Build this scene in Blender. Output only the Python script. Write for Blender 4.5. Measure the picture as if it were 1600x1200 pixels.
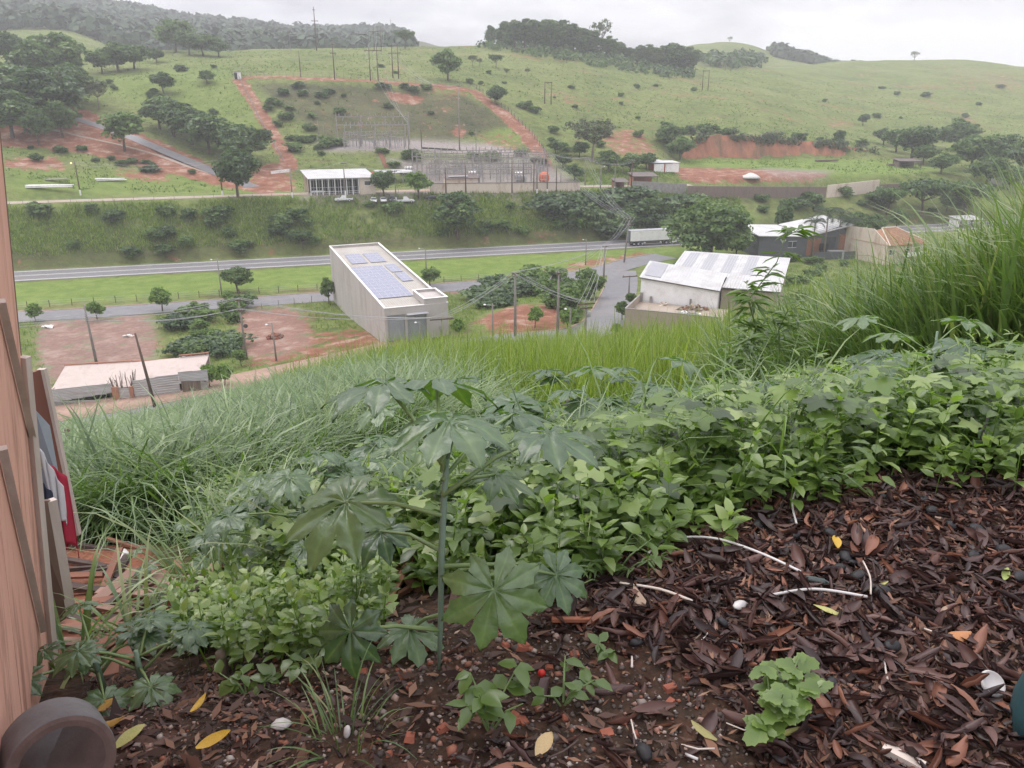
import bpy, math, random
import numpy as np
from mathutils import Vector, Matrix, Quaternion
for o in list(bpy.data.objects): bpy.data.objects.remove(o, do_unlink=True)
SC = bpy.context.scene
COL = SC.collection
RAD = math.radians
rnd = random.Random(11)
rng = np.random.default_rng(11)

# ------------------------------------------------------------------ camera, sky, sun, exposure
PITCH = RAD(20.0); FPX = 1232.0
CP, SP = math.cos(PITCH), math.sin(PITCH)
cam = bpy.data.cameras.new('camera'); cam_o = bpy.data.objects.new('camera', cam); COL.objects.link(cam_o)
cam.sensor_width = 36; cam.lens = 36*FPX/1600; cam.clip_end = 9000; cam.clip_start = 0.02
cam_o.location = (0, 0, 0); cam_o.rotation_euler = (RAD(90)-PITCH, 0, 0)
SC.camera = cam_o

SUN_EL, SUN_AZ = RAD(58), RAD(-60)
W = bpy.data.worlds.new('World'); SC.world = W; W.use_nodes = True
nt = W.node_tree; nt.nodes.clear()
def N(nt, t, **kw):
    n = nt.nodes.new(t)
    for k, v in kw.items():
        if k.startswith('i_'):
            n.inputs[k[2:].replace('_', ' ')].default_value = v
        else: setattr(n, k, v)
    return n
out = N(nt, 'ShaderNodeOutputWorld'); bg = N(nt, 'ShaderNodeBackground'); bg.inputs[1].default_value = 0.1
sky = N(nt, 'ShaderNodeTexSky', sky_type='NISHITA', sun_disc=False, sun_elevation=SUN_EL, sun_rotation=SUN_AZ)
tc = N(nt, 'ShaderNodeTexCoord'); mp = N(nt, 'ShaderNodeMapping'); mp.inputs['Scale'].default_value = (1.0, 1.0, 3.2)
nz = N(nt, 'ShaderNodeTexNoise'); nz.inputs['Scale'].default_value = 3.4; nz.inputs['Detail'].default_value = 5; nz.inputs['Roughness'].default_value = .55
rp = N(nt, 'ShaderNodeValToRGB')
rp.color_ramp.elements[0].position = .38; rp.color_ramp.elements[0].color = (4.5, 4.35, 5.0, 1)
rp.color_ramp.elements[1].position = .60; rp.color_ramp.elements[1].color = (8.8, 8.7, 9.1, 1)
mx = N(nt, 'ShaderNodeMix', data_type='RGBA'); mx.inputs[0].default_value = .93
L = nt.links.new
# overcast sky: three times as bright overhead as at the horizon (the standard overcast distribution)
sx = N(nt, 'ShaderNodeSeparateXYZ'); L(tc.outputs['Generated'], sx.inputs[0])
ov = N(nt, 'ShaderNodeMath', operation='MULTIPLY_ADD'); ov.inputs[1].default_value = 2.0; ov.inputs[2].default_value = 1.0
cl0 = N(nt, 'ShaderNodeMath', operation='MAXIMUM'); cl0.inputs[1].default_value = 0.0; L(sx.outputs[2], cl0.inputs[0]); L(cl0.outputs[0], ov.inputs[0])
vm = N(nt, 'ShaderNodeVectorMath', operation='SCALE'); L(rp.outputs[0], vm.inputs[0]); L(ov.outputs[0], vm.inputs[3])
L(tc.outputs['Generated'], mp.inputs[0]); L(mp.outputs[0], nz.inputs['Vector']); L(nz.outputs[0], rp.inputs[0])
L(sky.outputs[0], mx.inputs[6]); L(vm.outputs[0], mx.inputs[7]); L(mx.outputs[2], bg.inputs[0]); L(bg.outputs[0], out.inputs[0])

sl = bpy.data.lights.new('sun', 'SUN'); sl.energy = 1.5; sl.angle = RAD(35); sl.color = (1, .96, .9)
so = bpy.data.objects.new('sun', sl); COL.objects.link(so)
sd = Vector((math.sin(SUN_AZ)*math.cos(SUN_EL), math.cos(SUN_AZ)*math.cos(SUN_EL), math.sin(SUN_EL)))
so.rotation_euler = sd.to_track_quat('Z', 'Y').to_euler(); so.location = (0, 0, 300)
vs = SC.view_settings; vs.view_transform = 'Standard'; vs.look = 'None'; vs.gamma = 1; vs.use_curve_mapping = False
vs.exposure = 0.18
SC.cycles.max_bounces = 6; SC.cycles.diffuse_bounces = 3; SC.cycles.glossy_bounces = 2; SC.cycles.transmission_bounces = 4
SC.cycles.volume_bounces = 1; SC.cycles.transparent_max_bounces = 6
SC.cycles.sample_clamp_indirect = 8

# ------------------------------------------------------------------ helpers
def tag(o, label=None, cat=None, group=None, kind=None):
    if label: o['label'] = label
    if cat: o['category'] = cat
    if group: o['group'] = group
    if kind: o['kind'] = kind
    return o
def thing(name, label, cat, loc=(0, 0, 0), rz=0.0, group=None, sc=None):
    o = bpy.data.objects.new(name, None); COL.objects.link(o)
    o.location = loc; o.rotation_euler = (0, 0, rz); o.empty_display_size = .2
    if sc is not None: o.scale = sc if hasattr(sc, '__len__') else (sc, sc, sc)
    return tag(o, label, cat, group)
def link(name, me, parent=None, loc=None, rot=None):
    o = bpy.data.objects.new(name, me); COL.objects.link(o)
    if parent: o.parent = parent
    if loc is not None: o.location = loc
    if rot is not None: o.rotation_euler = rot
    return o
def mesh_np(name, V, F, mat=None, smooth=False, attr=None, mats=None, midx=None):
    V = np.asarray(V, np.float32); F = np.asarray(F, np.int32)
    me = bpy.data.meshes.new(name); k = F.shape[1]
    me.vertices.add(len(V)); me.vertices.foreach_set('co', V.ravel())
    me.loops.add(F.size); me.loops.foreach_set('vertex_index', F.ravel())
    me.polygons.add(len(F)); me.polygons.foreach_set('loop_start', np.arange(0, F.size, k, dtype=np.int32))
    me.polygons.foreach_set('loop_total', np.full(len(F), k, np.int32))
    if smooth: me.polygons.foreach_set('use_smooth', np.ones(len(F), bool))
    if attr:
        for an, av in attr.items():
            av = np.asarray(av, np.float32)
            if av.ndim == 2:
                a = me.attributes.new(an, 'FLOAT_COLOR', 'POINT'); a.data.foreach_set('color', av.ravel())
            else:
                a = me.attributes.new(an, 'FLOAT', 'POINT'); a.data.foreach_set('value', av)
    for m in (mats or ([mat] if mat else [])): me.materials.append(m)
    if midx is not None: me.polygons.foreach_set('material_index', np.asarray(midx, np.int32))
    me.update(calc_edges=True); me.validate()
    return me
class MB:
    def __init__(s): s.v = []; s.f = []
    def add(s, vs, fs):
        n = len(s.v); s.v += [tuple(p) for p in vs]; s.f += [tuple(i+n for i in f) for f in fs]; return s
    def box(s, c, d, rz=0, m=None, taper=1.0):
        x, y, z = d[0]/2, d[1]/2, d[2]/2; vs = []
        for k in (-1, 1):
            t = taper if k > 0 else 1
            for a, b in ((-1, -1), (1, -1), (1, 1), (-1, 1)): vs.append(Vector((a*x*t, b*y*t, k*z)))
        Mx = m if m is not None else Matrix.Rotation(rz, 3, 'Z')
        vs = [Mx @ p + Vector(c) for p in vs]
        return s.add(vs, [(3, 2, 1, 0), (4, 5, 6, 7), (0, 1, 5, 4), (1, 2, 6, 5), (2, 3, 7, 6), (3, 0, 4, 7)])
    def bar(s, a, b, w, h=None):
        a, b = Vector(a), Vector(b); h = h or w; d = b-a; q = d.to_track_quat('Y', 'Z').to_matrix()
        return s.box((a+b)/2, (w, d.length, h), m=q)
    def tube(s, pts, r, n=6, cap=True):
        pts = [Vector(p) for p in pts]; rs = r if hasattr(r, '__len__') else [r]*len(pts); vs = []; fs = []
        up = None
        for i, p in enumerate(pts):
            t = (pts[min(i+1, len(pts)-1)]-pts[max(i-1, 0)]).normalized()
            if up is None:
                up = t.cross(Vector((.31, .2, .93)));  up = up if up.length > .05 else t.cross(Vector((1, 0, 0)))
            up = (up - t*up.dot(t)).normalized(); w = t.cross(up)
            for k in range(n):
                a = 2*math.pi*k/n; vs.append(p+(up*math.cos(a)+w*math.sin(a))*rs[i])
        for i in range(len(pts)-1):
            for k in range(n): fs.append((i*n+k, i*n+(k+1) % n, (i+1)*n+(k+1) % n, (i+1)*n+k))
        if cap: fs += [tuple(range(n-1, -1, -1)), tuple(range((len(pts)-1)*n, len(pts)*n))]
        return s.add(vs, fs)
    def lathe(s, prof, n=12, c=(0, 0, 0), m=None):
        vs = []; fs = []; m = m or Matrix.Identity(3)
        for r, z in prof:
            for k in range(n):
                a = 2*math.pi*k/n; vs.append(m @ Vector((r*math.cos(a), r*math.sin(a), z))+Vector(c))
        for i in range(len(prof)-1):
            for k in range(n): fs.append((i*n+k, i*n+(k+1) % n, (i+1)*n+(k+1) % n, (i+1)*n+k))
        fs += [tuple(range(n-1, -1, -1)), tuple(range((len(prof)-1)*n, len(prof)*n))]
        return s.add(vs, fs)
    def prism(s, poly, y0, y1, m=None, c=(0, 0, 0)):
        # poly in (x,z), extruded along y
        n = len(poly); m = m or Matrix.Identity(3)
        vs = [m @ Vector((x, y0, z))+Vector(c) for x, z in poly]+[m @ Vector((x, y1, z))+Vector(c) for x, z in poly]
        return s.add(vs, [tuple(range(n)), tuple(range(2*n-1, n-1, -1))]+[(i, i+n, (i+1) % n+n, (i+1) % n) for i in range(n)])
    def quad(s, a, b, c, d): return s.add([a, b, c, d], [(0, 1, 2, 3)])
    def mesh(s, name, mat, smooth=False):
        me = bpy.data.meshes.new(name); me.from_pydata([tuple(v) for v in s.v], [], s.f); me.validate()
        me.materials.append(mat)
        if smooth: me.polygons.foreach_set('use_smooth', np.ones(len(me.polygons), bool))
        me.update(); return me
    def build(s, name, mat, parent=None, smooth=False, loc=None, rot=None):
        me = s.mesh(name, mat, smooth)
        import bmesh
        bm = bmesh.new(); bm.from_mesh(me); bmesh.ops.recalc_face_normals(bm, faces=bm.faces); bm.to_mesh(me); bm.free()
        return link(name, me, parent, loc, rot)

# value noise (numpy)
def _hash(ix, iy, seed):
    h = (ix.astype(np.int64)*374761393 + iy.astype(np.int64)*668265263 + seed*974711) & 0x7fffffff
    h = ((h ^ (h >> 13))*1274126177) & 0x7fffffff
    return ((h ^ (h >> 16)) & 0xffff)/65535.0
def vnoise(x, y, seed=0):
    x = np.asarray(x, float); y = np.asarray(y, float)
    ix, iy = np.floor(x), np.floor(y); fx, fy = x-ix, y-iy
    fx = fx*fx*(3-2*fx); fy = fy*fy*(3-2*fy)
    a = _hash(ix, iy, seed); b = _hash(ix+1, iy, seed); c = _hash(ix, iy+1, seed); d = _hash(ix+1, iy+1, seed)
    return (a*(1-fx)+b*fx)*(1-fy)+(c*(1-fx)+d*fx)*fy
def fbm(x, y, seed=0, o=4):
    s = 0; a = .5; t = 0
    for k in range(o):
        s = s+a*vnoise(x*2**k, y*2**k, seed+k*17); t += a; a *= .5
    return s/t

# ------------------------------------------------------------------ terrain heights
def ang(row): return 20.0+math.degrees(math.atan((row-600)/FPX))
def Hr(d, row): return (d, -d*math.tan(RAD(ang(row))))      # ground point seen at that height in the frame
def sline(X, Y): return Y-(221.5+.29*X)                      # distance beyond the highway's middle
NEARL = [(-6, -1.6), (0, -1.62), (1.6, -1.75), (2.2, -2.05), (3, -2.45), (4.2, -2.95), (5.5, -3.4), (7, -4.3)]
cols = {
 -400: NEARL+[(10, -6.0), (20, -10.3), (40, -19), (60, -28), (78, -37), (90, -42)],
 0:   NEARL+[(10, -5.9), (20, -10), (40, -18.6), (60, -27), (80, -36.3), (92, -41.5)],
 200: NEARL+[(10, -5.7), (20, -9.5), (40, -17.8), (60, -26), (80, -35), (94, -41)],
 400: [(-6, -1.6), (0, -1.62), (1.9, -1.75), (2.6, -2.05), (4, -2.75), (6.5, -3.8), (10, -5.2), (20, -8.6), (40, -15.6), (60, -23), (80, -31.5), (95, -38.5)],
 600: [(-6, -1.6), (0, -1.62), (2.1, -1.72), (3, -2.1), (5, -3.0), (8, -4.1), (12, -5.3), (20, -7.6), (40, -13.8), (62, -20.8), (80, -28), (98, -36)],
 900: [(-6, -1.6), (0, -1.6), (2.25, -1.6), (2.9, -1.85), (5, -2.75), (8, -4.0), (12, -5.3), (20, -7.7), (40, -13.4), (64, -20.6), (80, -26.5), (100, -35)],
 1150: [(-6, -1.6), (0, -1.6), (2, -1.59), (2.95, -1.62), (3.6, -1.9), (6, -2.8), (9, -3.9), (14, -5.5), (22, -7.6), (34, -10.9), (60, -20), (80, -28), (100, -34.5)],
 1300: [(-6, -1.6), (0, -1.6), (2, -1.59), (3.2, -1.6), (3.8, -1.85), (6, -2.65), (9, -3.7), (13, -5.0), (20, -7.0), (30, -9.6), (50, -17.5), (80, -29), (100, -35)],
 1450: [(-6, -1.6), (0, -1.6), (2, -1.59), (3.25, -1.62), (3.9, -1.82), (6, -2.5), (9, -3.45), (13, -4.7), (20, -6.7), (30, -9.4), (50, -17.5), (80, -30), (100, -36)],
 1600: [(-6, -1.6), (0, -1.6), (2, -1.59), (3.25, -1.63), (3.9, -1.8), (6, -2.4), (9, -3.2), (13, -4.4), (20, -6.3), (30, -9.2), (50, -18), (80, -31), (100, -37)],
 2000: [(-6, -1.6), (0, -1.6), (2, -1.59), (3.3, -1.62), (6, -2.2), (9, -2.9), (13, -4.0), (20, -6), (30, -9), (50, -18), (80, -31), (100, -37)],
}
far = {
 -400: [(190, -27), Hr(230, 235), Hr(300, 170), Hr(420, 85), Hr(640, 40), Hr(1300, -60), (1700, 120), (3500, 90)],
 0: [(214, -27), Hr(222, 296), Hr(236, 262), Hr(262, 222), Hr(290, 182), Hr(330, 140), Hr(420, 92), Hr(620, 55), Hr(1000, 22), Hr(1300, -12), (1700, 120), (3500, 90)],
 110: [(224, -26.8), Hr(230, 298), Hr(245, 272), Hr(275, 220), Hr(300, 184), Hr(335, 140), Hr(420, 98), Hr(560, 68), Hr(1000, 25), Hr(1300, 0), (1700, 115), (3500, 90)],
 200: [(232, -26.8), Hr(236, 297), Hr(252, 270), Hr(283, 218), Hr(305, 188), Hr(350, 128), Hr(430, 98), Hr(520, 76), (640, 27), Hr(1000, 38), Hr(1300, 14), (1700, 105), (3500, 80)],
 300: [(238, -26.8), Hr(242, 296), Hr(258, 272), Hr(290, 225), Hr(315, 190), Hr(355, 125), Hr(440, 95), Hr(520, 78), (640, 26), Hr(1000, 56), Hr(1300, 38), (1700, 85), (3500, 70)],
 400: [(244, -26.8), Hr(248, 292), Hr(288, 238), Hr(322, 178), Hr(362, 119), Hr(450, 92), Hr(540, 77), (640, 25), Hr(1000, 62), Hr(1300, 46), (1700, 75), (3500, 60)],
 480: [(249, -26.8), (262, -26.5), Hr(285, 240), Hr(305, 212), Hr(330, 165), Hr(362, 121), Hr(450, 92), Hr(545, 76), (650, 24), Hr(1000, 68), Hr(1300, 54), (1700, 62), (3500, 50)],
 600: [(254, -26.8), (272, -26.3), Hr(288, 236), Hr(312, 219), Hr(330, 176), Hr(338, 166), Hr(356, 126), Hr(450, 93), Hr(555, 72), (650, 26), Hr(1300, 52), (1700, 60), (3500, 50)],
 700: [(258, -26.8), (278, -26.3), Hr(292, 238), Hr(316, 226), Hr(336, 180), Hr(362, 132), Hr(450, 96), Hr(565, 72), (650, 27), Hr(1300, 75), (1700, 50), (3500, 40)],
 800: [(262, -26.8), (284, -26.3), Hr(296, 246), Hr(318, 226), Hr(345, 175), Hr(380, 145), Hr(460, 100), Hr(575, 70), (660, 28), (1300, 35), (3500, 30)],
 900: [(262, -27), (276, -26.6), Hr(296, 262), Hr(325, 222), Hr(360, 186), Hr(400, 155), Hr(470, 112), Hr(585, 78), (680, 26), (1300, 32), (3500, 30)],
 1000: [(262, -27.5), Hr(272, 284), Hr(292, 262), Hr(330, 222), Hr(370, 192), Hr(430, 155), Hr(520, 118), Hr(610, 96), (720, 24), Hr(900, 88), (1300, 42), (3500, 30)],
 1070: [(264, -27.5), Hr(276, 282), Hr(320, 258), Hr(334, 248), Hr(340, 220), Hr(380, 196), Hr(440, 160), Hr(540, 126), Hr(640, 108), Hr(800, 92), Hr(1000, 74), (1300, 40), (3500, 30)],
 1150: [(266, -27.5), Hr(280, 280), Hr(330, 250), Hr(340, 246), Hr(344, 212), Hr(385, 193), Hr(450, 160), Hr(560, 128), Hr(700, 104), Hr(850, 84), Hr(1000, 68), (1200, 44), (3500, 30)],
 1220: [(268, -27.5), Hr(283, 279), Hr(335, 250), Hr(343, 246), Hr(348, 214), Hr(385, 200), Hr(440, 176), Hr(560, 140), Hr(720, 112), Hr(900, 92), Hr(1000, 86), (1200, 44), (3500, 30)],
 1300: [(272, -28), Hr(286, 279), Hr(340, 252), Hr(348, 247), Hr(353, 224), Hr(390, 214), Hr(450, 190), Hr(580, 150), Hr(720, 118), Hr(860, 98), (980, 30), (1300, 25), (3500, 20)],
 1380: [(280, -29), Hr(292, 278), Hr(345, 252), Hr(356, 244), Hr(420, 220), Hr(480, 196), Hr(600, 152), Hr(730, 118), Hr(850, 96), (980, 30), (3500, 20)],
 1480: [(290, -30), Hr(300, 282), Hr(340, 262), Hr(400, 236), Hr(480, 200), Hr(600, 152), Hr(720, 118), Hr(840, 96), (980, 28), (3500, 20)],
 1600: [(300, -31), Hr(312, 280), Hr(360, 255), Hr(420, 228), Hr(480, 200), Hr(600, 158), Hr(720, 122), Hr(830, 100), (980, 26), (3500, 20)],
 2000: [(330, -31), Hr(400, 260), Hr(460, 230), Hr(600, 170), Hr(720, 135), Hr(830, 112), (980, 22), (3500, 20)],
}
DS = np.concatenate([np.arange(-5, .8, .4), np.arange(.8, 8, .07), np.arange(8, 80, .6), np.arange(80, 380, 1.3), np.arange(380, 1100, 6), np.arange(1100, 1960, 30)])
NU = 460; US = np.linspace(-1, 1, NU)
def Wd(d): return .98*(np.maximum(d, -5)+7.5)
def col_rows(cs, d):
    Xc = []; hc = []
    for px in sorted(cs):
        a = np.array(cs[px]); h = np.interp(d, a[:, 0], a[:, 1])
        z = max(d*CP-h*SP, 1.4); Xc.append((px-800)/FPX*z); hc.append(h)
    return np.array(Xc), np.array(hc)
def blur(A, s, ax):
    k = np.exp(-.5*(np.arange(-int(3*s), int(3*s)+1)/s)**2); k /= k.sum(); n = len(k)//2
    P = np.concatenate([np.repeat(np.take(A, [0], ax), n, ax), A, np.repeat(np.take(A, [-1], ax), n, ax)], ax)
    out = np.zeros_like(A)
    for i, w in enumerate(k): out += w*np.take(P, np.arange(i, i+A.shape[ax]), ax)
    return out
GX = np.array([US*Wd(d) for d in DS]); GY = np.repeat(DS[:, None], NU, 1)
HN = np.zeros_like(GX); HF = np.zeros_like(GX)
for i, d in enumerate(DS):
    Xc, hc = col_rows(cols, d); HN[i] = np.interp(GX[i], Xc, hc)
    Xc, hc = col_rows(far, d); HF[i] = np.interp(GX[i], Xc, hc)
HN = blur(HN, 9, 1); HF = blur(HF, 4, 1); HF = blur(HF, .8, 0)
GS = sline(GX, GY)
def smooth(a, b, x): t = np.clip((x-a)/(b-a), 0, 1); return t*t*(3-2*t)
hst = np.interp(GX, [-140, -56, -25, 0, 20, 60, 160], [-42.5, -41, -38, -35.8, -35.6, -35, -36])
top = np.interp(GX, [-300, -60, 20, 60, 120, 200], [-26.8, -26.8, -27.2, -28.5, -31, -32])
VAL = np.where(GS < -40, hst+(-41-hst)*smooth(-97, -46, GS), -41+.5*smooth(-34, -12, GS))
VAL = np.where(GS > 9, -40.5+(top+40.5)*np.clip((GS-9)/19, 0, 1)**.85, VAL)
wv = smooth(-128, -110, GS); wf = smooth(37, 44, GS)
H = HN*(1-wv)+VAL*wv; H = H*(1-wf)+HF*wf
amp = np.interp(GY, [0, 2, 6, 20, 90, 100, 250, 300, 600, 1300], [.02, .03, .08, .25, .25, .12, .25, .7, 2.2, 9])
scl = np.interp(GY, [0, 6, 60, 300, 1300], [.9, .9, .25, .06, .012])
H = H+amp*(fbm(GX*.05, GY*.05, 3)*0)
for a0, a1, sc_, am in ((-9, 7, 1.6, .07), (5, 100, .22, .5), (245, 640, .05, 1.8), (560, 4000, .012, 14)):
    m_ = smooth(a0, a0+max(3, abs(a0)*.1), GY)*(1-smooth(a1*.9, a1*1.05, GY))
    m_ = m_*np.where((GS > -118) & (GS < 44), 0, 1)
    H = H+m_*am*(fbm(GX*sc_, GY*sc_, 5)-.5)
FL = H.copy()
def carve(line, hw, fade, dz=-.06, flat=None):
    """level the ground along a road; line = [(x,y,z)]"""
    global FL
    best = np.full(FL.shape, 1e9); hz = np.zeros(FL.shape)
    for a, b in zip(line[:-1], line[1:]):
        dx, dy = b[0]-a[0], b[1]-a[1]; l2 = dx*dx+dy*dy
        t = np.clip(((GX-a[0])*dx+(GY-a[1])*dy)/l2, 0, 1)
        q = np.hypot(GX-a[0]-t*dx, GY-a[1]-t*dy); z = a[2]+t*(b[2]-a[2])
        m = q < best; best = np.where(m, q, best); hz = np.where(m, z, hz)
    w = 1-smooth(hw, hw+fade, best)
    FL = FL*(1-w)+(hz+dz)*w
    return best
def zat(x, y):
    x = np.asarray(x, float); y = np.asarray(y, float)
    i = np.clip(np.searchsorted(DS, y)-1, 0, len(DS)-2); t = (y-DS[i])/(DS[i+1]-DS[i]); t = np.clip(t, 0, 1)
    def rowv(k):
        u = (x/Wd(DS[k])+1)/2*(NU-1); j = np.clip(np.floor(u).astype(int), 0, NU-2); f = np.clip(u-j, 0, 1)
        return FL[k, j]*(1-f)+FL[k, j+1]*f
    return rowv(i)*(1-t)+rowv(i+1)*t
def ray(px, row):
    x = (px-800)/FPX; y = (600-row)/FPX
    return Vector((x, CP+y*SP, -SP+y*CP))
def hit(px, row, d0=1.0, d1=3000):
    """the ground point that this sight line reaches first beyond distance d0"""
    v = ray(px, row); v = v/v.y
    ds = DS[(DS > d0) & (DS < d1)]
    g = v.z*ds-zat(v.x*ds, ds)
    k = np.argmax(g < 0)
    if not (g < 0).any(): k = np.argmin(g)
    if k == 0: d = ds[0]
    else:
        a, b = g[k-1], g[k]; d = ds[k-1]+(ds[k]-ds[k-1])*(a/(a-b) if a != b else .5)
    return Vector((v.x*d, d, float(zat(v.x*d, d))))
def atd(px, row, d):
    v = ray(px, row); return v/v.y*d
def ath(px, row, h):
    v = ray(px, row); return v*(h/v.z)
def ppm(p): return FPX/(p.y*CP-p.z*SP)                       # reference pixels per metre there
def proj(X, Y, Z):
    zc = np.maximum(Y*CP-Z*SP, .05); return 800+FPX*X/zc, 600-FPX*(Y*SP+Z*CP)/zc
# ------------------------------------------------------------------ materials
def newmat(name):
    m = bpy.data.materials.new(name); m.use_nodes = True; t = m.node_tree; t.nodes.clear()
    o = t.nodes.new('ShaderNodeOutputMaterial'); return m, t, o
def ramp(t, stops):
    r = t.nodes.new('ShaderNodeValToRGB'); e = r.color_ramp.elements
    while len(e) < len(stops): e.new(.5)
    for k, (p, c) in enumerate(stops): e[k].position = p; e[k].color = (*c, 1)
    return r
def pbr(name, c, c2=None, scale=4.0, rough=.7, metal=0.0, spec=.4, bump=0.0, bscale=None, detail=6, stretch=None, coat=0, dirt=None, dscale=.6):
    m, t, o = newmat(name); p = t.nodes.new('ShaderNodeBsdfPrincipled'); t.links.new(p.outputs[0], o.inputs[0])
    p.inputs['Roughness'].default_value = rough; p.inputs['Metallic'].default_value = metal; p.inputs['Specular IOR Level'].default_value = spec
    c2 = c2 or tuple(x*.72 for x in c)
    co = t.nodes.new('ShaderNodeTexCoord'); mpn = t.nodes.new('ShaderNodeMapping')
    if stretch: mpn.inputs['Scale'].default_value = stretch
    t.links.new(co.outputs['Object'], mpn.inputs[0])
    n = t.nodes.new('ShaderNodeTexNoise'); n.inputs['Scale'].default_value = scale; n.inputs['Detail'].default_value = detail; n.inputs['Roughness'].default_value = .62
    t.links.new(mpn.outputs[0], n.inputs['Vector'])
    r = ramp(t, [(.32, c2), (.68, c)]); t.links.new(n.outputs[0], r.inputs[0]); last = r.outputs[0]
    if dirt:
        n2 = t.nodes.new('ShaderNodeTexNoise'); n2.inputs['Scale'].default_value = dscale; n2.inputs['Detail'].default_value = 7; n2.inputs['Roughness'].default_value = .7
        t.links.new(mpn.outputs[0], n2.inputs['Vector'])
        r2 = ramp(t, [(.5, (0, 0, 0)), (.72, (1, 1, 1))]); t.links.new(n2.outputs[0], r2.inputs[0])
        mxn = t.nodes.new('ShaderNodeMix'); mxn.data_type = 'RGBA'; mxn.inputs[7].default_value = (*dirt, 1)
        t.links.new(r2.outputs[0], mxn.inputs[0]); t.links.new(last, mxn.inputs[6]); last = mxn.outputs[2]
    t.links.new(last, p.inputs['Base Color'])
    if bump:
        b = t.nodes.new('ShaderNodeBump'); b.inputs['Strength'].default_value = bump; b.inputs['Distance'].default_value = .02
        nb = n
        if bscale:
            nb = t.nodes.new('ShaderNodeTexNoise'); nb.inputs['Scale'].default_value = bscale; nb.inputs['Detail'].default_value = 5
            t.links.new(mpn.outputs[0], nb.inputs['Vector'])
        t.links.new(nb.outputs[0], b.inputs['Height']); t.links.new(b.outputs[0], p.inputs['Normal'])
    return m
def leafmat(name, stops, rough=.45, spec=.35, trans=.25, attr='var', objrand=0.0, tcol=None, vein=None, bump=0):
    m, t, o = newmat(name); p = t.nodes.new('ShaderNodeBsdfPrincipled')
    p.inputs['Roughness'].default_value = rough; p.inputs['Specular IOR Level'].default_value = spec
    a = t.nodes.new('ShaderNodeAttribute'); a.attribute_name = attr
    fac = a.outputs['Fac']
    if objrand:
        oi = t.nodes.new('ShaderNodeObjectInfo'); ma = t.nodes.new('ShaderNodeMath'); ma.operation = 'MULTIPLY_ADD'; ma.inputs[1].default_value = objrand
        t.links.new(oi.outputs['Random'], ma.inputs[0])
        sb = t.nodes.new('ShaderNodeMath'); sb.operation = 'SUBTRACT'; sb.inputs[1].default_value = objrand*.5; sb.use_clamp = True
        t.links.new(fac, ma.inputs[2]); t.links.new(ma.outputs[0], sb.inputs[0]); fac = sb.outputs[0]
    r = ramp(t, stops); t.links.new(fac, r.inputs[0]); colo = r.outputs[0]
    if vein:
        va = t.nodes.new('ShaderNodeAttribute'); va.attribute_name = 'vein'
        mv = t.nodes.new('ShaderNodeMix'); mv.data_type = 'RGBA'; mv.inputs[7].default_value = (*vein, 1)
        t.links.new(va.outputs['Fac'], mv.inputs[0]); t.links.new(colo, mv.inputs[6]); colo = mv.outputs[2]
    if bump:
        co = t.nodes.new('ShaderNodeTexCoord'); nb = t.nodes.new('ShaderNodeTexNoise'); nb.inputs['Scale'].default_value = bump; nb.inputs['Detail'].default_value = 4
        t.links.new(co.outputs['Object'], nb.inputs['Vector']); b = t.nodes.new('ShaderNodeBump'); b.inputs['Strength'].default_value = .14; b.inputs['Distance'].default_value = .03
        t.links.new(nb.outputs[0], b.inputs['Height']); t.links.new(b.outputs[0], p.inputs['Normal'])
        r2 = ramp(t, [(.35, (.62, .62, .6)), (.65, (1.25, 1.2, 1.1))]); t.links.new(nb.outputs[0], r2.inputs[0]); mm = t.nodes.new('ShaderNodeMix'); mm.data_type = 'RGBA'; mm.blend_type = 'MULTIPLY'; mm.inputs[0].default_value = .35
        t.links.new(colo, mm.inputs[6]); t.links.new(r2.outputs[0], mm.inputs[7]); colo = mm.outputs[2]
    t.links.new(colo, p.inputs['Base Color'])
    if trans:
        tr = t.nodes.new('ShaderNodeBsdfTranslucent'); mixc = t.nodes.new('ShaderNodeMix'); mixc.data_type = 'RGBA'; mixc.blend_type = 'MULTIPLY'; mixc.inputs[0].default_value = 1
        mixc.inputs[7].default_value = (*(tcol or (1.6, 1.9, .7)), 1); t.links.new(colo, mixc.inputs[6]); t.links.new(mixc.outputs[2], tr.inputs[0])
        ms = t.nodes.new('ShaderNodeMixShader'); ms.inputs[0].default_value = trans
        t.links.new(p.outputs[0], ms.inputs[1]); t.links.new(tr.outputs[0], ms.inputs[2]); t.links.new(ms.outputs[0], o.inputs[0])
    else: t.links.new(p.outputs[0], o.inputs[0])
    return m
M = {}
M['asphalt'] = pbr('asphalt', (.19, .182, .19), (.125, .12, .126), 1.2, .5, spec=.4, bump=.1, dirt=(.17, .155, .15), dscale=.12)
M['wet_asphalt'] = pbr('wet_asphalt', (.2, .195, .205), (.14, .135, .145), .7, .38, spec=.5, bump=.08, dirt=(.24, .21, .2), dscale=.1)
M['track'] = pbr('gravel_track', (.40, .34, .28), (.30, .24, .19), .6, .9, dirt=(.36, .2, .13), dscale=.1)
M['paint_white'] = pbr('road_paint', (.8, .78, .76), (.62, .6, .58), 2, .6)
M['kerb'] = pbr('kerb_concrete', (.40, .3, .24), (.28, .19, .15), 1.5, .85)
M['walk'] = pbr('pink_pavement', (.40, .27, .21), (.32, .2, .15), 1.1, .85, dirt=(.25, .17, .13))

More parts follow.
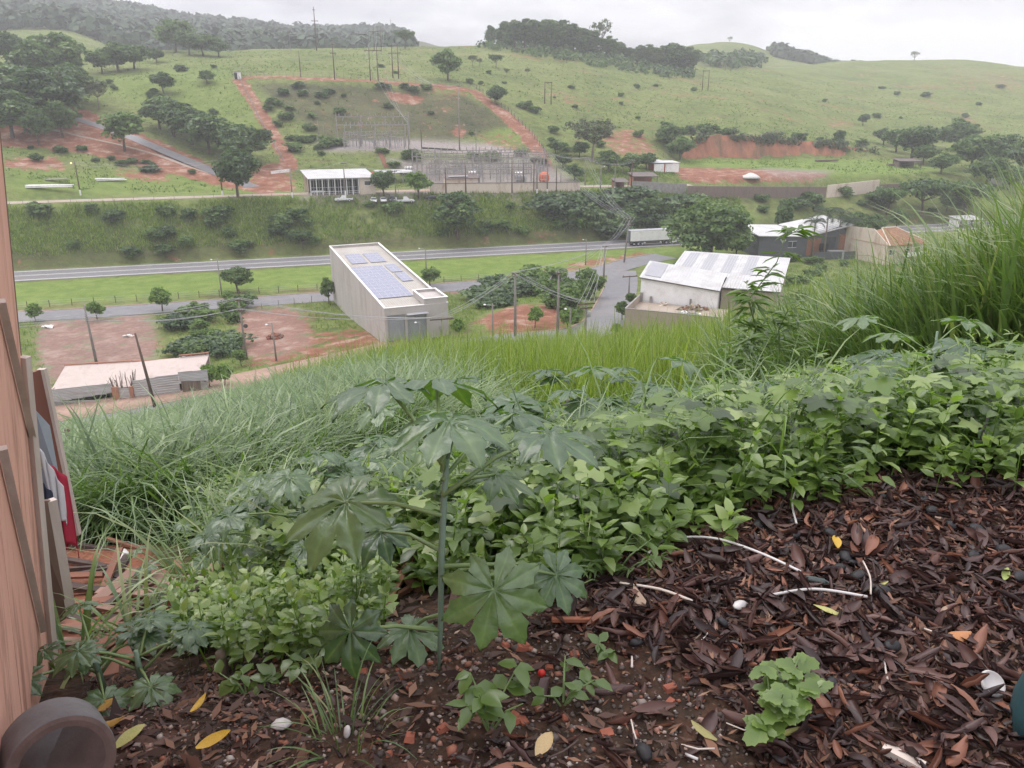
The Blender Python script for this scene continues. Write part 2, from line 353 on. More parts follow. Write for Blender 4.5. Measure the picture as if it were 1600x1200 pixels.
# ------------------------------------------------------------------ roads: lines in the world
def road_on_valley(pts, n=1):
    return [(x, y, float(z)) for x, y, z in pts]
highway_line = [(x, 221.5+.29*x, -40.45) for x in range(-270, 300, 10)]
SR = [(-260, 101.6), (-118, 146.8), (-93, 152.5), (-60, 162.5), (-30, 172), (-8, 180), (6, 185.5), (17, 191), (26, 199), (33, 207.5), (42, 215)]
def dens(pts, step=4.0):
    out = []
    P = [Vector(p) for p in pts]
    for i in range(len(P)-1):
        a, b, c, d = P[max(i-1, 0)], P[i], P[i+1], P[min(i+2, len(P)-1)]
        n = max(1, int((c-b).length/step))
        for k in range(n):
            t = k/n
            out.append(.5*((2*b)+(-a+c)*t+(2*a-5*b+4*c-d)*t*t+(-a+3*b-3*c+d)*t**3))
    out.append(P[-1]); return [tuple(p) for p in out]
side_line = dens([(x, y, -41.0 if x < 20 else -40.9) for x, y in SR])
right_line = dens([(27.5, 196, -41.0), (25.7, 181, -40.6), (20.8, 154, -38.6), (15.6, 131, -36.7), (9.5, 121.5, -35.95), (-1, 118.4, -35.9)])
low_line = dens([(-1, 118.4, -35.9), (-10, 115, -36.4), (-25, 107.5, -38), (-56, 95.3, -40.8), (-90, 84, -42.0), (-130, 71, -43)])
serv_line = [(x, 221.5+.29*x+33.5, float(np.interp(x, [-300, -60, 20, 50], [-26.7, -26.7, -27.1, -27.7]))) for x in range(-220, 61, 10)]
for ln, hw, fd in ((highway_line, 8.5, 3), (side_line, 4.6, 3), (right_line, 4.4, 3), (low_line, 5.5, 4), (serv_line, 4.5, 3)): carve(ln, hw, fd)
def drape(pts_px, d0, d1=3000, step=6):
    P = [hit(x, y, d0, d1) for x, y in pts_px]
    return dens([tuple(p) for p in P], step)
hill_line = drape([(60, 170), (112, 184), (160, 198), (215, 218), (262, 238), (310, 258), (350, 274), (395, 292)], 232)
lower_hill_line = drape([(70, 200), (130, 214), (185, 226), (245, 242), (300, 262), (352, 277)], 232)
carve(hill_line, 4.0, 3); carve(lower_hill_line, 1.6, 2)
# level building pads
def pad(cx, cy, w, l, rz, z, fade=4, dz=-.05):
    global FL
    c, s = math.cos(rz), math.sin(rz); dx, dy = GX-cx, GY-cy
    u = np.abs(dx*c+dy*s)-w/2; v = np.abs(-dx*s+dy*c)-l/2
    q = np.maximum(np.maximum(u, v), 0)
    w_ = 1-smooth(0, fade, q); FL = FL*(1-w_)+(z+dz)*w_

# ------------------------------------------------------------------ the ground sheet
PX, PY = proj(GX, GY, FL)
def inpoly(poly):
    x, y = PX, PY; c = np.zeros(x.shape, bool); n = len(poly)
    for i in range(n):
        x1, y1 = poly[i]; x2, y2 = poly[(i+1) % n]
        if y1 == y2: continue
        c ^= ((y1 > y) != (y2 > y)) & (x < (x2-x1)*(y-y1)/(y2-y1)+x1)
    return c.astype(float)
def zone(poly, d0, d1, soft=1.0): return blur(blur(inpoly(poly)*(GY > d0)*(GY < d1), soft, 0), soft, 1)
def dline(pts_px, d0, hw, soft=1.5, d1=3000):
    ln = [hit(x, y, d0, d1) for x, y in pts_px]; best = np.full(FL.shape, 1e9)
    for a, b in zip(ln[:-1], ln[1:]):
        dx, dy = b[0]-a[0], b[1]-a[1]; l2 = dx*dx+dy*dy+1e-6
        t = np.clip(((GX-a[0])*dx+(GY-a[1])*dy)/l2, 0, 1)
        best = np.minimum(best, np.hypot(GX-a[0]-t*dx, GY-a[1]-t*dy))
    return 1-smooth(hw, hw+soft, best)
def build_ground():
    nzA = fbm(GX*.12, GY*.12, 21, 5); nzB = fbm(GX*.035, GY*.05, 33, 5)
    # R red soil, G lawn, B grey gravel, A dark scrub
    Rr = np.zeros(FL.shape); Gg = np.zeros(FL.shape); Bb = np.zeros(FL.shape); Aa = np.zeros(FL.shape)
    red = [
     ([(-60, 224), (40, 230), (130, 238), (200, 256), (280, 274), (350, 292), (425, 306), (430, 296), (350, 268), (250, 222), (205, 205), (120, 165), (95, 160), (90, 195), (-60, 200)], 225, 340, 1.0),
          ([(10, 246), (95, 246), (98, 268), (10, 264)], 225, 330, .7), ([(170, 262), (260, 268), (275, 288), (190, 280)], 225, 330, .6),
     ([(55, 495), (240, 490), (250, 560), (180, 600), (60, 600)], 100, 165, .66), ([(375, 480), (470, 480), (490, 540), (440, 560), (370, 560)], 100, 165, .8),
     ([(380, 540), (600, 505), (640, 560), (380, 580)], 90, 140, .6), ([(800, 478), (880, 475), (885, 520), (790, 525), (740, 500)], 100, 165, .9),
     ([(690, 446), (810, 438), (800, 455), (700, 462)], 100, 190, .7),
     ([(380, 258), (452, 252), (462, 300), (400, 298)], 225, 300, .7), ([(1070, 285), (1050, 262), (1180, 264), (1300, 272), (1270, 282), (1150, 286)], 260, 345, .9),
     ([(1330, 395), (1480, 420), (1480, 470), (1400, 430)], 90, 200, .5), ([(1410, 330), (1480, 340), (1480, 352), (1400, 352)], 150, 260, .6),
     ([(920, 205), (1000, 200), (1030, 240), (960, 245)], 280, 420, .55), ([(1500, 170), (1545, 205), (1500, 225)], 400, 800, .5),
     ([(1530, 110), (1600, 112), (1600, 150), (1540, 140)], 600, 850, .35), ([(1280, 180), (1340, 190), (1330, 205), (1290, 200)], 380, 600, .4),
     ([(1480, 110), (1560, 120), (1520, 140), (1470, 128)], 600, 850, .3),
     ([(605, 142), (665, 150), (655, 165), (610, 158)], 325, 370, .8), ([(712, 195), (725, 195), (728, 216), (712, 214)], 305, 370, .9),
     ([(740, 210), (800, 205), (830, 245), (760, 245)], 290, 370, .4), ([(440, 145), (640, 150), (700, 190), (680, 222), (510, 218)], 310, 362, .16)]
    for poly, d0, d1, s in red: Rr = np.maximum(Rr, s*zone(poly, d0, d1, 3.0 if d1 < 200 else 1.3))
    Rr = np.maximum(Rr, dline([(372, 124), (400, 165), (425, 205), (445, 240), (455, 262)], 240, 1.9)*.75)
    Rr = np.maximum(Rr, dline([(385, 121), (480, 123), (600, 128), (700, 136), (742, 143)], 300, 1.6)*.75)
    Rr = np.maximum(Rr, dline([(742, 143), (790, 180), (825, 212), (842, 238), (852, 262)], 262, 2.4)*.8)
    Rr = np.maximum(Rr, dline([(700, 455), (1000, 398)], 150, 1.5, 3)*.5)
    # bare bank foot above the highway, cliff face
    Rr = np.maximum(Rr, .3*(smooth(8, 9.5, GS)-smooth(11, 13.5, GS))*smooth(.42, .6, nzA)*(GY < 300))
    slope = np.abs(np.gradient(FL, axis=0)/np.maximum(np.gradient(GY, axis=0), 1e-3))
    Rr = np.maximum(Rr, smooth(.75, 1.1, slope)*(GY > 320)*(GY < 420)*(GX > 20))
    Rr = np.maximum(Rr, smooth(.58, .74, nzB)*.36*(GY > 330)*(GY < 800)*(GX > -60))
    # near: red soil yard beside the shack
    Rr = np.maximum(Rr, zone([(60, 820), (215, 840), (330, 1000), (120, 1010), (60, 1000)], 1.5, 8, 1.2))
    Gg = np.maximum(Gg, ((GS > -31) & (GS < -9)).astype(float)*(GX > -200)*(GX < 60))
    for poly, d0, d1, s in [([(20, 262), (480, 282), (480, 306), (20, 306)], 222, 262, .7), ([(1070, 248), (1400, 250), (1500, 262), (1300, 285), (1270, 280), (1300, 268), (1150, 262), (1060, 258)], 262, 350, 1),
         ([(752, 196), (815, 200), (828, 228), (790, 225)], 300, 370, .8), ([(120, 120), (350, 100), (375, 125), (430, 235), (240, 180)], 300, 520, .5),
         ([(1120, 330), (1420, 335), (1420, 420), (1150, 380)], 150, 260, .8)]:
        Gg = np.maximum(Gg, s*zone(poly, d0, d1, 1.2))
    for poly, d0, d1, s in [([(495, 222), (640, 218), (760, 224), (860, 250), (640, 236), (500, 236)], 285, 330, 1), ([(470, 300), (900, 296), (905, 312), (470, 312)], 228, 285, .9), ([(55, 495), (240, 490), (250, 560), (180, 600), (60, 600)], 100, 165, .42), ([(375, 480), (470, 480), (490, 540), (440, 560), (370, 560)], 100, 165, .3), ([(690, 446), (810, 438), (800, 455), (700, 462)], 100, 190, .4),
         ([(590, 248), (850, 250), (905, 290), (680, 300)], 240, 300, .9), ([(1180, 262), (1300, 266), (1290, 278), (1220, 280)], 262, 345, .5)]:
        Bb = np.maximum(Bb, s*zone(poly, d0, d1, 1.2))
    Aa = np.maximum(Aa, smooth(.5, .66, nzB)*((GY > 640) & (GX < 0) | (GY > 980)))
    Aa = np.maximum(Aa, ((GY > 700) & (GX < -60)).astype(float)*.9)
    Aa = np.maximum(Aa, zone([(1095, 95), (1180, 90), (1160, 104), (1090, 104)], 600, 1100, 1)*.8)
    Aa = np.maximum(Aa, zone([(395, 130), (560, 134), (730, 150), (800, 195), (700, 222), (510, 220)], 300, 372, 1)*.85)
    Aa = np.maximum(Aa, (smooth(8, 10, GS)-smooth(12, 16, GS))*(GY < 300)*.45)
    near = 1-smooth(3.6, 8, GY)
    V = np.stack([GX, GY, FL], -1).reshape(-1, 3)
    n0, n1 = FL.shape; idx = np.arange(n0*n1).reshape(n0, n1)
    F = np.stack([idx[:-1, :-1], idx[:-1, 1:], idx[1:, 1:], idx[1:, :-1]], -1).reshape(-1, 4)
    cov = np.stack([Rr, Gg, Bb, Aa], -1).reshape(-1, 4)
    m, t, o = newmat('ground'); p = t.nodes.new('ShaderNodeBsdfPrincipled'); t.links.new(p.outputs[0], o.inputs[0])
    p.inputs['Roughness'].default_value = .9; p.inputs['Specular IOR Level'].default_value = .15
    co = t.nodes.new('ShaderNodeTexCoord')
    def noise(s, d=6, r=.6, mapping=None):
        n = t.nodes.new('ShaderNodeTexNoise'); n.inputs['Scale'].default_value = s; n.inputs['Detail'].default_value = d; n.inputs['Roughness'].default_value = r
        if mapping:
            mp_ = t.nodes.new('ShaderNodeMapping'); mp_.inputs['Scale'].default_value = mapping; t.links.new(co.outputs['Object'], mp_.inputs[0]); t.links.new(mp_.outputs[0], n.inputs['Vector'])
        else: t.links.new(co.outputs['Object'], n.inputs['Vector'])
        return n.outputs[0]
    def mix(f, a, b):
        x = t.nodes.new('ShaderNodeMix'); x.data_type = 'RGBA'
        for s_, k in ((f, 0), (a, 6), (b, 7)):
            if hasattr(s_, 'links'): t.links.new(s_, x.inputs[k])
            else: x.inputs[k].default_value = s_ if k == 0 else (*s_, 1)
        return x.outputs[2]
    def math_(op, a, b, clamp=False):
        x = t.nodes.new('ShaderNodeMath'); x.operation = op; x.use_clamp = clamp
        for s_, k in ((a, 0), (b, 1)):
            if hasattr(s_, 'links'): t.links.new(s_, x.inputs[k])
            else: x.inputs[k].default_value = s_
        return x.outputs[0]
    cv = t.nodes.new('ShaderNodeAttribute'); cv.attribute_name = 'cover'
    sp = t.nodes.new('ShaderNodeSeparateColor'); t.links.new(cv.outputs['Color'], sp.inputs[0])
    nr = t.nodes.new('ShaderNodeAttribute'); nr.attribute_name = 'near'
    past = ramp(t, [(.34, (.08, .11, .03)), (.48, (.155, .195, .048)), (.62, (.215, .235, .085))]); t.links.new(noise(.035, 8, .68), past.inputs[0])
    tuft = ramp(t, [(.42, (.05, .08, .024)), (.56, (.165, .2, .06))]); t.links.new(noise(.45, 5, .7), tuft.inputs[0])
    base = mix(.45, past.outputs[0], tuft.outputs[0])
    spots = ramp(t, [(.60, (0, 0, 0)), (.68, (1, 1, 1))]); t.links.new(noise(.22, 3, .5), spots.inputs[0])
    base = mix(math_('MULTIPLY', spots.outputs[0], .55), base, (.06, .085, .035))
    lawn = ramp(t, [(.35, (.12, .185, .035)), (.65, (.19, .255, .06))]); t.links.new(noise(.3, 6), lawn.inputs[0])
    # cattle terracettes: broken bands that follow the contour
    sz_ = t.nodes.new('ShaderNodeSeparateXYZ'); t.links.new(co.outputs['Object'], sz_.inputs[0])
    bandv = math_('SINE', math_('ADD', math_('MULTIPLY', sz_.outputs[2], 4.2), math_('MULTIPLY', noise(.05, 5, .6), 26.0)), 0)
    bf = ramp(t, [(.72, (0, 0, 0)), (.95, (1, 1, 1))]); t.links.new(math_('MULTIPLY_ADD' if False else 'MULTIPLY', math_('ADD', bandv, 1.0), .5), bf.inputs[0])
    brk = ramp(t, [(.45, (0, 0, 0)), (.62, (1, 1, 1))]); t.links.new(noise(.11, 4, .6), brk.inputs[0])
    base = mix(math_('MULTIPLY', math_('MULTIPLY', bf.outputs[0], brk.outputs[0]), .55), base, (.15, .1, .055))
    base = mix(math_('MULTIPLY', sp.outputs[1], .9), base, lawn.outputs[0])
    scrub = ramp(t, [(.34, (.03, .042, .02)), (.5, (.085, .075, .042)), (.62, (.1, .11, .045))]); t.links.new(noise(.09, 8, .75), scrub.inputs[0])
    base = mix(cv.outputs['Alpha'], base, scrub.outputs[0])
    soil = ramp(t, [(.3, (.17, .07, .042)), (.52, (.26, .115, .072)), (.68, (.41, .29, .225))]); t.links.new(noise(.28, 8, .65), soil.inputs[0])
    edge = math_('ADD', sp.outputs[0], math_('MULTIPLY', math_('SUBTRACT', noise(.33, 8, .72), .5), 2.3))
    ef = ramp(t, [(.34, (0, 0, 0)), (.54, (1, 1, 1))]); t.links.new(edge, ef.inputs[0])
    ef2 = math_('MULTIPLY', ef.outputs[0], math_('GREATER_THAN', sp.outputs[0], .03))
    base = mix(ef2, base, soil.outputs[0])
    grav = ramp(t, [(.35, (.22, .19, .18)), (.65, (.33, .29, .27))]); t.links.new(noise(1.2, 6), grav.inputs[0])
    base = mix(sp.outputs[2], base, grav.outputs[0])
    # close by: dark wet humus with reddish clay and grit
    hum = ramp(t, [(.3, (.02, .014, .011)), (.5, (.048, .03, .021)), (.7, (.1, .05, .032))]); t.links.new(noise(9, 8, .7), hum.inputs[0])
    grit = ramp(t, [(.62, (0, 0, 0)), (.67, (1, 1, 1))]); t.links.new(noise(55, 3, .5), grit.inputs[0])
    hum2 = mix(math_('MULTIPLY', grit.outputs[0], .5), hum.outputs[0], (.16, .12, .1))
    clay = ramp(t, [(.35, (.17, .062, .035)), (.65, (.28, .115, .07))]); t.links.new(noise(4, 8, .65), clay.inputs[0])
    hum3 = mix(sp.outputs[0], hum2, clay.outputs[0])
    base = mix(nr.outputs['Fac'], base, hum3)
    t.links.new(base, p.inputs['Base Color'])
    b = t.nodes.new('ShaderNodeBump'); b.inputs['Strength'].default_value = .8; b.inputs['Distance'].default_value = .8
    t.links.new(math_('ADD', noise(.5, 6, .7), math_('MULTIPLY', noise(28, 4), .02)), b.inputs['Height']); t.links.new(b.outputs[0], p.inputs['Normal'])
    me = mesh_np('ground', V, F, m, True, {'cover': cov, 'near': near.ravel()})
    tag(link('ground', me), kind='structure')
    return dict(R=Rr, G=Gg, B=Bb, A=Aa)

def strip(name, line, hw, mat, dz=0.0, off=0.0, kind='structure', parent=None, thick=0.0):
    """a flat ribbon along a line in the world"""
    P = [Vector(p) for p in line]; V = []; F = []
    for i, p in enumerate(P):
        t = (P[min(i+1, len(P)-1)]-P[max(i-1, 0)]); t.z = 0; t.normalize(); n = Vector((t.y, -t.x, 0))
        row = [p+n*(off-hw)+Vector((0, 0, dz)), p+n*(off+hw)+Vector((0, 0, dz))]
        if thick: row = [row[0]-Vector((0, 0, thick)), row[0], row[1], row[1]-Vector((0, 0, thick))]
        V += row
    k = 4 if thick else 2
    for i in range(len(P)-1):
        for j in range(k-1): F.append((i*k+j, i*k+j+1, (i+1)*k+j+1, (i+1)*k+j))
    me = mesh_np(name, [tuple(v) for v in V], F, mat); o = link(name, me, parent)
    if kind: tag(o, kind=kind)
    return o
# ------------------------------------------------------------------ build the setting
PADS = []
def add_pad(cx, cy, w, l, rz, z, fade=4): pad(cx, cy, w, l, rz, z, fade); PADS.append((cx, cy, w, l, rz))
# (pads are levelled before the sheet is made)
WH = dict(fl=ath(603, 529, -36.2), fr=ath(705, 524, -36.2))
COVER = build_ground()
strip('highway', highway_line, 6.6, M['asphalt'])
for off, w in ((-5.4, .2), (5.4, .2), (-.2, .1), (.2, .1)):
    strip('road_marking', highway_line, w, M['paint_white'], .02, off)
strip('side_road', side_line, 4.2, M['wet_asphalt'])
strip('street', right_line, 3.6, M['wet_asphalt'], .02)
strip('lower_street', low_line, 3.8, M['asphalt'], .04)
strip('kerb', right_line[3:], .14, M['kerb'], .13, 3.75, thick=.3)
strip('kerb', low_line[3:], .14, M['kerb'], .15, 3.95, thick=.3)
strip('pavement', low_line[3:], 3.2, M['walk'], .13, 7.3, thick=.6)
strip('kerb', side_line, .16, M['kerb'], .12, -4.4, thick=.3)
strip('service_track', serv_line, 2.9, M['track'])
strip('hill_road', hill_line, 2.6, M['wet_asphalt'])
strip('concrete_channel', lower_hill_line, .8, M['track'], .1, thick=.3)

# air
def haze():
    m, t, o = newmat('haze'); v = t.nodes.new('ShaderNodeVolumePrincipled')
    v.inputs['Color'].default_value = (.93, .935, .98, 1); v.inputs['Density'].default_value = HAZE; v.inputs['Anisotropy'].default_value = .2
    t.links.new(v.outputs[0], o.inputs['Volume'])
    mb = MB(); mb.box((0, 975, 56), (4200, 2000, 224)); ob = mb.build('haze', m); tag(ob, kind='stuff')
HAZE = .00037
haze()
# ------------------------------------------------------------------ trees and shrubs
def leaf_quads(C, Nrm, size, elong=1.5, seed=0):
    """one diamond leaf face per centre C facing Nrm"""
    r = np.random.default_rng(seed); n = len(C)
    Nrm = Nrm/np.linalg.norm(Nrm, axis=1, keepdims=True)
    a = r.normal(size=(n, 3)); a -= Nrm*np.sum(a*Nrm, 1, keepdims=True); a /= np.linalg.norm(a, axis=1, keepdims=True)
    b = np.cross(Nrm, a); s = size[:, None] if hasattr(size, '__len__') else size
    l = a*s*elong*.5; w = b*s*.5/elong*1.25
    V = np.stack([C-l, C+w+l*.15, C+l, C-w+l*.15], 1).reshape(-1, 3)
    return V, np.arange(4*n).reshape(n, 4)
def crown_np(seed, ctr, nclump, per, leaf, crad, shell=.6, updown=.35, gap=0.0, shape=None):
    r = np.random.default_rng(seed)
    # clump centres inside the crown's ellipsoids; ctr = [(x,y,z,rx,ry,rz)]
    C = []; wts = np.array([e[3]*e[4]*e[5] for e in ctr]); wts = wts/wts.sum()
    for k in range(nclump):
        e = ctr[r.choice(len(ctr), p=wts)]; v = r.normal(size=3); v /= np.linalg.norm(v)
        if v[2] < -.45 and r.random() < updown: v[2] *= -.6
        q = (shell+(1-shell)*r.random()**.5) if r.random() < .85 else r.random()
        C.append([e[0]+v[0]*e[3]*q, e[1]+v[1]*e[4]*q, e[2]+v[2]*e[5]*q])
    C = np.array(C); cr = crad*(.55+.8*r.random(nclump)); tone = r.random(nclump)
    cl = np.repeat(np.arange(nclump), per); n = len(cl)
    d = r.normal(size=(n, 3)); d /= np.linalg.norm(d, axis=1, keepdims=True); d[:, 2] = np.where(r.random(n) < .7, np.abs(d[:, 2]), d[:, 2])
    rad = cr[cl]*(.55+.45*r.random(n)); P = C[cl]+d*rad[:, None]*np.array([1.15, 1.15, .75])
    nr = d*.7+r.normal(size=(n, 3))*.55+np.array([0, 0, .45])
    V, F = leaf_quads(P, nr, leaf*(.55+.9*r.random(n)), 1.35, seed+5)
    var = np.clip(.5+.55*(tone[cl]-.5)+.45*(r.random(n)-.5), 0, 1)
    return V, F, np.repeat(var, 4)
def trunk_mb(h, r0, limbs, seed, base=(0, 0, 0), fork=.45, spread=.5, lean=0.0):
    r = random.Random(seed); mb = MB(); top = Vector((lean*h*.4+r.uniform(-.1, .1)*h*.3, r.uniform(-.1, .1)*h*.3, h*fork))
    mid = Vector((top.x*.35, top.y*.4, h*fork*.5))
    mb.tube([Vector((0, 0, -.4)), Vector((0, 0, .0)), mid, top], [r0*1.5, r0*1.25, r0, r0*.82], 7)
    for k in range(limbs):
        a = 2*math.pi*(k+r.random()*.6)/limbs; sp = spread*h*r.uniform(.6, 1.1)
        e = top+Vector((math.cos(a)*sp, math.sin(a)*sp, h*(1-fork)*r.uniform(.45, .85)))
        m = top.lerp(e, .5)+Vector((math.cos(a)*sp*.12, math.sin(a)*sp*.12, -h*.03))
        mb.tube([top-Vector((0, 0, .1)), m, e], [r0*.6, r0*.38, r0*.12], 5)
        for q in range(2):
            a2 = a+r.uniform(-.9, .9); e2 = m+Vector((math.cos(a2)*sp*.5, math.sin(a2)*sp*.5, h*.18))
            mb.tube([m, e2], [r0*.28, r0*.08], 4)
    return mb
M['bark'] = pbr('bark', (.13, .095, .07), (.06, .045, .035), 3, .9, bump=.4, stretch=(1, 1, .25))
M['pale_bark'] = pbr('pale_bark', (.26, .22, .18), (.13, .11, .09), 3, .9, stretch=(1, 1, .25))
def lf(name, dark, mid, light, **k): M[name] = leafmat(name, [(.0, dark), (.5, mid), (1.0, light)], **k)
lf('leaf_deep', (.026, .056, .016), (.068, .125, .032), (.14, .21, .055), objrand=.45)
lf('leaf_mid', (.04, .075, .018), (.095, .16, .035), (.16, .24, .06), objrand=.3)
lf('leaf_bright', (.06, .11, .018), (.13, .22, .035), (.2, .3, .06), objrand=.25)
lf('leaf_olive', (.04, .055, .026), (.085, .11, .048), (.135, .16, .08), objrand=.3)
lf('leaf_blue', (.035, .065, .032), (.085, .135, .06), (.17, .23, .11), objrand=.6)
KIND = {}
def kind(name, leafm, variants, build):
    KIND[name] = []
    for v in range(variants):
        tr, (V, F, var), h = build(100*len(KIND)+v)
        KIND[name].append((tr.mesh('trunk', M['bark' if leafm != 'leaf_olive' else 'pale_bark'], True) if tr else None,
                           mesh_np('crown', V, F, M[leafm], False, {'var': var}), h))
def lobes(seed, n, R, zc, rz, r):
    q = random.Random(seed); out = [(0, 0, zc, R*.7, R*.7, rz*.85)]
    for k in range(n):
        a = 2*math.pi*(k+q.random()*.7)/n; d = R*q.uniform(.4, .66)
        out.append((math.cos(a)*d, math.sin(a)*d, zc+rz*q.uniform(-.4, .35), R*r*q.uniform(.7, 1.15), R*r*q.uniform(.7, 1.15), rz*r*q.uniform(.8, 1.2)))
    return out
kind('round_tree', 'leaf_mid', 3, lambda s: (trunk_mb(5.2, .13, 4, s, fork=.38, spread=.22), crown_np(s, lobes(s, 6, 2.0, 3.2, 1.95, .55), 90, 46, .28, .55), 5.2))
kind('bright_tree', 'leaf_bright', 3, lambda s: (trunk_mb(5.0, .12, 4, s, fork=.36, spread=.22), crown_np(s, lobes(s, 6, 2.0, 3.0, 1.9, .55), 90, 46, .28, .55), 5.0))
kind('dark_tree', 'leaf_deep', 4, lambda s: (trunk_mb(8.5, .24, 5, s, fork=.32, spread=.26), crown_np(s, lobes(s, 8, 3.7, 5.0, 3.3, .5), 150, 46, .42, .9, .5), 8.6))
kind('broad_tree', 'leaf_deep', 3, lambda s: (trunk_mb(7.5, .24, 6, s, fork=.42, spread=.5, lean=.12), crown_np(s, lobes(s, 8, 5.2, 5.6, 1.9, .42), 140, 40, .42, .85, .5), 7.9))
kind('thin_tree', 'leaf_olive', 3, lambda s: (trunk_mb(9.5, .22, 6, s, fork=.4, spread=.42), crown_np(s, lobes(s, 7, 4.8, 6.6, 2.4, .48), 84, 26, .34, .8, .65), 9.7))
kind('tall_tree', 'leaf_deep', 4, lambda s: (trunk_mb(15, .28, 6, s, fork=.5, spread=.2), crown_np(s, lobes(s, 8, 4.4, 8.0, 6.9, .44), 170, 42, .62, 1.25, .5), 15.2))
kind('shrub', 'leaf_mid', 4, lambda s: (None, crown_np(s, lobes(s, 6, 1.2, .9, 1.05, .55), 50, 30, .24, .38, .55), 1.95))
kind('dark_shrub', 'leaf_deep', 3, lambda s: (None, crown_np(s, lobes(s, 6, 1.2, .9, 1.1, .55), 50, 30, .24, .38, .55), 2.0))
kind('grey_shrub', 'leaf_blue', 2, lambda s: (None, crown_np(s, lobes(s, 6, 1.7, .8, .9, .55), 46, 30, .24, .45, .55), 1.8))
kind('mango_tree', 'leaf_deep', 1, lambda s: (trunk_mb(12, .45, 7, s, fork=.3, spread=.42), crown_np(s, lobes(s, 11, 8.4, 6.6, 4.8, .42)+[(0, 0, 7.6, 6.4, 6.4, 5.0)], 400, 60, .5, 1.2, .6), 13.0))
kind('bare_tree', 'leaf_olive', 1, lambda s: (trunk_mb(6, .16, 7, s, fork=.4, spread=.4), crown_np(s, lobes(s, 6, 3.0, 4.6, 1.4, .5), 24, 14, .34, .6, .6), 6.1))
NT = {}
def tree(k, px, row, hpx, label, wf=1.0, name=None, cat='tree', group=None, d0=96, rz=None, p=None, wpx=None):
    p = p or hit(px, row, d0); v = NT.get(k, 0); NT[k] = v+1
    tr, cr, h = KIND[k][v % len(KIND[k])]
    s = hpx/ppm(p)/h*1.04; s_ = (s*wf, s*wf, s)
    nm = name or {'shrub': 'shrub', 'dark_shrub': 'shrub', 'grey_shrub': 'shrub'}.get(k, 'tree')
    o = thing(nm, label, 'shrub' if nm == 'shrub' else cat, p, rnd.uniform(0, 6.28) if rz is None else rz, group, s_)
    if tr:
        link('trunk', tr, o)
    link('crown', cr, o)
    return o
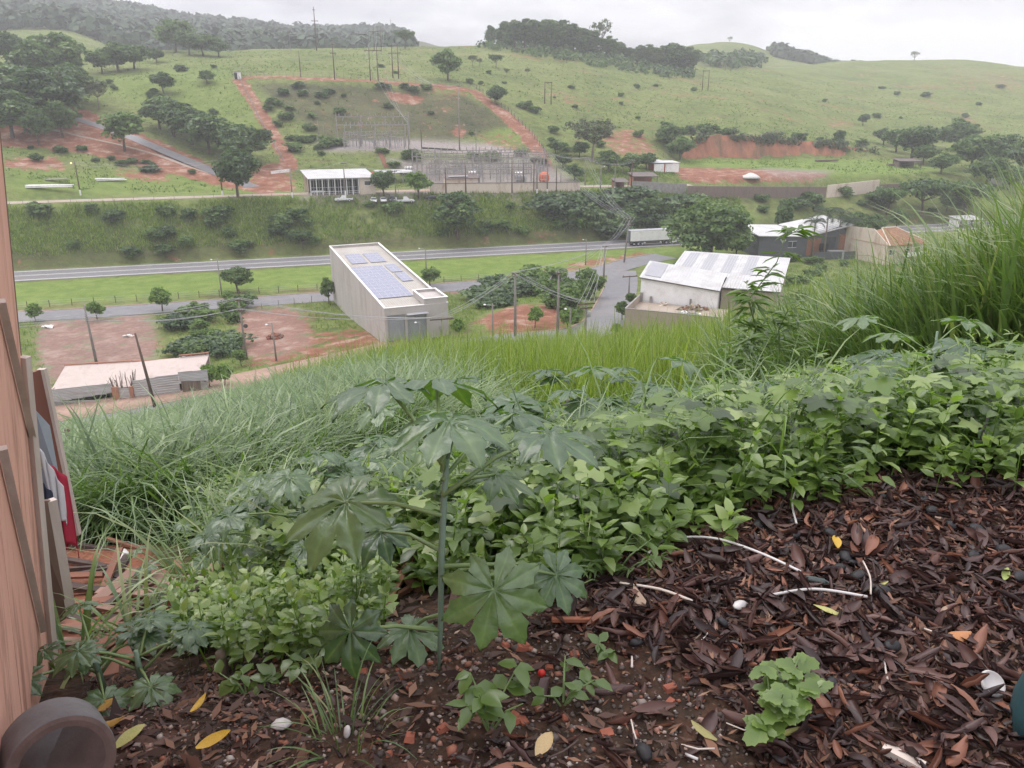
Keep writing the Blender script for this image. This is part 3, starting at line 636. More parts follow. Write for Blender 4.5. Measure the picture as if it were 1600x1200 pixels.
# --- alone or in small numbers, each told by where it stands
for a in [
 ('round_tree', 195, 236, 60, 'round leafy tree standing alone between the paved hill road and the red bank', 1.2),
 ('dark_tree', 372, 309, 76, 'dark tree with bare lower trunk on the service track left of the white-roofed shed', .9),
 ('dark_tree', 715, 371, 70, 'big round tree growing alone on the grassy bank above the highway', 1.05),
 ('broad_tree', 474, 388, 28, 'low spreading tree at the foot of the bank left of the grey warehouse', .9),
 ('dark_tree', 600, 306, 40, 'dark green tree in front of the substation beside the glass-fronted shed', 1.1),
 ('bright_tree', 654, 309, 40, 'bright yellow-green round tree over the parked cars by the cream wall', 1.05),
 ('dark_tree', 372, 457, 42, 'dark round tree on the grass verge between highway and side road', 1.1),
 ('bright_tree', 254, 486, 38, 'round bright tree at the roadside above the overgrown lot', 1.0),
 ('bright_tree', 357, 474, 21, 'small round tree beside the lamp post on the side road', 1.0),
 ('bright_tree', 152, 500, 30, 'round yellowish tree behind the concrete pole on the red lot', 1.0),
 ('bright_tree', 56, 502, 28, 'small leafy tree at the side road next to the pink shack corner', 1.0),
 ('round_tree', 514, 474, 38, 'slim roadside tree against the back corner of the grey warehouse', .75),
 ('round_tree', 672, 449, 34, 'small round tree behind the right side of the grey warehouse', 1.0),
 ('mango_tree', 1108, 406, 88, 'huge domed mango tree hiding the front of the white truck', 1.22),
 ('thin_tree', 925, 252, 66, 'wide thin-leaved tree with dark forked limbs below the pasture', 1.25),
 ('dark_tree', 700, 126, 45, 'bushy tree alone on the pasture above the fenced cut', 1.05),
 ('broad_tree', 633, 76, 27, 'flat-topped tree on the ridge beside the tall pylons', .9),
 ('dark_tree', 405, 75, 27, 'single dark tree on the ridge left of the tall wooden pole', .9),
 ('dark_tree', 1348, 196, 18, 'lone dark round tree in the middle of the right-hand pasture', 1.05),
 ('bare_tree', 1428, 97, 16, 'bare pale tree on the skyline of the long right-hand hill', 1.1),
 ('bare_tree', 1140, 68, 10, 'tiny tree on top of the cone-shaped hill', 1.1),
 ('dark_tree', 1206, 84, 12, 'dark tree on the skyline right of the cone-shaped hill', 1.1),
 ('dark_tree', 775, 163, 28, 'dark round bush-like tree at the top bend of the red track', 1.15),
 ('thin_tree', 738, 104, 18, 'leftmost of the little scattered trees on the middle pasture', .9),
 ('thin_tree', 749, 104, 13, 'smallest little tree beside the scattered pair on the middle pasture', .9),
 ('broad_tree', 775, 106, 20, 'spreading little tree on the middle pasture below the hilltop wood', .9),
 ('thin_tree', 792, 119, 12, 'thin grey little tree low on the middle pasture', .9),
 ('thin_tree', 824, 119, 12, 'sapling standing alone right of the thin grey pasture tree', .7),
 ('dark_tree', 869, 94, 15, 'dark little tree just below the hilltop wood', .9),
 ('dark_tree', 885, 97, 9, 'tiny tree beside the dark one below the hilltop wood', .9),
 ('dark_tree', 1047, 232, 38, 'dark tree above the red-and-white sheds at the cliff edge', 1.2),
 ('dark_tree', 1062, 250, 36, 'leafy dark tree right behind the red-and-white sheds', 1.2),
 ('dark_tree', 1311, 222, 18, 'dark small tree on the brink at the right end of the red cliff', 1.1),
 ('tall_tree', 1222, 372, 58, 'slender tree standing left of the dark building with the white roof', .8),
 ('broad_tree', 1440, 338, 58, 'umbrella-shaped tree with leaning trunk left of its twin beyond the cream house', 1.05),
 ('broad_tree', 1506, 338, 54, 'umbrella-shaped tree with forked trunk nearest the tall grass', 1.05),
 ('broad_tree', 1385, 335, 42, 'lower umbrella tree left of the two big ones beyond the cream house', 1.0),
 ('dark_tree', 1478, 332, 30, 'dark tree squeezed between the two umbrella-shaped trees', .9),
 ('round_tree', 986, 482, 26, 'small street tree against the far corner of the white shed', .8),
 ('round_tree', 972, 500, 30, 'street tree beside the walled yard with the rubble', .9),
 ('bright_tree', 962, 524, 20, 'lowest street tree by the near corner of the walled yard', .9),
 ('round_tree', 930, 466, 38, 'leafy tree on the corner where the street meets the side road', .95),
 ('bright_tree', 836, 512, 34, 'dark-trunked young tree on the bare red lot by the street', .8),
 ('bright_tree', 887, 514, 34, 'bright bushy tree under the street lamp on the red lot', .95),
 ('bright_tree', 328, 606, 40, 'bright tree at the right end of the corrugated fence', .75),
 ('bright_tree', 352, 604, 38, 'second bright tree beside the end of the corrugated fence', .8),
 ('round_tree', 377, 572, 28, 'small tree behind the two bright ones on the lot corner', .9),
 ('bright_tree', 717, 528, 32, 'bright small tree at the right front corner of the grey warehouse', .8)]:
    tree(*a[:5], wf=a[5])
for px, row, h, w, lab in [
 (20, 108, 36, 1.1, 'dark round tree at the left edge below the misty mountain'), (62, 130, 40, 1.2, 'pale-topped tree in the left wood behind the dark round one'),
 (98, 125, 44, 1.2, 'leafy tree at the upper right of the left wood'), (38, 175, 46, 1.3, 'wide tree above the white roof edge in the left wood'),
 (80, 195, 56, 1.3, 'biggest tree in the middle of the left wood'), (112, 165, 40, 1.1, 'tree at the right end of the left wood'),
 (20, 215, 46, 1.2, 'dark tree low in the left wood near the shack'), (98, 215, 36, .8, 'slim dark tree in front of the left wood over the red bank'),
 (62, 228, 38, .7, 'slim dark-trunked tree standing on the red bank'), (185, 112, 36, 1.3, 'wide rounded tree above the left pasture'),
 (210, 108, 30, 1.2, 'lower tree joined to the wide rounded one above the left pasture'), (160, 115, 28, 1.2, 'tree between the left wood and the wide rounded tree'),
 (256, 147, 28, 1.0, 'lone tree in the middle of the left pasture'), (155, 172, 40, .9, 'thin tree over the bend of the paved hill road'),
 (245, 98, 18, 1.2, 'tree at the left end of the ridge clump'), (275, 82, 40, 1.1, 'tall tree left in the ridge clump'), (296, 86, 30, 1.1, 'tree left of the middle in the ridge clump'),
 (318, 88, 28, 1.2, 'tree in the middle of the ridge clump'), (342, 89, 24, 1.2, 'tree at the right end of the ridge clump'), (324, 130, 16, 1.3, 'grey bushy tree beside the guard hut on the left pasture'),
 (250, 202, 42, 1.1, 'first tree of the dark row above the red bank'), (272, 214, 46, 1.1, 'second tree of the dark row above the red bank, rounder'),
 (300, 226, 46, 1.2, 'middle tree of the dark row above the red bank'), (328, 240, 48, 1.2, 'tree right of the middle in the dark row above the red bank'),
 (358, 246, 46, 1.2, 'broad tree near the lower end of the dark row'), (390, 256, 50, 1.2, 'last and lowest tree of the dark row beside the red track')]:
    g = 1.55 if px < 130 else 1.2
    tree('dark_tree' if lab.find('thin') < 0 else 'thin_tree', px, row, h*g, lab, w*1.1, d0=230)
hill = [(767, 70, 34, .85), (790, 73, 38, 1.1), (804, 76, 42, 1.1), (820, 78, 46, 1.2), (836, 79, 46, 1.2), (850, 80, 47, 1.2), (866, 81, 47, 1.2), (880, 82, 48, 1.2), (896, 84, 43, 1.2), (911, 86, 40, 1.2), (926, 88, 38, 1.2),
        (950, 92, 34, 1.2), (966, 94, 28, 1.3), (984, 97, 22, 1.4), (1000, 102, 30, 1.2), (1014, 105, 34, 1.2), (1030, 108, 32, 1.2), (1046, 111, 42, 1.2), (1060, 114, 44, 1.2), (1075, 115, 40, 1.2)]
hl = ['detached tree at the left end of the hilltop wood', 'first tree of the main hilltop wood after the gap', 'tree above the left flank of the hilltop wood', 'rounded crown in the left half of the hilltop wood',
      'left one of the three tallest crowns of the hilltop wood', 'middle one of the three tallest crowns of the hilltop wood', 'right one of the three tallest crowns of the hilltop wood', 'crown just right of the tallest part of the hilltop wood',
      'tree where the hilltop wood starts to drop', 'tree left of the pale bare crown in the hilltop wood', 'low tree under the pale bare crown in the hilltop wood', 'tree right of the pale bare crown in the hilltop wood',
      'low tree near the right end of the main hilltop wood', 'lowest tree joining the two hilltop woods', 'first tree of the lower right hilltop wood', 'second tree of the lower right hilltop wood', 'middle tree of the lower right hilltop wood',
      'tall round tree in the lower right hilltop wood', 'tallest tree of the lower right hilltop wood', 'last tree at the right end of the lower hilltop wood']
for (px, row, h, w), lab in zip(hill, hl): tree('tall_tree', px, row, h, lab, w*1.15, d0=300, group='trees of the hilltop wood')
tree('bare_tree', 938, 88, 54, 'pale half-bare tall tree rising out of the hilltop wood', .75, d0=300)
right = [(1380, 226, 20, 'tree at the upper left of the right-hand thicket'), (1400, 238, 28, 'second tree from the left in the right-hand thicket'), (1424, 250, 42, 'rounded tall tree in the left of the right-hand thicket'),
         (1442, 258, 26, 'low tree below the tall one in the right-hand thicket'), (1490, 235, 38, 'wide pale tree above the right-hand thicket'), (1516, 268, 44, 'big round tree in front of the right-hand thicket'),
         (1552, 262, 42, 'tall tree behind the white-roofed shack at right'), (1592, 275, 44, 'tree at the right edge above the tall grass'), (1470, 272, 26, 'low tree before the wide pale one at right'),
         (1540, 290, 36, 'tree in front of the white-roofed shack at right'), (1575, 296, 30, 'lowest tree before the white-roofed shack at right')]
for px, row, h, lab in right: tree('dark_tree', px, row, h*1.25, lab, 1.3, d0=240)
mid = [(880, 262, 22, 'rounded tree at the top of the thicket beside the red track'), (898, 282, 26, 'tree low in the thicket above the substation lane'), (950, 268, 32, 'tree under the wide thin-leaved tree'),
       (984, 272, 32, 'bushy tree left of the red-and-white sheds'), (1010, 265, 26, 'low tree just left of the red-and-white sheds'), (868, 240, 20, 'small tree along the fence of the red track'), (905, 246, 24, 'tree at the left foot of the wide thin-leaved tree')]
for px, row, h, lab in mid: tree('dark_tree', px, row, h, lab, 1.25, d0=240)
for px, row, h, lab in [(1190, 400, 26, 'tree between the mango tree and the dark building'), (1330, 372, 42, 'leafy tree behind the palms of the dark building'), (1365, 368, 34, 'dark tree between the palms and the cream house'), (1400, 358, 30, 'leafy tree behind the tiled roof of the cream house'), (1150, 402, 40, 'tree leaning on the right side of the mango tree'), (1065, 425, 22, 'small tree at the road corner before the white shed')]:
    tree('dark_tree', px, row, h, lab, 1.1)
# --- shrubs nobody would tell apart share a label
def ordinal(objs):
    """things of one row or patch: each label says its place counted from the left"""
    n = len(objs)
    for i, o in enumerate(objs):
        suf = {1: 'st', 2: 'nd', 3: 'rd'}.get((i+1) % 10 if (i+1) % 100 not in (11, 12, 13) else 0, 'th')
        o['label'] = o['label']+(', leftmost' if i == 0 else ', rightmost' if i == n-1 else ', %d%s from left' % (i+1, suf))
def scatter(k, n, poly, hr, label, group, d0=96, wf=(1.0, 1.5), seed=1, name=None):
    r = random.Random(seed); xs = [q[0] for q in poly]; ys = [q[1] for q in poly]; c = 0; t = 0; made = []
    while c < n and t < n*60:
        t += 1; x, y = r.uniform(min(xs), max(xs)), r.uniform(min(ys), max(ys)); ins = False
        for i in range(len(poly)):
            (x1, y1), (x2, y2) = poly[i], poly[(i+1) % len(poly)]
            if (y1 > y) != (y2 > y) and x < (x2-x1)*(y-y1)/(y2-y1)+x1: ins = not ins
        if not ins: continue
        made.append((x, tree(k, x, y, r.uniform(*hr), label, r.uniform(*wf), group=group, d0=d0))); c += 1
    ordinal([o for _, o in sorted(made, key=lambda q: q[0])])
scatter('dark_shrub', 18, [(40, 330), (480, 330), (480, 395), (40, 410)], (12, 22), 'dark leafy shrub among tall grass on the bank above the highway', 'shrubs on the highway bank, left part', seed=2)
scatter('shrub', 16, [(40, 325), (900, 318), (900, 375), (40, 405)], (10, 18), 'mid-green shrub among tall grass on the bank above the highway', 'green shrubs on the highway bank', seed=3)
scatter('shrub', 16, [(850, 318), (1060, 312), (1120, 330), (1040, 366), (900, 372)], (14, 26), 'fresh green shrub in the thicket at the right end of the bank', 'green shrubs in the bank thicket', seed=24, wf=(1.1, 1.7))
scatter('grey_shrub', 17, [(850, 318), (1060, 312), (1120, 330), (1040, 366), (900, 372)], (16, 28), 'bluish leafy shrub in the thicket at the right end of the bank', 'shrubs in the bank thicket by the truck', seed=4, wf=(1.2, 1.8))
scatter('shrub', 16, [(285, 490), (375, 480), (375, 510), (355, 560), (290, 560)], (12, 24), 'bright leafy shrub in the overgrown lot by the side road', 'shrubs in the overgrown left lot', seed=5, wf=(1.1, 1.7))
scatter('grey_shrub', 6, [(270, 500), (375, 540), (340, 565), (290, 560)], (18, 28), 'grey-green shrub in the overgrown lot behind the long low shed', 'grey shrubs in the overgrown left lot', seed=6, wf=(1.2, 1.8))
scatter('grey_shrub', 10, [(720, 470), (840, 440), (860, 462), (740, 490)], (18, 26), 'grey-green shrub on the lot right of the grey warehouse', 'grey shrubs on the right lot', seed=7, wf=(1.2, 1.8))
scatter('shrub', 18, [(825, 440), (925, 430), (930, 455), (895, 505), (865, 480)], (16, 34), 'dense leafy shrub on the lot beside the sloping street', 'shrubs on the right lot', seed=8, wf=(1.0, 1.5))
scatter('dark_shrub', 15, [(390, 95), (740, 100), (1100, 130), (1250, 190), (1000, 190), (560, 112)], (3, 8), 'small dark shrub dotted on the open pasture', 'small shrubs dotted over the pasture', d0=300, seed=9, wf=(1.0, 2.0))
scatter('dark_shrub', 9, [(1150, 110), (1580, 120), (1590, 190), (1250, 200)], (3, 9), 'small dark shrub on the far right-hand hillside', 'small shrubs on the right-hand hill', d0=380, seed=10, wf=(1.0, 2.2))
scatter('dark_shrub', 9, [(140, 130), (360, 100), (420, 230), (260, 180)], (4, 11), 'small shrub on the grassy slope left of the fenced cut', 'shrubs on the left pasture', d0=290, seed=12, wf=(1.0, 1.6))
scatter('shrub', 22, [(405, 140), (450, 150), (540, 220), (520, 250), (450, 235)], (7, 14), 'low bush on the bank beside the red track', 'bushes along the left red track', d0=262, seed=13, wf=(1.1, 2.0))
scatter('dark_shrub', 16, [(395, 130), (690, 140), (760, 180), (790, 205), (700, 215), (500, 180)], (5, 11), 'scrubby bush on the steep fenced cut', 'bushes on the fenced cut', d0=300, seed=14, wf=(1.2, 2.2))
scatter('shrub', 13, [(560, 238), (860, 244), (880, 262), (600, 262)], (6, 11), 'low bush on the terrace bank between the two switchyards', 'bushes between the switchyards', d0=270, seed=15, wf=(1.2, 2.0))
scatter('dark_shrub', 18, [(1070, 210), (1340, 222), (1370, 235), (1300, 225), (1100, 206)], (7, 13), 'dark bush along the brink of the red cliff', 'bushes on the cliff edge', d0=300, seed=16, wf=(1.2, 2.0))
scatter('shrub', 16, [(790, 150), (900, 215), (1060, 195), (1060, 215), (880, 240), (845, 205)], (5, 12), 'bush on the lower pasture beside the right red track', 'bushes above the thicket', d0=280, seed=17, wf=(1.2, 2.0))
scatter('dark_shrub', 12, [(20, 225), (130, 230), (230, 250), (340, 280), (200, 275), (20, 250)], (5, 12), 'low dark bush on the red bank by the channel', 'bushes on the red bank', d0=226, seed=18, wf=(1.2, 2.2))
scatter('dark_shrub', 16, [(1140, 310), (1600, 300), (1600, 330), (1180, 345)], (9, 18), 'dark bush on the green strip below the long retaining wall', 'bushes below the retaining wall', d0=200, seed=19, wf=(1.2, 2.0))
scatter('shrub', 12, [(1180, 410), (1330, 400), (1340, 440), (1250, 470)], (8, 16), 'bush on the rough ground in front of the dark building', 'bushes before the dark building', d0=110, seed=20, wf=(1.2, 2.0))
# palms beside the dark building
M['palm'] = leafmat('palm_leaf', [(0, (.03, .055, .02)), (1, (.085, .13, .045))], objrand=.2)
def palm(px, row, hpx, label):
    p = hit(px, row, 96); h = hpx/ppm(p); o = thing('palm_tree', label, 'palm tree', p, rnd.uniform(0, 6))
    MB().tube([(0, 0, -.3), (.05, 0, h*.4), (.16, 0, h*.84)], [.28, .2, .15], 8).build('trunk', M['pale_bark'], o, True)
    for k in range(15):
        a = k*2.4; L = h*.36*rnd.uniform(.85, 1.1); el = rnd.uniform(.1, 1.2); mb = MB(); pts = []; n = 7
        x = z = 0.0
        for i in range(n+1):
            t = i/n; e = el-2.0*t**1.3; pts.append(Vector((.16+math.cos(a)*x, math.sin(a)*x, h*.84+z))); x += math.cos(e)*L/n; z += math.sin(e)*L/n
        mb.tube(pts, [.05]*(n)+[.01], 4)
        sd_ = Vector((-math.sin(a), math.cos(a), 0))
        for i in range(1, n):
            for s in (-1, 1):
                for f in (0, .5):
                    q = pts[i].lerp(pts[i+1], f); dv = (pts[i+1]-pts[i]).normalized(); w = L*.26*math.sin(math.pi*(i+f)/(n+.6))
                    tip = q+sd_*s*w+dv*w*.7-Vector((0, 0, w*.5)); mb.add([q, q+dv*L*.05, tip], [(0, 1, 2)])
        mb.build('frond', M['palm'], o)
for a in [(1286, 405, 82, 'tallest palm in front of the dark building'), (1306, 400, 74, 'palm right of the tallest one by the dark building'), (1268, 402, 62, 'left short palm before the dark building'), (1322, 398, 60, 'right short palm at the end of the dark building'),
          (50, 212, 36, 'palm with hanging fronds inside the left wood')]: palm(*a)
# ------------------------------------------------------------------ buildings and walls
M['render_grey'] = pbr('rendered_wall', (.47, .44, .41), (.40, .37, .345), .5, .85, dirt=(.33, .3, .275), dscale=.35, stretch=(1, 1, .3), bump=.1)
M['front_grey'] = pbr('front_render', (.46, .425, .40), (.41, .38, .355), .4, .8)
M['roof_sheet'] = pbr('roof_sheet', (.45, .42, .375), (.38, .35, .31), .35, .55, dirt=(.33, .3, .26), dscale=.3)
M['white_sheet'] = pbr('white_metal_sheet', (.56, .555, .55), (.46, .455, .45), .35, .5, dirt=(.38, .36, .34), dscale=.3)
M['white_paint'] = pbr('white_paint', (.86, .85, .84), (.78, .77, .76), .6, .6, dirt=(.66, .62, .58), dscale=.5)
M['skylight'] = pbr('skylight_sheet', (.35, .35, .37), (.3, .3, .32), .6, .4)
M['solar'] = pbr('solar_cells_sky_tint', (.26, .27, .36), (.2, .21, .3), .8, .22, spec=.6)  # sky reflection painted into the pale lavender cell colour
M['alu'] = pbr('aluminium', (.55, .55, .58), (.45, .45, .48), 2, .4, metal=.3)
M['shutter'] = pbr('roller_shutter', (.33, .35, .37), (.28, .3, .32), 1, .5)
M['beige'] = pbr('beige_render', (.40, .335, .27), (.32, .26, .21), .6, .85, dirt=(.27, .22, .18), dscale=.3)
M['cream'] = pbr('cream_render', (.66, .57, .48), (.57, .48, .4), .4, .85, dirt=(.36, .25, .18), dscale=.4, stretch=(1, 1, .35))
M['brick'] = pbr('brick_clay', (.32, .15, .09), (.24, .11, .07), 1.5, .9)
M['dark_wall'] = pbr('dark_grey_paint', (.11, .115, .125), (.085, .09, .1), .5, .7)
M['dark'] = pbr('black_and_interior_shade', (.03, .03, .032), (.02, .02, .022), 1, .8)  # near-black: painted interior shade of the shed front, and plain dark parts
M['glass'] = pbr('window_glass', (.07, .08, .09), (.05, .06, .07), 1, .08, spec=.6)
M['steel'] = pbr('galvanised_steel', (.42, .42, .43), (.3, .3, .31), 2, .5, metal=.2)
M['dark_steel'] = pbr('dark_steel', (.09, .085, .08), (.06, .055, .05), 2, .6)
M['concrete'] = pbr('concrete', (.33, .31, .29), (.24, .225, .21), 1.2, .9, dirt=(.18, .17, .155), dscale=.8)
M['tile'] = pbr('clay_roof_tile', (.42, .23, .14), (.27, .15, .095), 1.1, .85, dirt=(.2, .14, .1), dscale=.9)
M['wood'] = pbr('weathered_wood', (.2, .155, .12), (.1, .075, .06), 3, .85, stretch=(1, 1, .1))
M['rust'] = pbr('rusty_red', (.30, .08, .05), (.2, .06, .04), 2, .8)
M['porcelain'] = pbr('porcelain', (.3, .26, .24), (.22, .2, .18), 3, .3)
M['zinc'] = pbr('corrugated_zinc', (.55, .55, .56), (.36, .35, .35), .8, .5, metal=.2, dirt=(.26, .2, .17), dscale=.9, stretch=(.25, 1, 3))
def part(name, mat, par, *boxes):
    mb = MB()
    for c, d in boxes: mb.box(c, d)
    return mb.build(name, mat, par)
def quadpart(name, mat, par, pts, th=.12):
    """a flat slab: pts are its four top corners"""
    P = [Vector(p) for p in pts]; n = (P[1]-P[0]).cross(P[2]-P[0]).normalized()*th
    mb = MB(); mb.add([p for p in P]+[p-n for p in P], [(0, 1, 2, 3), (7, 6, 5, 4), (0, 4, 5, 1), (1, 5, 6, 2), (2, 6, 7, 3), (3, 7, 4, 0)])
    return mb.build(name, mat, par)

# grey warehouse with the solar roof
def warehouse():
    o = thing('warehouse', 'long grey warehouse with solar panels on its pale flat roof', 'warehouse', (-20.1, 120.6, -36.2), RAD(22.3))
    Wd_, L_ = 10.5, 47.7
    zt = lambda y: 4.9+2.0*y/L_
    def wall(name, x0, x1, mat):
        mb = MB(); vs = [(x0, 0, -7), (x1, 0, -7), (x1, L_, -7), (x0, L_, -7), (x0, 0, zt(0)), (x1, 0, zt(0)), (x1, L_, zt(L_)), (x0, L_, zt(L_))]
        mb.add(vs, [(3, 2, 1, 0), (4, 5, 6, 7), (0, 1, 5, 4), (1, 2, 6, 5), (2, 3, 7, 6), (3, 0, 4, 7)]); return mb.build(name, mat, o)
    w = wall('side_wall', 0, .22, M['render_grey']); wall('side_wall', Wd_-.22, Wd_, M['render_grey'])
    # cast joints of the block wall: thin recessed-looking ribs of mortar standing 6 mm proud
    mb = MB()
    for k in range(1, 8): mb.box((-.004, L_*k/8, -.5), (.012, .05, 11.5))
    for z in (-2.2, .6, 2.6): mb.box((-.004, L_/2, z), (.012, L_*.995, .035))
    mb.build('wall_joints', M['beige'], w)
    part('rear_wall', M['render_grey'], o, ((Wd_/2, L_-.12, -.15), (Wd_-.46, .24, 13.9)))
    part('front_wall', M['front_grey'], o, ((Wd_/2, .1, 4.3), (Wd_-.46, .22, 1.2)), ((8.8, .1, -1.6), (3, .22, 10.6)), ((3.45, .1, -1.6), (.42, .22, 10.6)), ((7.05, .1, -1.6), (.5, .22, 10.6)), ((.33, .1, -1.6), (.2, .22, 10.6)))
    for x0, x1 in ((.44, 3.23), (3.67, 6.79)):
        d = part('roller_door', M['shutter'], o, (((x0+x1)/2, .28, 1.0), (x1-x0, .06, 5.4)))
        mb = MB()
        for k in range(17): mb.box(((x0+x1)/2, .235, -1.0+k*.28), (x1-x0-.1, .05, .16))
        mb.build('shutter_ribs', M['shutter'], d)
    part('awning', M['alu'], o, ((5.2, -.55, 3.75), (3.5, 1.1, .08)))
    part('meter_box', M['steel'], o, ((9.2, -.1, .8), (.5, .2, .7)))
    r = quadpart('roof', M['roof_sheet'], o, [(.25, .25, zt(0)-.45), (Wd_-.25, .25, zt(0)-.45), (Wd_-.25, L_-.25, zt(L_)-.45), (.25, L_-.25, zt(L_)-.45)], .15)
    mb = MB()
    for k in range(1, 26):
        x = .25+k*(Wd_-.5)/26; mb.bar((x, .3, zt(0)-.44), (x, L_-.3, zt(L_)-.44), .06, .05)
    mb.build('roof_seams', M['roof_sheet'], r)
    mb = MB()
    for x in (.11, Wd_-.11): mb.bar((x, -.05, zt(0)+.05), (x, L_+.05, zt(L_)+.05), .34, .1)
    mb.bar((.3, L_-.1, zt(L_)+.05), (Wd_-.3, L_-.1, zt(L_)+.05), .34, .1); mb.bar((.3, .05, zt(0)+.045), (6.5, .05, zt(0)+.045), .3, .09)
    mb.build('coping', M['white_paint'], o)
    b = part('roof_tank_room', M['front_grey'], o, ((8.55, .3, 5.25), (3.85, .18, 1.1)), ((8.55, 6.8, 5.25), (3.85, .18, 1.1)), ((6.7, 3.55, 5.25), (.18, 6.3, 1.1)), ((10.4, 3.55, 5.25), (.16, 6.3, 1.1)), ((8.55, 3.55, 5.3), (3.5, 6.3, .15)))
    part('room_coping', M['white_paint'], b, ((8.55, .28, 5.84), (4.1, .34, .08)), ((8.55, 6.82, 5.84), (4.1, .34, .08)), ((6.68, 3.55, 5.84), (.34, 6.2, .08)), ((10.42, 3.55, 5.84), (.32, 6.2, .08)))
    mb = MB(); mb.box((0, 0, .03), (.93, 1.93, .03)); pm = mb.mesh('solar_panel', M['solar'])
    mb = MB()
    for c, d in (((0, -.98, .03), (1.0, .05, .05)), ((0, .98, .03), (1.0, .05, .05)), ((-.485, 0, .03), (.04, 1.9, .05)), ((.485, 0, .03), (.04, 1.9, .05)), ((0, 0, .047), (.93, .025, .01))): mb.box(c, d)
    fm = mb.mesh('panel_frame', M['alu']); tilt = math.atan(2/L_)
    def field(x0, y0, nx, ny):
        for i in range(nx):
            for j in range(ny):
                x, y = x0+.5+i*1.03, y0+1+j*2.03
                p = link('solar_panel', pm, o, (x, y, zt(y)-.34), (tilt, 0, 0)); link('panel_frame', fm, p)
    field(.55, 7.0, 6, 11); field(1.6, 32.2, 3, 4); field(5.3, 32.2, 3, 4); field(7.2, 23.6, 2, 3); field(7.4, 16.6, 2, 3)
    return o
warehouse()

# white shed, its back hall and the walled yard
YO, YR = (18.5, 125, -36.0), RAD(-22)
def yard():
    o = thing('walled_yard', 'roofless yard with beige walls in front of the white shed', 'yard wall', YO, YR)
    part('wall', M['beige'], o, ((7.6, 0, .6), (15.2, .2, 6.0)), ((.0, 5.2, .6), (.2, 10.2, 6.0)), ((15.2, 5.2, .1), (.2, 10.2, 5.0)))
    part('wall_cap', M['concrete'], o, ((7.6, 0, 3.64), (15.4, .3, .08)), ((0, 5.2, 3.642), (.3, 10.0, .08)))
    part('floor', M['beige'], o, ((7.6, 5.1, 2.35), (15, 10, .2)))
    part('pillar', M['concrete'], o, ((.3, 10.0, 2.4), (.45, .45, 3.4))); part('pillar', M['concrete'], o, ((2.0, 10.0, 2.1), (.4, .4, 2.9))); part('pillar', M['concrete'], o, ((8.8, 10.0, 2.2), (.3, .3, 3.0)))
    return o
yard()
def white_shed():
    o = thing('white_shed', 'white walled shed with a plain white sloping roof beside the street', 'shed', YO, YR)
    A = lambda x, y, z: (x, y, z)
    mb = MB(); mb.prism([(0, -2), (13.2, -2), (13.2, 5.45), (0, 6.65)], 10.4, 10.6); mb.prism([(0, -2), (13.2, -2), (13.2, 5.45), (0, 6.65)], 17.2, 17.4); mb.build('wall', M['white_paint'], o)
    mb = MB(); mb.add([(0, 10.6, -2), (.2, 10.6, -2), (.2, 17.2, -2), (0, 17.2, -2), (0, 10.6, 6.6), (.2, 10.6, 6.6), (.2, 17.2, 7.9), (0, 17.2, 7.9)], [(0, 1, 5, 4), (1, 2, 6, 5), (2, 3, 7, 6), (3, 0, 4, 7), (4, 5, 6, 7)]); mb.build('end_wall', M['white_paint'], o); mb = MB()
    mb.add([(13.0, 10.6, -2), (13.2, 10.6, -2), (13.2, 17.2, -2), (13.0, 17.2, -2), (13.0, 10.6, 5.4), (13.2, 10.6, 5.4), (13.2, 17.2, 6.7), (13.0, 17.2, 6.7)], [(0, 1, 5, 4), (1, 2, 6, 5), (2, 3, 7, 6), (3, 0, 4, 7), (4, 5, 6, 7)])
    mb.build('end_wall', M['white_paint'], o)
    r = quadpart('roof', M['white_sheet'], o, [(-.3, 10.1, 6.75), (13.5, 10.1, 5.5), (13.5, 17.8, 6.95), (-.3, 17.8, 8.2)], .1)
    mb = MB()
    for k in range(1, 28): x = -.3+k*13.8/28; z = 6.78-(x+.3)*.0906; mb.bar((x, 10.15, z), (x, 17.75, z+1.45), .05, .05)
    mb.build('roof_ribs', M['white_sheet'], r)
    quadpart('roof_patch', M['skylight'], r, [(.4, 11.2, 6.99), (3.2, 11.2, 6.74), (3.2, 17.2, 7.86), (.4, 17.2, 8.11)], .03)
    part('gutter', M['dark_steel'], o, ((13.3, 10.05, 5.4), (.2, .12, .12))); mb = MB(); mb.bar((-.3, 10.02, 6.63), (13.5, 10.02, 5.38), .1, .12); mb.build('eave_trim', M['dark_steel'], o)
white_shed()
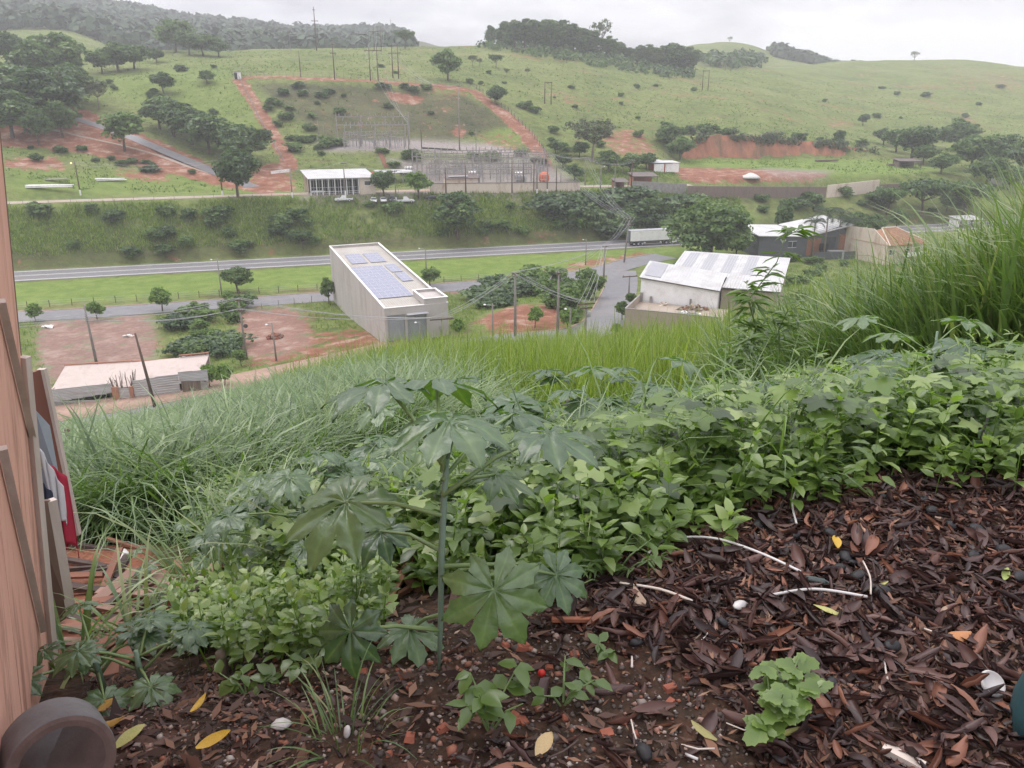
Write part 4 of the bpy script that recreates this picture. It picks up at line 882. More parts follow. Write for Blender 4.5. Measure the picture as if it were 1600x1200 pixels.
def back_hall():
    o = thing('white_hall', 'wide hall with ribbed white roof and grey skylight strips behind the white shed', 'hall', YO, YR)
    part('wall', M['beige'], o, ((18.1, 12.5, 1.6), (9.2, .2, 7.4)), ((22.6, 21, 1.9), (.2, 17, 8.0)), ((13, 33, 2.4), (19, .2, 9)), ((3.5, 25.5, 2), (.2, 15, 8)))
    Z = lambda y: 5.75+(y-12.2)*.085
    def slab(nm, x0, x1, y0, y1, mat, up, th): return quadpart(nm, mat, o if nm == 'roof' else rr[0], [(x0, y0, Z(y0)+up), (x1, y0, Z(y0)+up), (x1, y1, Z(y1)+up), (x0, y1, Z(y1)+up)], th)
    rr = [slab('roof', 13.55, 23, 12, 18, M['white_sheet'], 0, .1)]; slab('roof', 3.2, 23, 18, 33.5, M['white_sheet'], 0, .1)
    for x in (4.6, 8.2, 11.8, 15.6): slab('skylight', x, x+1.9, 20.5, 32.5, M['skylight'], .035, .03)
    mb = MB()
    for k in range(40):
        x = 3.6+k*.49; y0 = 18.1 if x < 13.8 else 12.1
        mb.bar((x, y0, Z(y0)+.03), (x, 33.4, Z(33.4)+.03), .06, .08)
    mb.build('roof_ribs', M['white_sheet'], rr[0])
    mb = MB(); mb.bar((13.6, 11.95, Z(12)-.1), (23, 11.95, Z(12)-.1), .1, .16); mb.build('eave_trim', M['dark_steel'], o)
back_hall()
def in_yard(x, y, z): c, s = math.cos(YR), math.sin(YR); return (YO[0]+c*x-s*y, YO[1]+s*x+c*y, YO[2]+z)
def brick_heap(label, p, n, size, seed, mats, spread=(1.6, .8), group=None):
    r = random.Random(seed); o = thing('brick_heap', label, 'heap', p, 0, group); me = {}
    for m in mats: mb = MB(); mb.box((0, 0, 0), size); me[m] = mb.mesh('brick', M[m])
    for k in range(n):
        a, q = r.uniform(0, 6.28), math.sqrt(r.random()); x, y = math.cos(a)*q*spread[0], math.sin(a)*q*spread[1]
        link('brick', me[r.choice(mats)], o, (x, y, size[2]*.5+(1-q)*r.random()*spread[1]*.8), (r.uniform(-.5, .5), r.uniform(-.5, .5), r.uniform(0, 3.1)))
    return o
brick_heap('heap of pale rubble and sacks inside the beige yard', in_yard(9.2, 3.4, 2.45), 46, (.55, .34, .26), 3, ['white_paint', 'concrete', 'skylight'], (2.6, .8))
brick_heap('reddish brick rubble against the white wall inside the beige yard', in_yard(9.6, 8.0, 2.45), 56, (.5, .28, .22), 4, ['brick', 'beige', 'wood'], (2.7, 1.3))
brick_heap('low stack of boards against the white wall inside the beige yard', in_yard(4.6, 9.0, 2.45), 12, (1.5, .25, .12), 5, ['cream', 'beige'], (.6, .4))
brick_heap('white blocks at the right end of the beige yard', in_yard(13.6, 2.6, 2.45), 20, (.6, .34, .26), 6, ['white_paint', 'cream'], (1.0, .7))
brick_heap('red brick pile with timber on the bare left lot', hit(431, 528, 96), 60, (.5, .3, .26), 7, ['brick', 'rust', 'wood'], (1.6, 1.2))
brick_heap('pale blocks lying on the bare left lot', hit(200, 526, 96), 14, (.5, .3, .2), 8, ['white_paint', 'cream'], (1.0, .5))
brick_heap('pale rubble in the bushes at the left lot edge', hit(76, 512, 96), 16, (.6, .35, .25), 9, ['white_paint', 'cream'], (1.2, .7))

# dark building with the white butterfly roof
def dark_building():
    o = thing('dark_building', 'dark grey building with white butterfly roof behind the palms', 'building', (66.2, 211.5, -41), RAD(9))
    mb = MB(); mb.prism([(0, -1), (13.6, -1), (13.6, 5.6), (0, 6.1)], 0, .3); mb.build('front_wall', M['dark_wall'], o)
    mb = MB(); mb.prism([(13.6, -1), (26, -1), (26, 6.9), (23.4, 8.2), (13.6, 5.6)], .0, .3); mb.build('gable_wall', M['dark_wall'], o)
    part('side_wall', M['dark_wall'], o, ((.15, 6.5, 2.4), (.3, 12.3, 7)), ((25.85, 6.5, 2.6), (.3, 12.3, 7.6)))
    part('brick_panel', M['brick'], o, ((15.9, -.03, 2.7), (4.0, .1, 4.6))); part('brick_panel', M['brick'], o, ((24.4, -.03, 3.2), (2.4, .1, 5.4)))
    w = part('window', M['glass'], o, ((20.7, -.02, 3.8), (2.6, .1, 3.0))); part('frame', M['dark_steel'], w, ((20.7, -.08, 5.35), (2.9, .1, .18)), ((20.7, -.08, 2.25), (2.9, .1, .18)), ((19.3, -.08, 3.8), (.18, .1, 3.2)), ((22.1, -.08, 3.8), (.18, .1, 3.2)), ((20.7, -.08, 3.8), (.12, .1, 3)))
    w = part('window', M['glass'], o, ((9.6, -.02, 3.6), (2.2, .1, 1.6))); part('frame', M['white_paint'], w, ((9.6, -.07, 4.45), (2.4, .08, .1)), ((9.6, -.07, 2.75), (2.4, .08, .1)), ((9.6, -.07, 3.6), (.08, .08, 1.6)))
    part('billboard', M['dark'], o, ((18.2, -1.2, 2.9), (2.5, .2, 1.9)), ((17.3, -1.2, 1), (.12, .12, 2)), ((19.1, -1.2, 1), (.12, .12, 2)))
    quadpart('roof', M['white_sheet'], o, [(-.6, -.7, 6.3), (13.6, -.7, 5.75), (11.0, 12.5, 7.0), (-.6, 12.5, 7.4)], .2)
    r = quadpart('roof', M['white_sheet'], o, [(13.6, -.7, 5.8), (26.6, -.7, 8.6), (24.6, 12.5, 9.4), (11.4, 12.5, 7.1)], .2)
    mb = MB()
    for k in range(1, 13): x = 13.6+k*1.0; z = 5.86+(k)*.2154; mb.bar((x, -.7, z), (x-2.1, 12.4, z+.98), .08, .08)
    mb.build('roof_ribs', M['white_sheet'], r)
    part('roof_box', M['dark_wall'], o, ((9.2, 3, 6.9), (2.2, 2, 1.2)))
    part('garden_wall', M['dark_wall'], o, ((20.5, -4, .5), (13, .2, 3)))
dark_building()
tag(part('crate', M['steel'], None, (tuple(Vector(hit(1304, 404, 96))+Vector((0, 0, 1.1))), (4.2, 1.6, 2.2))), 'pale slatted crate on the red ground before the dark building', 'crate')

# cream house with the clay tile roof
def cream_house():
    o = thing('cream_house', 'cream house with clay tile roof beyond the tall grass', 'house', (96.5, 202.5, -41), RAD(24))
    mb = MB(); mb.add([(0, 0, -1), (.25, 0, -1), (.25, 15, -1), (0, 15, -1), (0, 0, 5.4), (.25, 0, 5.4), (0, 5.0, 8.7), (.25, 5.0, 8.7), (0, 15, 8.2), (.25, 15, 8.2)],
                    [(0, 4, 6, 8, 3), (1, 2, 9, 7, 5), (0, 1, 5, 4), (4, 5, 7, 6), (6, 7, 9, 8), (2, 3, 8, 9)]); mb.build('end_wall', M['cream'], o)
    f = part('front_wall', M['cream'], o, ((6.7, .12, 2.0), (12.9, .24, 6.0)), ((6.7, 11, 2), (12.9, .24, 6)), ((13.1, 5.6, 2), (.24, 10.6, 6)))
    for x, wd in ((1.9, 1.8), (7.2, 1.5), (11.0, 1.5)):
        w = part('window', M['glass'], o, ((x, -.02, 3.3), (wd, .1, 1.3))); part('frame', M['white_paint'], w, ((x, -.06, 4.0), (wd+.2, .1, .1)), ((x, -.06, 2.6), (wd+.2, .1, .1)), ((x, -.06, 3.3), (.08, .1, 1.3)))
    part('balcony', M['white_paint'], o, ((9.2, -.8, 2.1), (7.4, 1.5, .2)), ((9.2, -1.5, 2.6), (7.4, .12, 1.0)))
    R1, R2, zr, ze = (3.4, 5.6), (8.4, 5.6), 8.5, 5.1
    e = [(-.1, -.9), (13.9, -.9), (13.9, 11.9), (-.1, 11.9)]
    r = MB(); r.add([(*e[0], ze), (*e[1], ze), (*e[2], ze), (*e[3], ze), (*R1, zr), (*R2, zr)], [(0, 1, 5, 4), (1, 2, 5), (2, 3, 4, 5), (3, 0, 4)])
    ro = r.build('roof', M['tile'], o)
    # courses of curved tiles, each a row running up the slope
    mb = MB()
    for k in range(34):
        x = .1+k*.405
        t = 1.0
        if x < R1[0]: t = (x+.1)/(R1[0]+.1)
        if x > R2[0]: t = (13.9-x)/(13.9-R2[0])
        if t > .06: mb.tube([(x, -.95, ze+.03), (x, -.95+6.55*t, ze+(zr-ze)*t+.05)], .13, 5)
    for k in range(31):
        y = -.7+k*.405; t = (y+.9)/6.5 if y < 5.6 else (11.9-y)/6.3
        if t > .06: mb.tube([(13.95, y, ze+.03), (13.9-5.5*t, y, ze+(zr-ze)*t+.05)], .13, 5)
    mb.build('tile_rows', M['tile'], ro)
    mb = MB(); mb.tube([(*R1, zr+.1), (*R2, zr+.1)], .2, 6); mb.tube([(*R2, zr+.1), (*e[1], ze+.1)], .18, 6); mb.tube([(*R1, zr+.1), (*e[0], ze+.1)], .16, 6); mb.build('ridge_tiles', M['cream'], ro)
cream_house()

# ruined lot with the corrugated fence by the lower street
def ruin():
    a, b = hit(76, 634, 90), hit(318, 611, 90); a.z -= .3; d = b-a; rz = math.atan2(d.y, d.x); Lh = math.hypot(d.x, d.y); sl_ = d.z/Lh
    o = thing('long_shed', 'long low shed with pale sloping roof behind the corrugated fence', 'shed', a, rz)
    mb = MB(); mb.prism([(0, -1), (9.6, -1), (9.6, 4.1), (0, 3.8)], 7, 7.25); mb.build('rear_wall', M['cream2'], o); mb = MB(); mb.prism([(9.6, -1), (Lh-.6, -1), (Lh-.6, 5.0), (16.5, 4.7), (16.5, 4.2), (9.6, 4.0)], 7.004, 7.254); mb.build('rear_wall', M['cream2'], o)
    quadpart('roof', M['cream2'], o, [(.1, .9, 2.0), (9.5, .9, 2.35), (9.5, 6.98, 4.2), (.1, 6.98, 3.95)], .14); quadpart('roof', M['cream2'], o, [(9.52, .9, 2.35), (Lh-.6, .9, 2.9), (Lh-.6, 6.98, 4.9), (9.52, 6.98, 4.2)], .14)
    part('side_wall', M['cream2'], o, ((Lh-.75, 3.6, 1.0), (.2, 6.2, 4.4))); part('side_wall', M['cream2'], o, ((.3, 3.6, .6), (.2, 6.2, 3.6)))
    mb = MB(); mb.bar((0, 7.12, 4.06), (9.6, 7.12, 4.36), .4, .12); mb.bar((9.7, 7.12, 4.26), (16.5, 7.12, 4.46), .4, .12); mb.bar((16.5, 7.12, 4.96), (Lh-.6, 7.12, 5.26), .4, .12); mb.build('wall_cap', M['brick'], o)
    f = thing('corrugated_fence', 'corrugated zinc fence with a grey door along the pink pavement', 'fence', a, rz)
    def sheet(x0, x1, z0, z1, zs=0.0):
        n = 10*3; V = []; F = []
        for i in range(n+1):
            t = i/n; z = z0+(z1-z0)*t; y = .045*math.sin(t*math.pi*2*8)
            V += [(x0, y, z+sl_*x0), (x1, y, z+sl_*x1+zs)]
        for i in range(n): F.append((2*i, 2*i+1, 2*i+3, 2*i+2))
        return link('sheet', mesh_np('sheet', V, F, M['zinc'], True), f)
    xs = [0, 1.6, 3.2, 4.8, 6.4, 8.0, 8.9]; r = random.Random(5)
    for i in range(len(xs)-1): sheet(xs[i], xs[i+1]+.08, .75+.09*i, 2.6+r.uniform(-.05, .08))
    xs = [11.9, 13.5, 15.1, 16.7, 18.2]
    for i in range(len(xs)-1): sheet(xs[i], xs[i+1]+.08, .15, 2.75+r.uniform(-.05, .08)+.05*i)
    for x0, x1 in ((18.3, 20.2), (20.2, 22.3), (22.3, Lh-.1)): sheet(x0, x1+.08, 1.5, 3.2+r.uniform(-.03, .05))
    part('base_wall', M['concrete'], f, ((4.4, .1, .0), (8.9, .2, 1.7)), ((20.4, .1, .45+sl_*20), (3.6, .2, 2.0)))
    part('gate_frame', M['brick2'], f, ((9.4, -.05, 1.2), (.9, .3, 3.2)), ((11.6, -.05, 1.2), (.5, .3, 3.2)))
    part('door', M['zinc'], f, ((10.55, .0, 1.1), (1.45, .08, 2.9)))
    part('end_panel', M['wood'], f, ((Lh-1.6, -.02, .6+sl_*Lh), (2.6, .1, 2.0)))
    k = thing('dry_sticks', 'bundle of dry branches standing behind the door of the corrugated fence', 'branches', a+Matrix.Rotation(rz, 3, 'Z') @ Vector((10.4, .55, .2)), rz)
    for i in range(16):
        x = r.uniform(-1.3, 1.3); e = Vector((x*1.5+r.uniform(-.3, .3), r.uniform(-.5, .5), r.uniform(3.4, 5.0)))
        mb = MB(); mb.tube([(x, 0, 0), Vector((x, 0, 0)).lerp(e, .5)+Vector((r.uniform(-.1, .1), 0, 0)), e], [.09, .07, .03], 5); mb.tube([Vector((x, 0, 0)).lerp(e, .6), e+Vector((r.uniform(-.5, .5), 0, -.3))], [.05, .02], 4); mb.build('branch', M['wood'], k)
    tk = thing('water_tank', 'white water tank at the back wall of the long low shed', 'tank', a+Matrix.Rotation(rz, 3, 'Z') @ Vector((16.9, 7.8, 3.3)), rz)
    MB().lathe([(.55, 0), (.62, .2), (.66, .9), (.62, 1.0)], 14).build('tank_body', M['white_paint'], tk, True); MB().lathe([(.68, 1.0), (.6, 1.12), (.1, 1.2)], 14).build('lid', M['white_paint'], tk); part('stand', M['concrete'], tk, ((0, 0, -1.8), (1.2, 1.2, 3.6)))
M['cream2'] = pbr('pinkish_render', (.55, .47, .43), (.47, .39, .35), .5, .8, dirt=(.38, .29, .25), dscale=.5)
M['brick2'] = pbr('orange_clay', (.40, .2, .13), (.3, .15, .1), 1.5, .85)
ruin()

# ---- the substation yard
def sub_building():
    o = thing('substation_shed', 'white-roofed shed with glazed front beside the parked cars', 'shed', (-58.2, 233.0, -26.9), RAD(15))
    w, l = 18.6, 13
    q = quadpart('roof', M['white_sheet'], o, [(-.5, -.6, 4.9), (w+.4, -.6, 4.9), (w+.4-1.8, l, 6.3), (-.5-1.8, l, 6.3)], .22)
    mb = MB()
    for k in range(1, 30): x = -.5+k*(w+.9)/30; mb.bar((x, -.6, 4.93), (x-1.8, l, 6.33), .06, .06)
    mb.build('roof_ribs', M['white_sheet'], q)
    part('rear_wall', M['cream'], o, ((w/2-1.5, l-.3, 2.8), (w, .2, 6.5))); part('side_wall', M['cream'], o, ((w-.1, 5, 2.3), (.2, 10, 5)), ((-.4, 9, 2.3), (.2, 7, 5)))
    part('brick_wall', M['cream'], o, ((w-2.3, .15, 2.3), (4.4, .2, 4.9)))
    wn = part('window', M['glass'], o, ((w-2.2, .02, 3.2), (1.6, .1, 1.2))); part('frame', M['white_paint'], wn, ((w-2.2, -.03, 3.85), (1.8, .1, .12)), ((w-2.2, -.03, 2.55), (1.8, .1, .12)))
    for k in range(9):
        x = .1+k*1.72; part('column', M['white_paint'], o, ((x, 0, 2.3), (.2, .2, 5.0)))
    g = part('shade_glazing', M['dark'], o, ((6.9, 2.6, 2.2), (13.6, .1, 4.6)))  # opaque near-black panes: the shade of the interior is put into their colour
    mb = MB()
    for k in range(18): mb.box((.3+k*.78, 2.5, 2.2), (.1, .1, 4.6))
    mb.box((6.9, 2.5, 2.0), (13.6, .1, .1)); mb.box((6.9, 2.5, 4.2), (13.6, .1, .1)); mb.build('mullions', M['alu'], g)
    part('railing', M['white_paint'], o, ((7, -.05, 1.1), (13.8, .06, .08)), ((7, -.05, .6), (13.8, .06, .06)))
sub_building()
def wall_between(label, a, b, h, th, mat, name='wall', cap=None, cat='wall', sink=1.0, capw=.35):
    a, b = Vector(a), Vector(b); d = b-a; o = thing(name, label, cat, a, math.atan2(d.y, d.x)); Lh = math.hypot(d.x, d.y); n = max(1, int(Lh/6))
    for i in range(n):
        x0, x1 = Lh*i/n, Lh*(i+1)/n; z0, z1 = d.z*i/n, d.z*(i+1)/n
        mb = MB(); mb.prism([(x0+.01, z0-sink), (x1-.01, z1-sink), (x1-.01, z1+h), (x0+.01, z0+h)], 0, th); mb.build('wall_panel', mat, o)
    if cap:
        mb = MB(); mb.bar((0, th/2, h+.06), (Lh, th/2, d.z+h+.06), capw, .12); mb.build('coping', cap, o)
    return o
M['dark_roof'] = pbr('brown_roof', (.16, .13, .12), (.11, .09, .085), .8, .8)
wall_between('cream wall with brown streaks in front of the lower switchyard', hit(672, 303, 225), hit(906, 300, 225), 3.0, .3, M['cream'], cap=M['dark_roof'], capw=.6)
def lean_to():
    o = thing('guard_office', 'low cream office with brown lean-to roof behind the bright tree', 'office', hit(690, 299, 225)+Vector((1.2, 3, 0)), RAD(15))
    part('wall', M['cream'], o, ((5, 2, 1.6), (10, 4, 3.6))); quadpart('roof', M['dark_roof'], o, [(-.4, -.6, 3.5), (10.4, -.6, 3.5), (10.4, 4.6, 4.4), (-.4, 4.6, 4.4)], .15)
    part('roof_hatch', M['white_sheet'], o, ((4, 1.2, 4.0), (6, 1.6, .12)))
lean_to()
def carport():
    o = thing('carport', 'white flat carport roof behind the dark green substation tree', 'carport', hit(592, 286, 225), RAD(15))
    quadpart('roof', M['white_sheet'], o, [(0, 0, 3.2), (12, 0, 3.2), (11, 6, 3.7), (-1, 6, 3.7)], .15)
    for x in (.3, 4, 8, 11.7): part('post', M['steel'], o, ((x, .3, 1.6), (.14, .14, 3.2)))
carport()
def tank(label, p, r, mat, z):
    o = thing('water_tank', label, 'tank', p)
    MB().lathe([(r*.75, z), (r, z+r*.5), (r*1.02, z+r*1.1), (r*.85, z+r*1.6), (r*.4, z+r*1.95), (.05, z+r*2.0)], 16).build('tank_body', mat, o, True)
    for a in range(4): x, y = math.cos(a*1.57)*r*.6, math.sin(a*1.57)*r*.6; MB().tube([(x, y, -.3), (x, y, z+.2)], .12, 6).build('leg', M['steel'], o)
M['orange'] = pbr('orange_paint', (.55, .13, .05), (.45, .1, .04), 1, .5); M['red_paint'] = pbr('red_paint', (.36, .06, .05), (.28, .05, .04), 1, .6)
tank('round orange tank at the right end of the lower switchyard', hit(850, 288, 225), 1.7, M['orange'], .6)
tank('dull red tank beside the white-roofed shed', hit(581, 284, 225), 1.0, M['red_paint'], 1.2)
def sheds():
    o = thing('storage_shed', 'pair of red-sided sheds with white doors by the cliff', 'shed', hit(1021, 268, 240), RAD(14))
    quadpart('roof', M['white_sheet'], o, [(-.3, -.3, 3.0), (6.6, -.3, 3.0), (3.2, 5, 3.9), (-4.6, 5, 3.9)], .15)
    part('side_wall', M['red_paint'], o, ((-.1, 2.2, 1.2), (.2, 4.4, 3.4)), ((4.2, -.02, 1.2), (.4, .2, 3.2)))
    part('door', M['white_paint'], o, ((2.05, .0, 1.1), (3.8, .15, 2.9))); part('door', M['white_paint'], o, ((7.2, .4, 1.1), (5.4, .15, 2.9)))
    quadpart('roof', M['white_sheet'], o, [(4.4, .1, 2.9), (10.2, .1, 2.9), (9.0, 4.4, 3.4), (3.8, 4.4, 3.4)], .15)
    part('rear_wall', M['red_paint'], o, ((4.5, 4.2, 1.2), (9, .2, 3.6)))
sheds()
def shack(label, px, row, w, d, h, roof, walls, rz=.2, d0=230):
    o = thing('shack', label, 'shack', hit(px, row, d0), rz)
    quadpart('roof', roof, o, [(-.4, -.5, h), (w+.4, -.5, h*.95), (w+.4, d+.4, h*1.2), (-.4, d+.4, h*1.25)], .14)
    for x, y in ((0, 0), (w/2, 0), (w, 0), (0, d), (w, d)): part('post', M['wood'], o, ((x, y, h*.45), (.18, .18, h*1.1)))
    part('rear_wall', walls, o, ((w/2, d-.1, h*.5), (w, .15, h*1.2))); part('side_wall', walls, o, ((.1, d*.55, h*.4), (.15, d*.8, h*.9)))
    return o
shack('tumbledown shack with dark tin roof on posts above the grey wall', 990, 292, 8, 5, 3.4, M['dark_roof'], M['brick'])
shack('small brick outhouse at the lane end left of the tin-roofed shack', 962, 299, 4, 4, 3.0, M['dark_roof'], M['brick'])
shack('half-collapsed shed with a white sheet in the right field', 1405, 262, 9, 5, 2.6, M['dark_roof'], M['wood'], .1)
shack('white-roofed shack at the right edge under the thicket', 1568, 290, 10, 6, 3.0, M['white_sheet'], M['white_paint'], .35)
o = shack('low white lean-to on the mid right behind the tall grass', 1500, 356, 9, 5, 2.6, M['white_sheet'], M['white_paint'], .3, 180)
o = thing('house_corner', 'white roof edge of a house cut off by the left border', 'house', hit(-8, 150, 240), RAD(10)); quadpart('roof', M['white_sheet'], o, [(-8, -.6, 4.2), (6, -.6, 4.2), (6, 7, 5.0), (-8, 7, 5.0)], .25); part('wall', M['brick'], o, ((-1.4, 3, 1.8), (13, 6, 4.4)))
o = thing('guard_hut', 'white guard hut at the top corner of the fenced cut', 'hut', hit(369, 124, 300), RAD(12)); part('wall', M['white_paint'], o, ((1.4, .1, 1.4), (1.4, .2, 3.4)), ((.6, 1.2, 1.4), (2.6, 2.0, 3.2))); part('door', M['dark'], o, ((0, .1, 1.2), (1.2, .16, 2.8))); quadpart('roof', M['dark_roof'], o, [(-1.2, -.3, 3.1), (2.4, -.3, 3.1), (2.4, 2.4, 3.3), (-1.2, 2.4, 3.3)], .15)
# retaining walls
wall_between('grey retaining wall below the tin-roofed shack', hit(986, 300, 230), hit(1072, 304, 230), 3.4, .4, M['concrete'])
M['mud_wall'] = pbr('stained_wall', (.24, .18, .15), (.16, .12, .1), .5, .9, dirt=(.12, .09, .075), dscale=.5, stretch=(1, 1, .3))
wall_between('long brown stained retaining wall under the bare platform', hit(1074, 310, 230), hit(1290, 310, 230), 3.9, .4, M['mud_wall'])
wall_between('paler cream stretch of retaining wall right of the brown one', hit(1292, 309, 230), hit(1372, 300, 230), 4.2, .4, M['cream'])
wall_between('far low end of the retaining wall by the umbrella trees', hit(1374, 300, 230), hit(1452, 296, 230), 2.6, .4, M['mud_wall'])
# small yard things
M['sand'] = pbr('white_sand', (.62, .6, .57), (.52, .5, .47), 2, .95)
def heap(label, p, r, h, mat):
    mb = MB(); prof = [(r, -.2), (r*.8, h*.28), (r*.5, h*.62), (r*.22, h*.9), (.05, h)]; mb.lathe(prof, 14)
    q = random.Random(3); mb.v = [(x*(1+q.uniform(-.12, .12)), y*(1+q.uniform(-.12, .12)), z) for x, y, z in mb.v]
    tag(mb.build('sand_heap', mat, None, True, p), label, 'heap')
heap('white sand heap on the bare platform under the red cliff', hit(1173, 277, 240), 3.4, 1.6, M['sand'])
def beams(label, p, n, L_, rz, mat, layers=1, nm='concrete_pole'):
    o = thing('pole_stack', label, 'stack', p, rz)
    mb = MB(); mb.tube([(0, 0, 0), (L_, 0, .02)], [.2, .13], 8); me = mb.mesh(nm, mat, True)
    for k in range(n): link(nm, me, o, (rnd.uniform(-.4, .4), (k % 4)*.46, .2+.4*(k//4)), (0, 0, rnd.uniform(-.03, .03)))
    return o
beams('nearest stack of white concrete poles lying on the left lawn', hit(40, 294, 222), 8, 12.0, RAD(10), M['white_paint'])
beams('short stack of pale poles behind the nearest one on the left lawn', hit(69, 282, 222), 4, 6.0, RAD(8), M['concrete'])
beams('separate stack of pale poles on the lawn right of the lit lamp', hit(151, 283, 222), 6, 8.0, RAD(12), M['white_paint'])
beams('dark timber pile in the right field below the cliff', hit(1276, 253, 260), 8, 10.0, RAD(14), M['wood'], nm='log')
beams('grey timber pile beside the half-collapsed shed', hit(1388, 259, 260), 6, 9.0, RAD(6), M['wood'], nm='log')
# garden kerb of the substation lane
wall_between('short low white wall on the red slope beside the hill road', hit(424, 272, 230), hit(454, 268, 230), .9, .25, M['white_paint'])
# ------------------------------------------------------------------ poles, fences, cables
M['pole'] = pbr('pole_concrete', (.27, .245, .225), (.19, .17, .155), 1.5, .9)
M['pole_wood'] = pbr('pole_wood', (.15, .1, .075), (.075, .052, .04), 3, .9, stretch=(1, 1, .08))
M['wire'] = pbr('cable', (.36, .36, .37), (.28, .28, .29), 1, .5)
m_, t_, o_ = newmat('lamp_glow'); e_ = t_.nodes.new('ShaderNodeEmission'); e_.inputs[0].default_value = (1, .55, .2, 1); e_.inputs[1].default_value = 6; t_.links.new(e_.outputs[0], o_.inputs[0]); M['glow'] = m_
POLES = {}
INS = MB().lathe([(.04, 0), (.1, .05), (.05, .1), (.1, .15), (.05, .2), (.09, .25), (.03, .3)], 7).mesh('insulator', M['porcelain'])
def pole(key, px, top, base, label, arms=(), lamp=0, wood=False, white=False, rz=None, d0=96, r=.17, extras='', group=None, lean=None, lit=False, cat='utility pole', lampup=.25):
    p = hit(px, base, d0); h = (base-top)/ppm(p)/math.cos(RAD(18))*1.0
    ang_ = RAD(16) if rz is None else rz
    o = thing('utility_pole' if not lamp or arms else 'street_lamp', label, cat, p, ang_, group)
    lx = lean or 0.0
    MB().tube([(0, 0, -.6), (lx*.5, 0, h*.5), (lx, 0, h)], [r*1.25, r, r*.62], 8).build('pole', M['pole_wood' if wood else 'pole'], o, True)
    if white: MB().tube([(0, 0, -.2), (lx*.09, 0, 1.5)], [r*1.29, r*1.24], 8).build('painted_base', M['white_paint'], o)
    tips = []
    for (zf, half, n) in arms:
        z = h*zf; xo = lx*zf
        at_ = max(.1, r*.9); a = MB().box((xo, -.14, z), (half*2, at_, at_*1.2)).build('crossarm', M['pole_wood'], o)
        for k in range(n):
            x = xo-half*.9+half*1.8*k/max(1, n-1)
            link('insulator', INS, a, (x, -.14, z+.06)); tips.append(Vector((x, -.14, z+.34)))
        MB().tube([(xo-half*.5, -.14, z), (xo, -.02, z-half*.5)], .025, 4).build('brace', M['steel'], a); MB().tube([(xo+half*.5, -.14, z), (xo, -.02, z-half*.5)], .025, 4).build('brace', M['steel'], a)
    if 'rack' in extras:
        for k in range(4): link('insulator', INS, o, (lx*.9-.05, -.2, h*.86-k*.35), (math.pi/2, 0, 0)); tips.append(Vector((lx*.9, -.45, h*.86-k*.35)))
    if 'trafo' in extras:
        t = MB().lathe([(.28, 0), (.34, .08), (.34, .85), (.26, .95)], 12, (.45, 0, h*.62)).build('transformer', M['steel'], o, True)
        MB().tube([(.35, 0, h*.62+.95), (.3, 0, h*.62+1.25)], .05, 5).build('bushing', M['porcelain'], t)
    if 'ring' in extras: MB().lathe([(.3, 0), (.36, .06), (.3, .12)], 10, (.4, 0, h*.55), Matrix.Rotation(1.57, 3, 'X')).build('cable_coil', M['dark_steel'], o)
    if lamp:
        L_ = abs(lamp); s = 1 if lamp > 0 else -1
        a = MB().tube([(lx, 0, h*.93), (lx+s*L_*.35, -.1, h*.93+L_*lampup), (lx+s*L_, -.3, h*.93+L_*lampup*1.5)], .05, 6).build('lamp_arm', M['steel'], o)
        MB().lathe([(.06, -.06), (.2, 0), (.22, .1), (.1, .17)], 8, (lx+s*(L_+.2), -.32, h*.93+L_*lampup*1.5-.02)).build('lamp_head', M['glow'] if lit else M['white_paint'], a, True)
    if not tips: tips = [Vector((lx, -.15, h*f)) for f in (.97, .9, .83)]
    Mx = Matrix.Rotation(ang_, 3, 'Z'); POLES[key] = [Mx @ q+p for q in tips]
    return o
T = ((.97, 1.0, 3),)
pole('p1', 243, 521, 636, 'bare leaning wooden pole on the pink pavement before the long low shed', wood=True, lean=-1.0, r=.2)
pole('p2', 152, 478, 572, 'concrete pole with stacked insulators behind the long low shed', extras='rack', lean=-.25, r=.2)
pole('p3', 386, 468, 562, 'concrete pole with short crossarms and a cable coil left of the brick pile', arms=((.97, .5, 2), (.8, .4, 2)), extras='ring', lean=-.2)
pole('p4', 432, 505, 564, 'lamp post with curved arm on the bare red lot', lamp=-.6, r=.13, lean=-.1, cat='street lamp')
pole('p5', 347, 406, 464, 'street lamp beside the dark round tree on the verge', lamp=-1.0, r=.14, cat='street lamp')
pole('p6', 666, 390, 424, 'street lamp behind the right edge of the grey warehouse', lamp=-1.4, r=.14, cat='street lamp')
pole('p7', 805, 428, 526, 'tall concrete pole on the left of the bare red lot by the street', arms=((.97, .6, 2),), r=.2)
pole('p8', 871, 428, 527, 'tall concrete pole standing on the right of the bare red lot', arms=((.97, .5, 2),), r=.2)
pole('p9', 914, 474, 532, 'pole with wide crossarm at the bend of the sloping street', arms=((.97, 1.4, 4), (.86, 1.0, 3)), extras='trafo', r=.2)
pole('p10', 943, 386, 442, 'pole at the corner where the side road meets the street', arms=((.97, .8, 3),), r=.19)
pole('p11', 975, 345, 410, 'leaning pole with doubled top arms beside the rear of the truck', arms=((.97, 1.6, 4), (.84, 1.4, 4)), r=.2, lean=.9)
pole('p12', 982, 432, 468, 'T-shaped pole beside the white shed', arms=((.97, 1.6, 3),), r=.17)
pole('p13', 770, 476, 538, 'lamp post at the street bend with arm to the left', lamp=-1.1, r=.14, cat='street lamp')
pole('p14', 691, 498, 534, 'pole with wide crossarm in front of the grey warehouse door', arms=((.97, 1.9, 4),), r=.18)
pole('p15', 915, 375, 414, 'street lamp on the green verge left of the truck', lamp=-.8, r=.13, cat='street lamp')
pole('p16', 657, 503, 536, 'street lamp with long arm before the second roller door', lamp=-.5, r=.12, cat='street lamp')
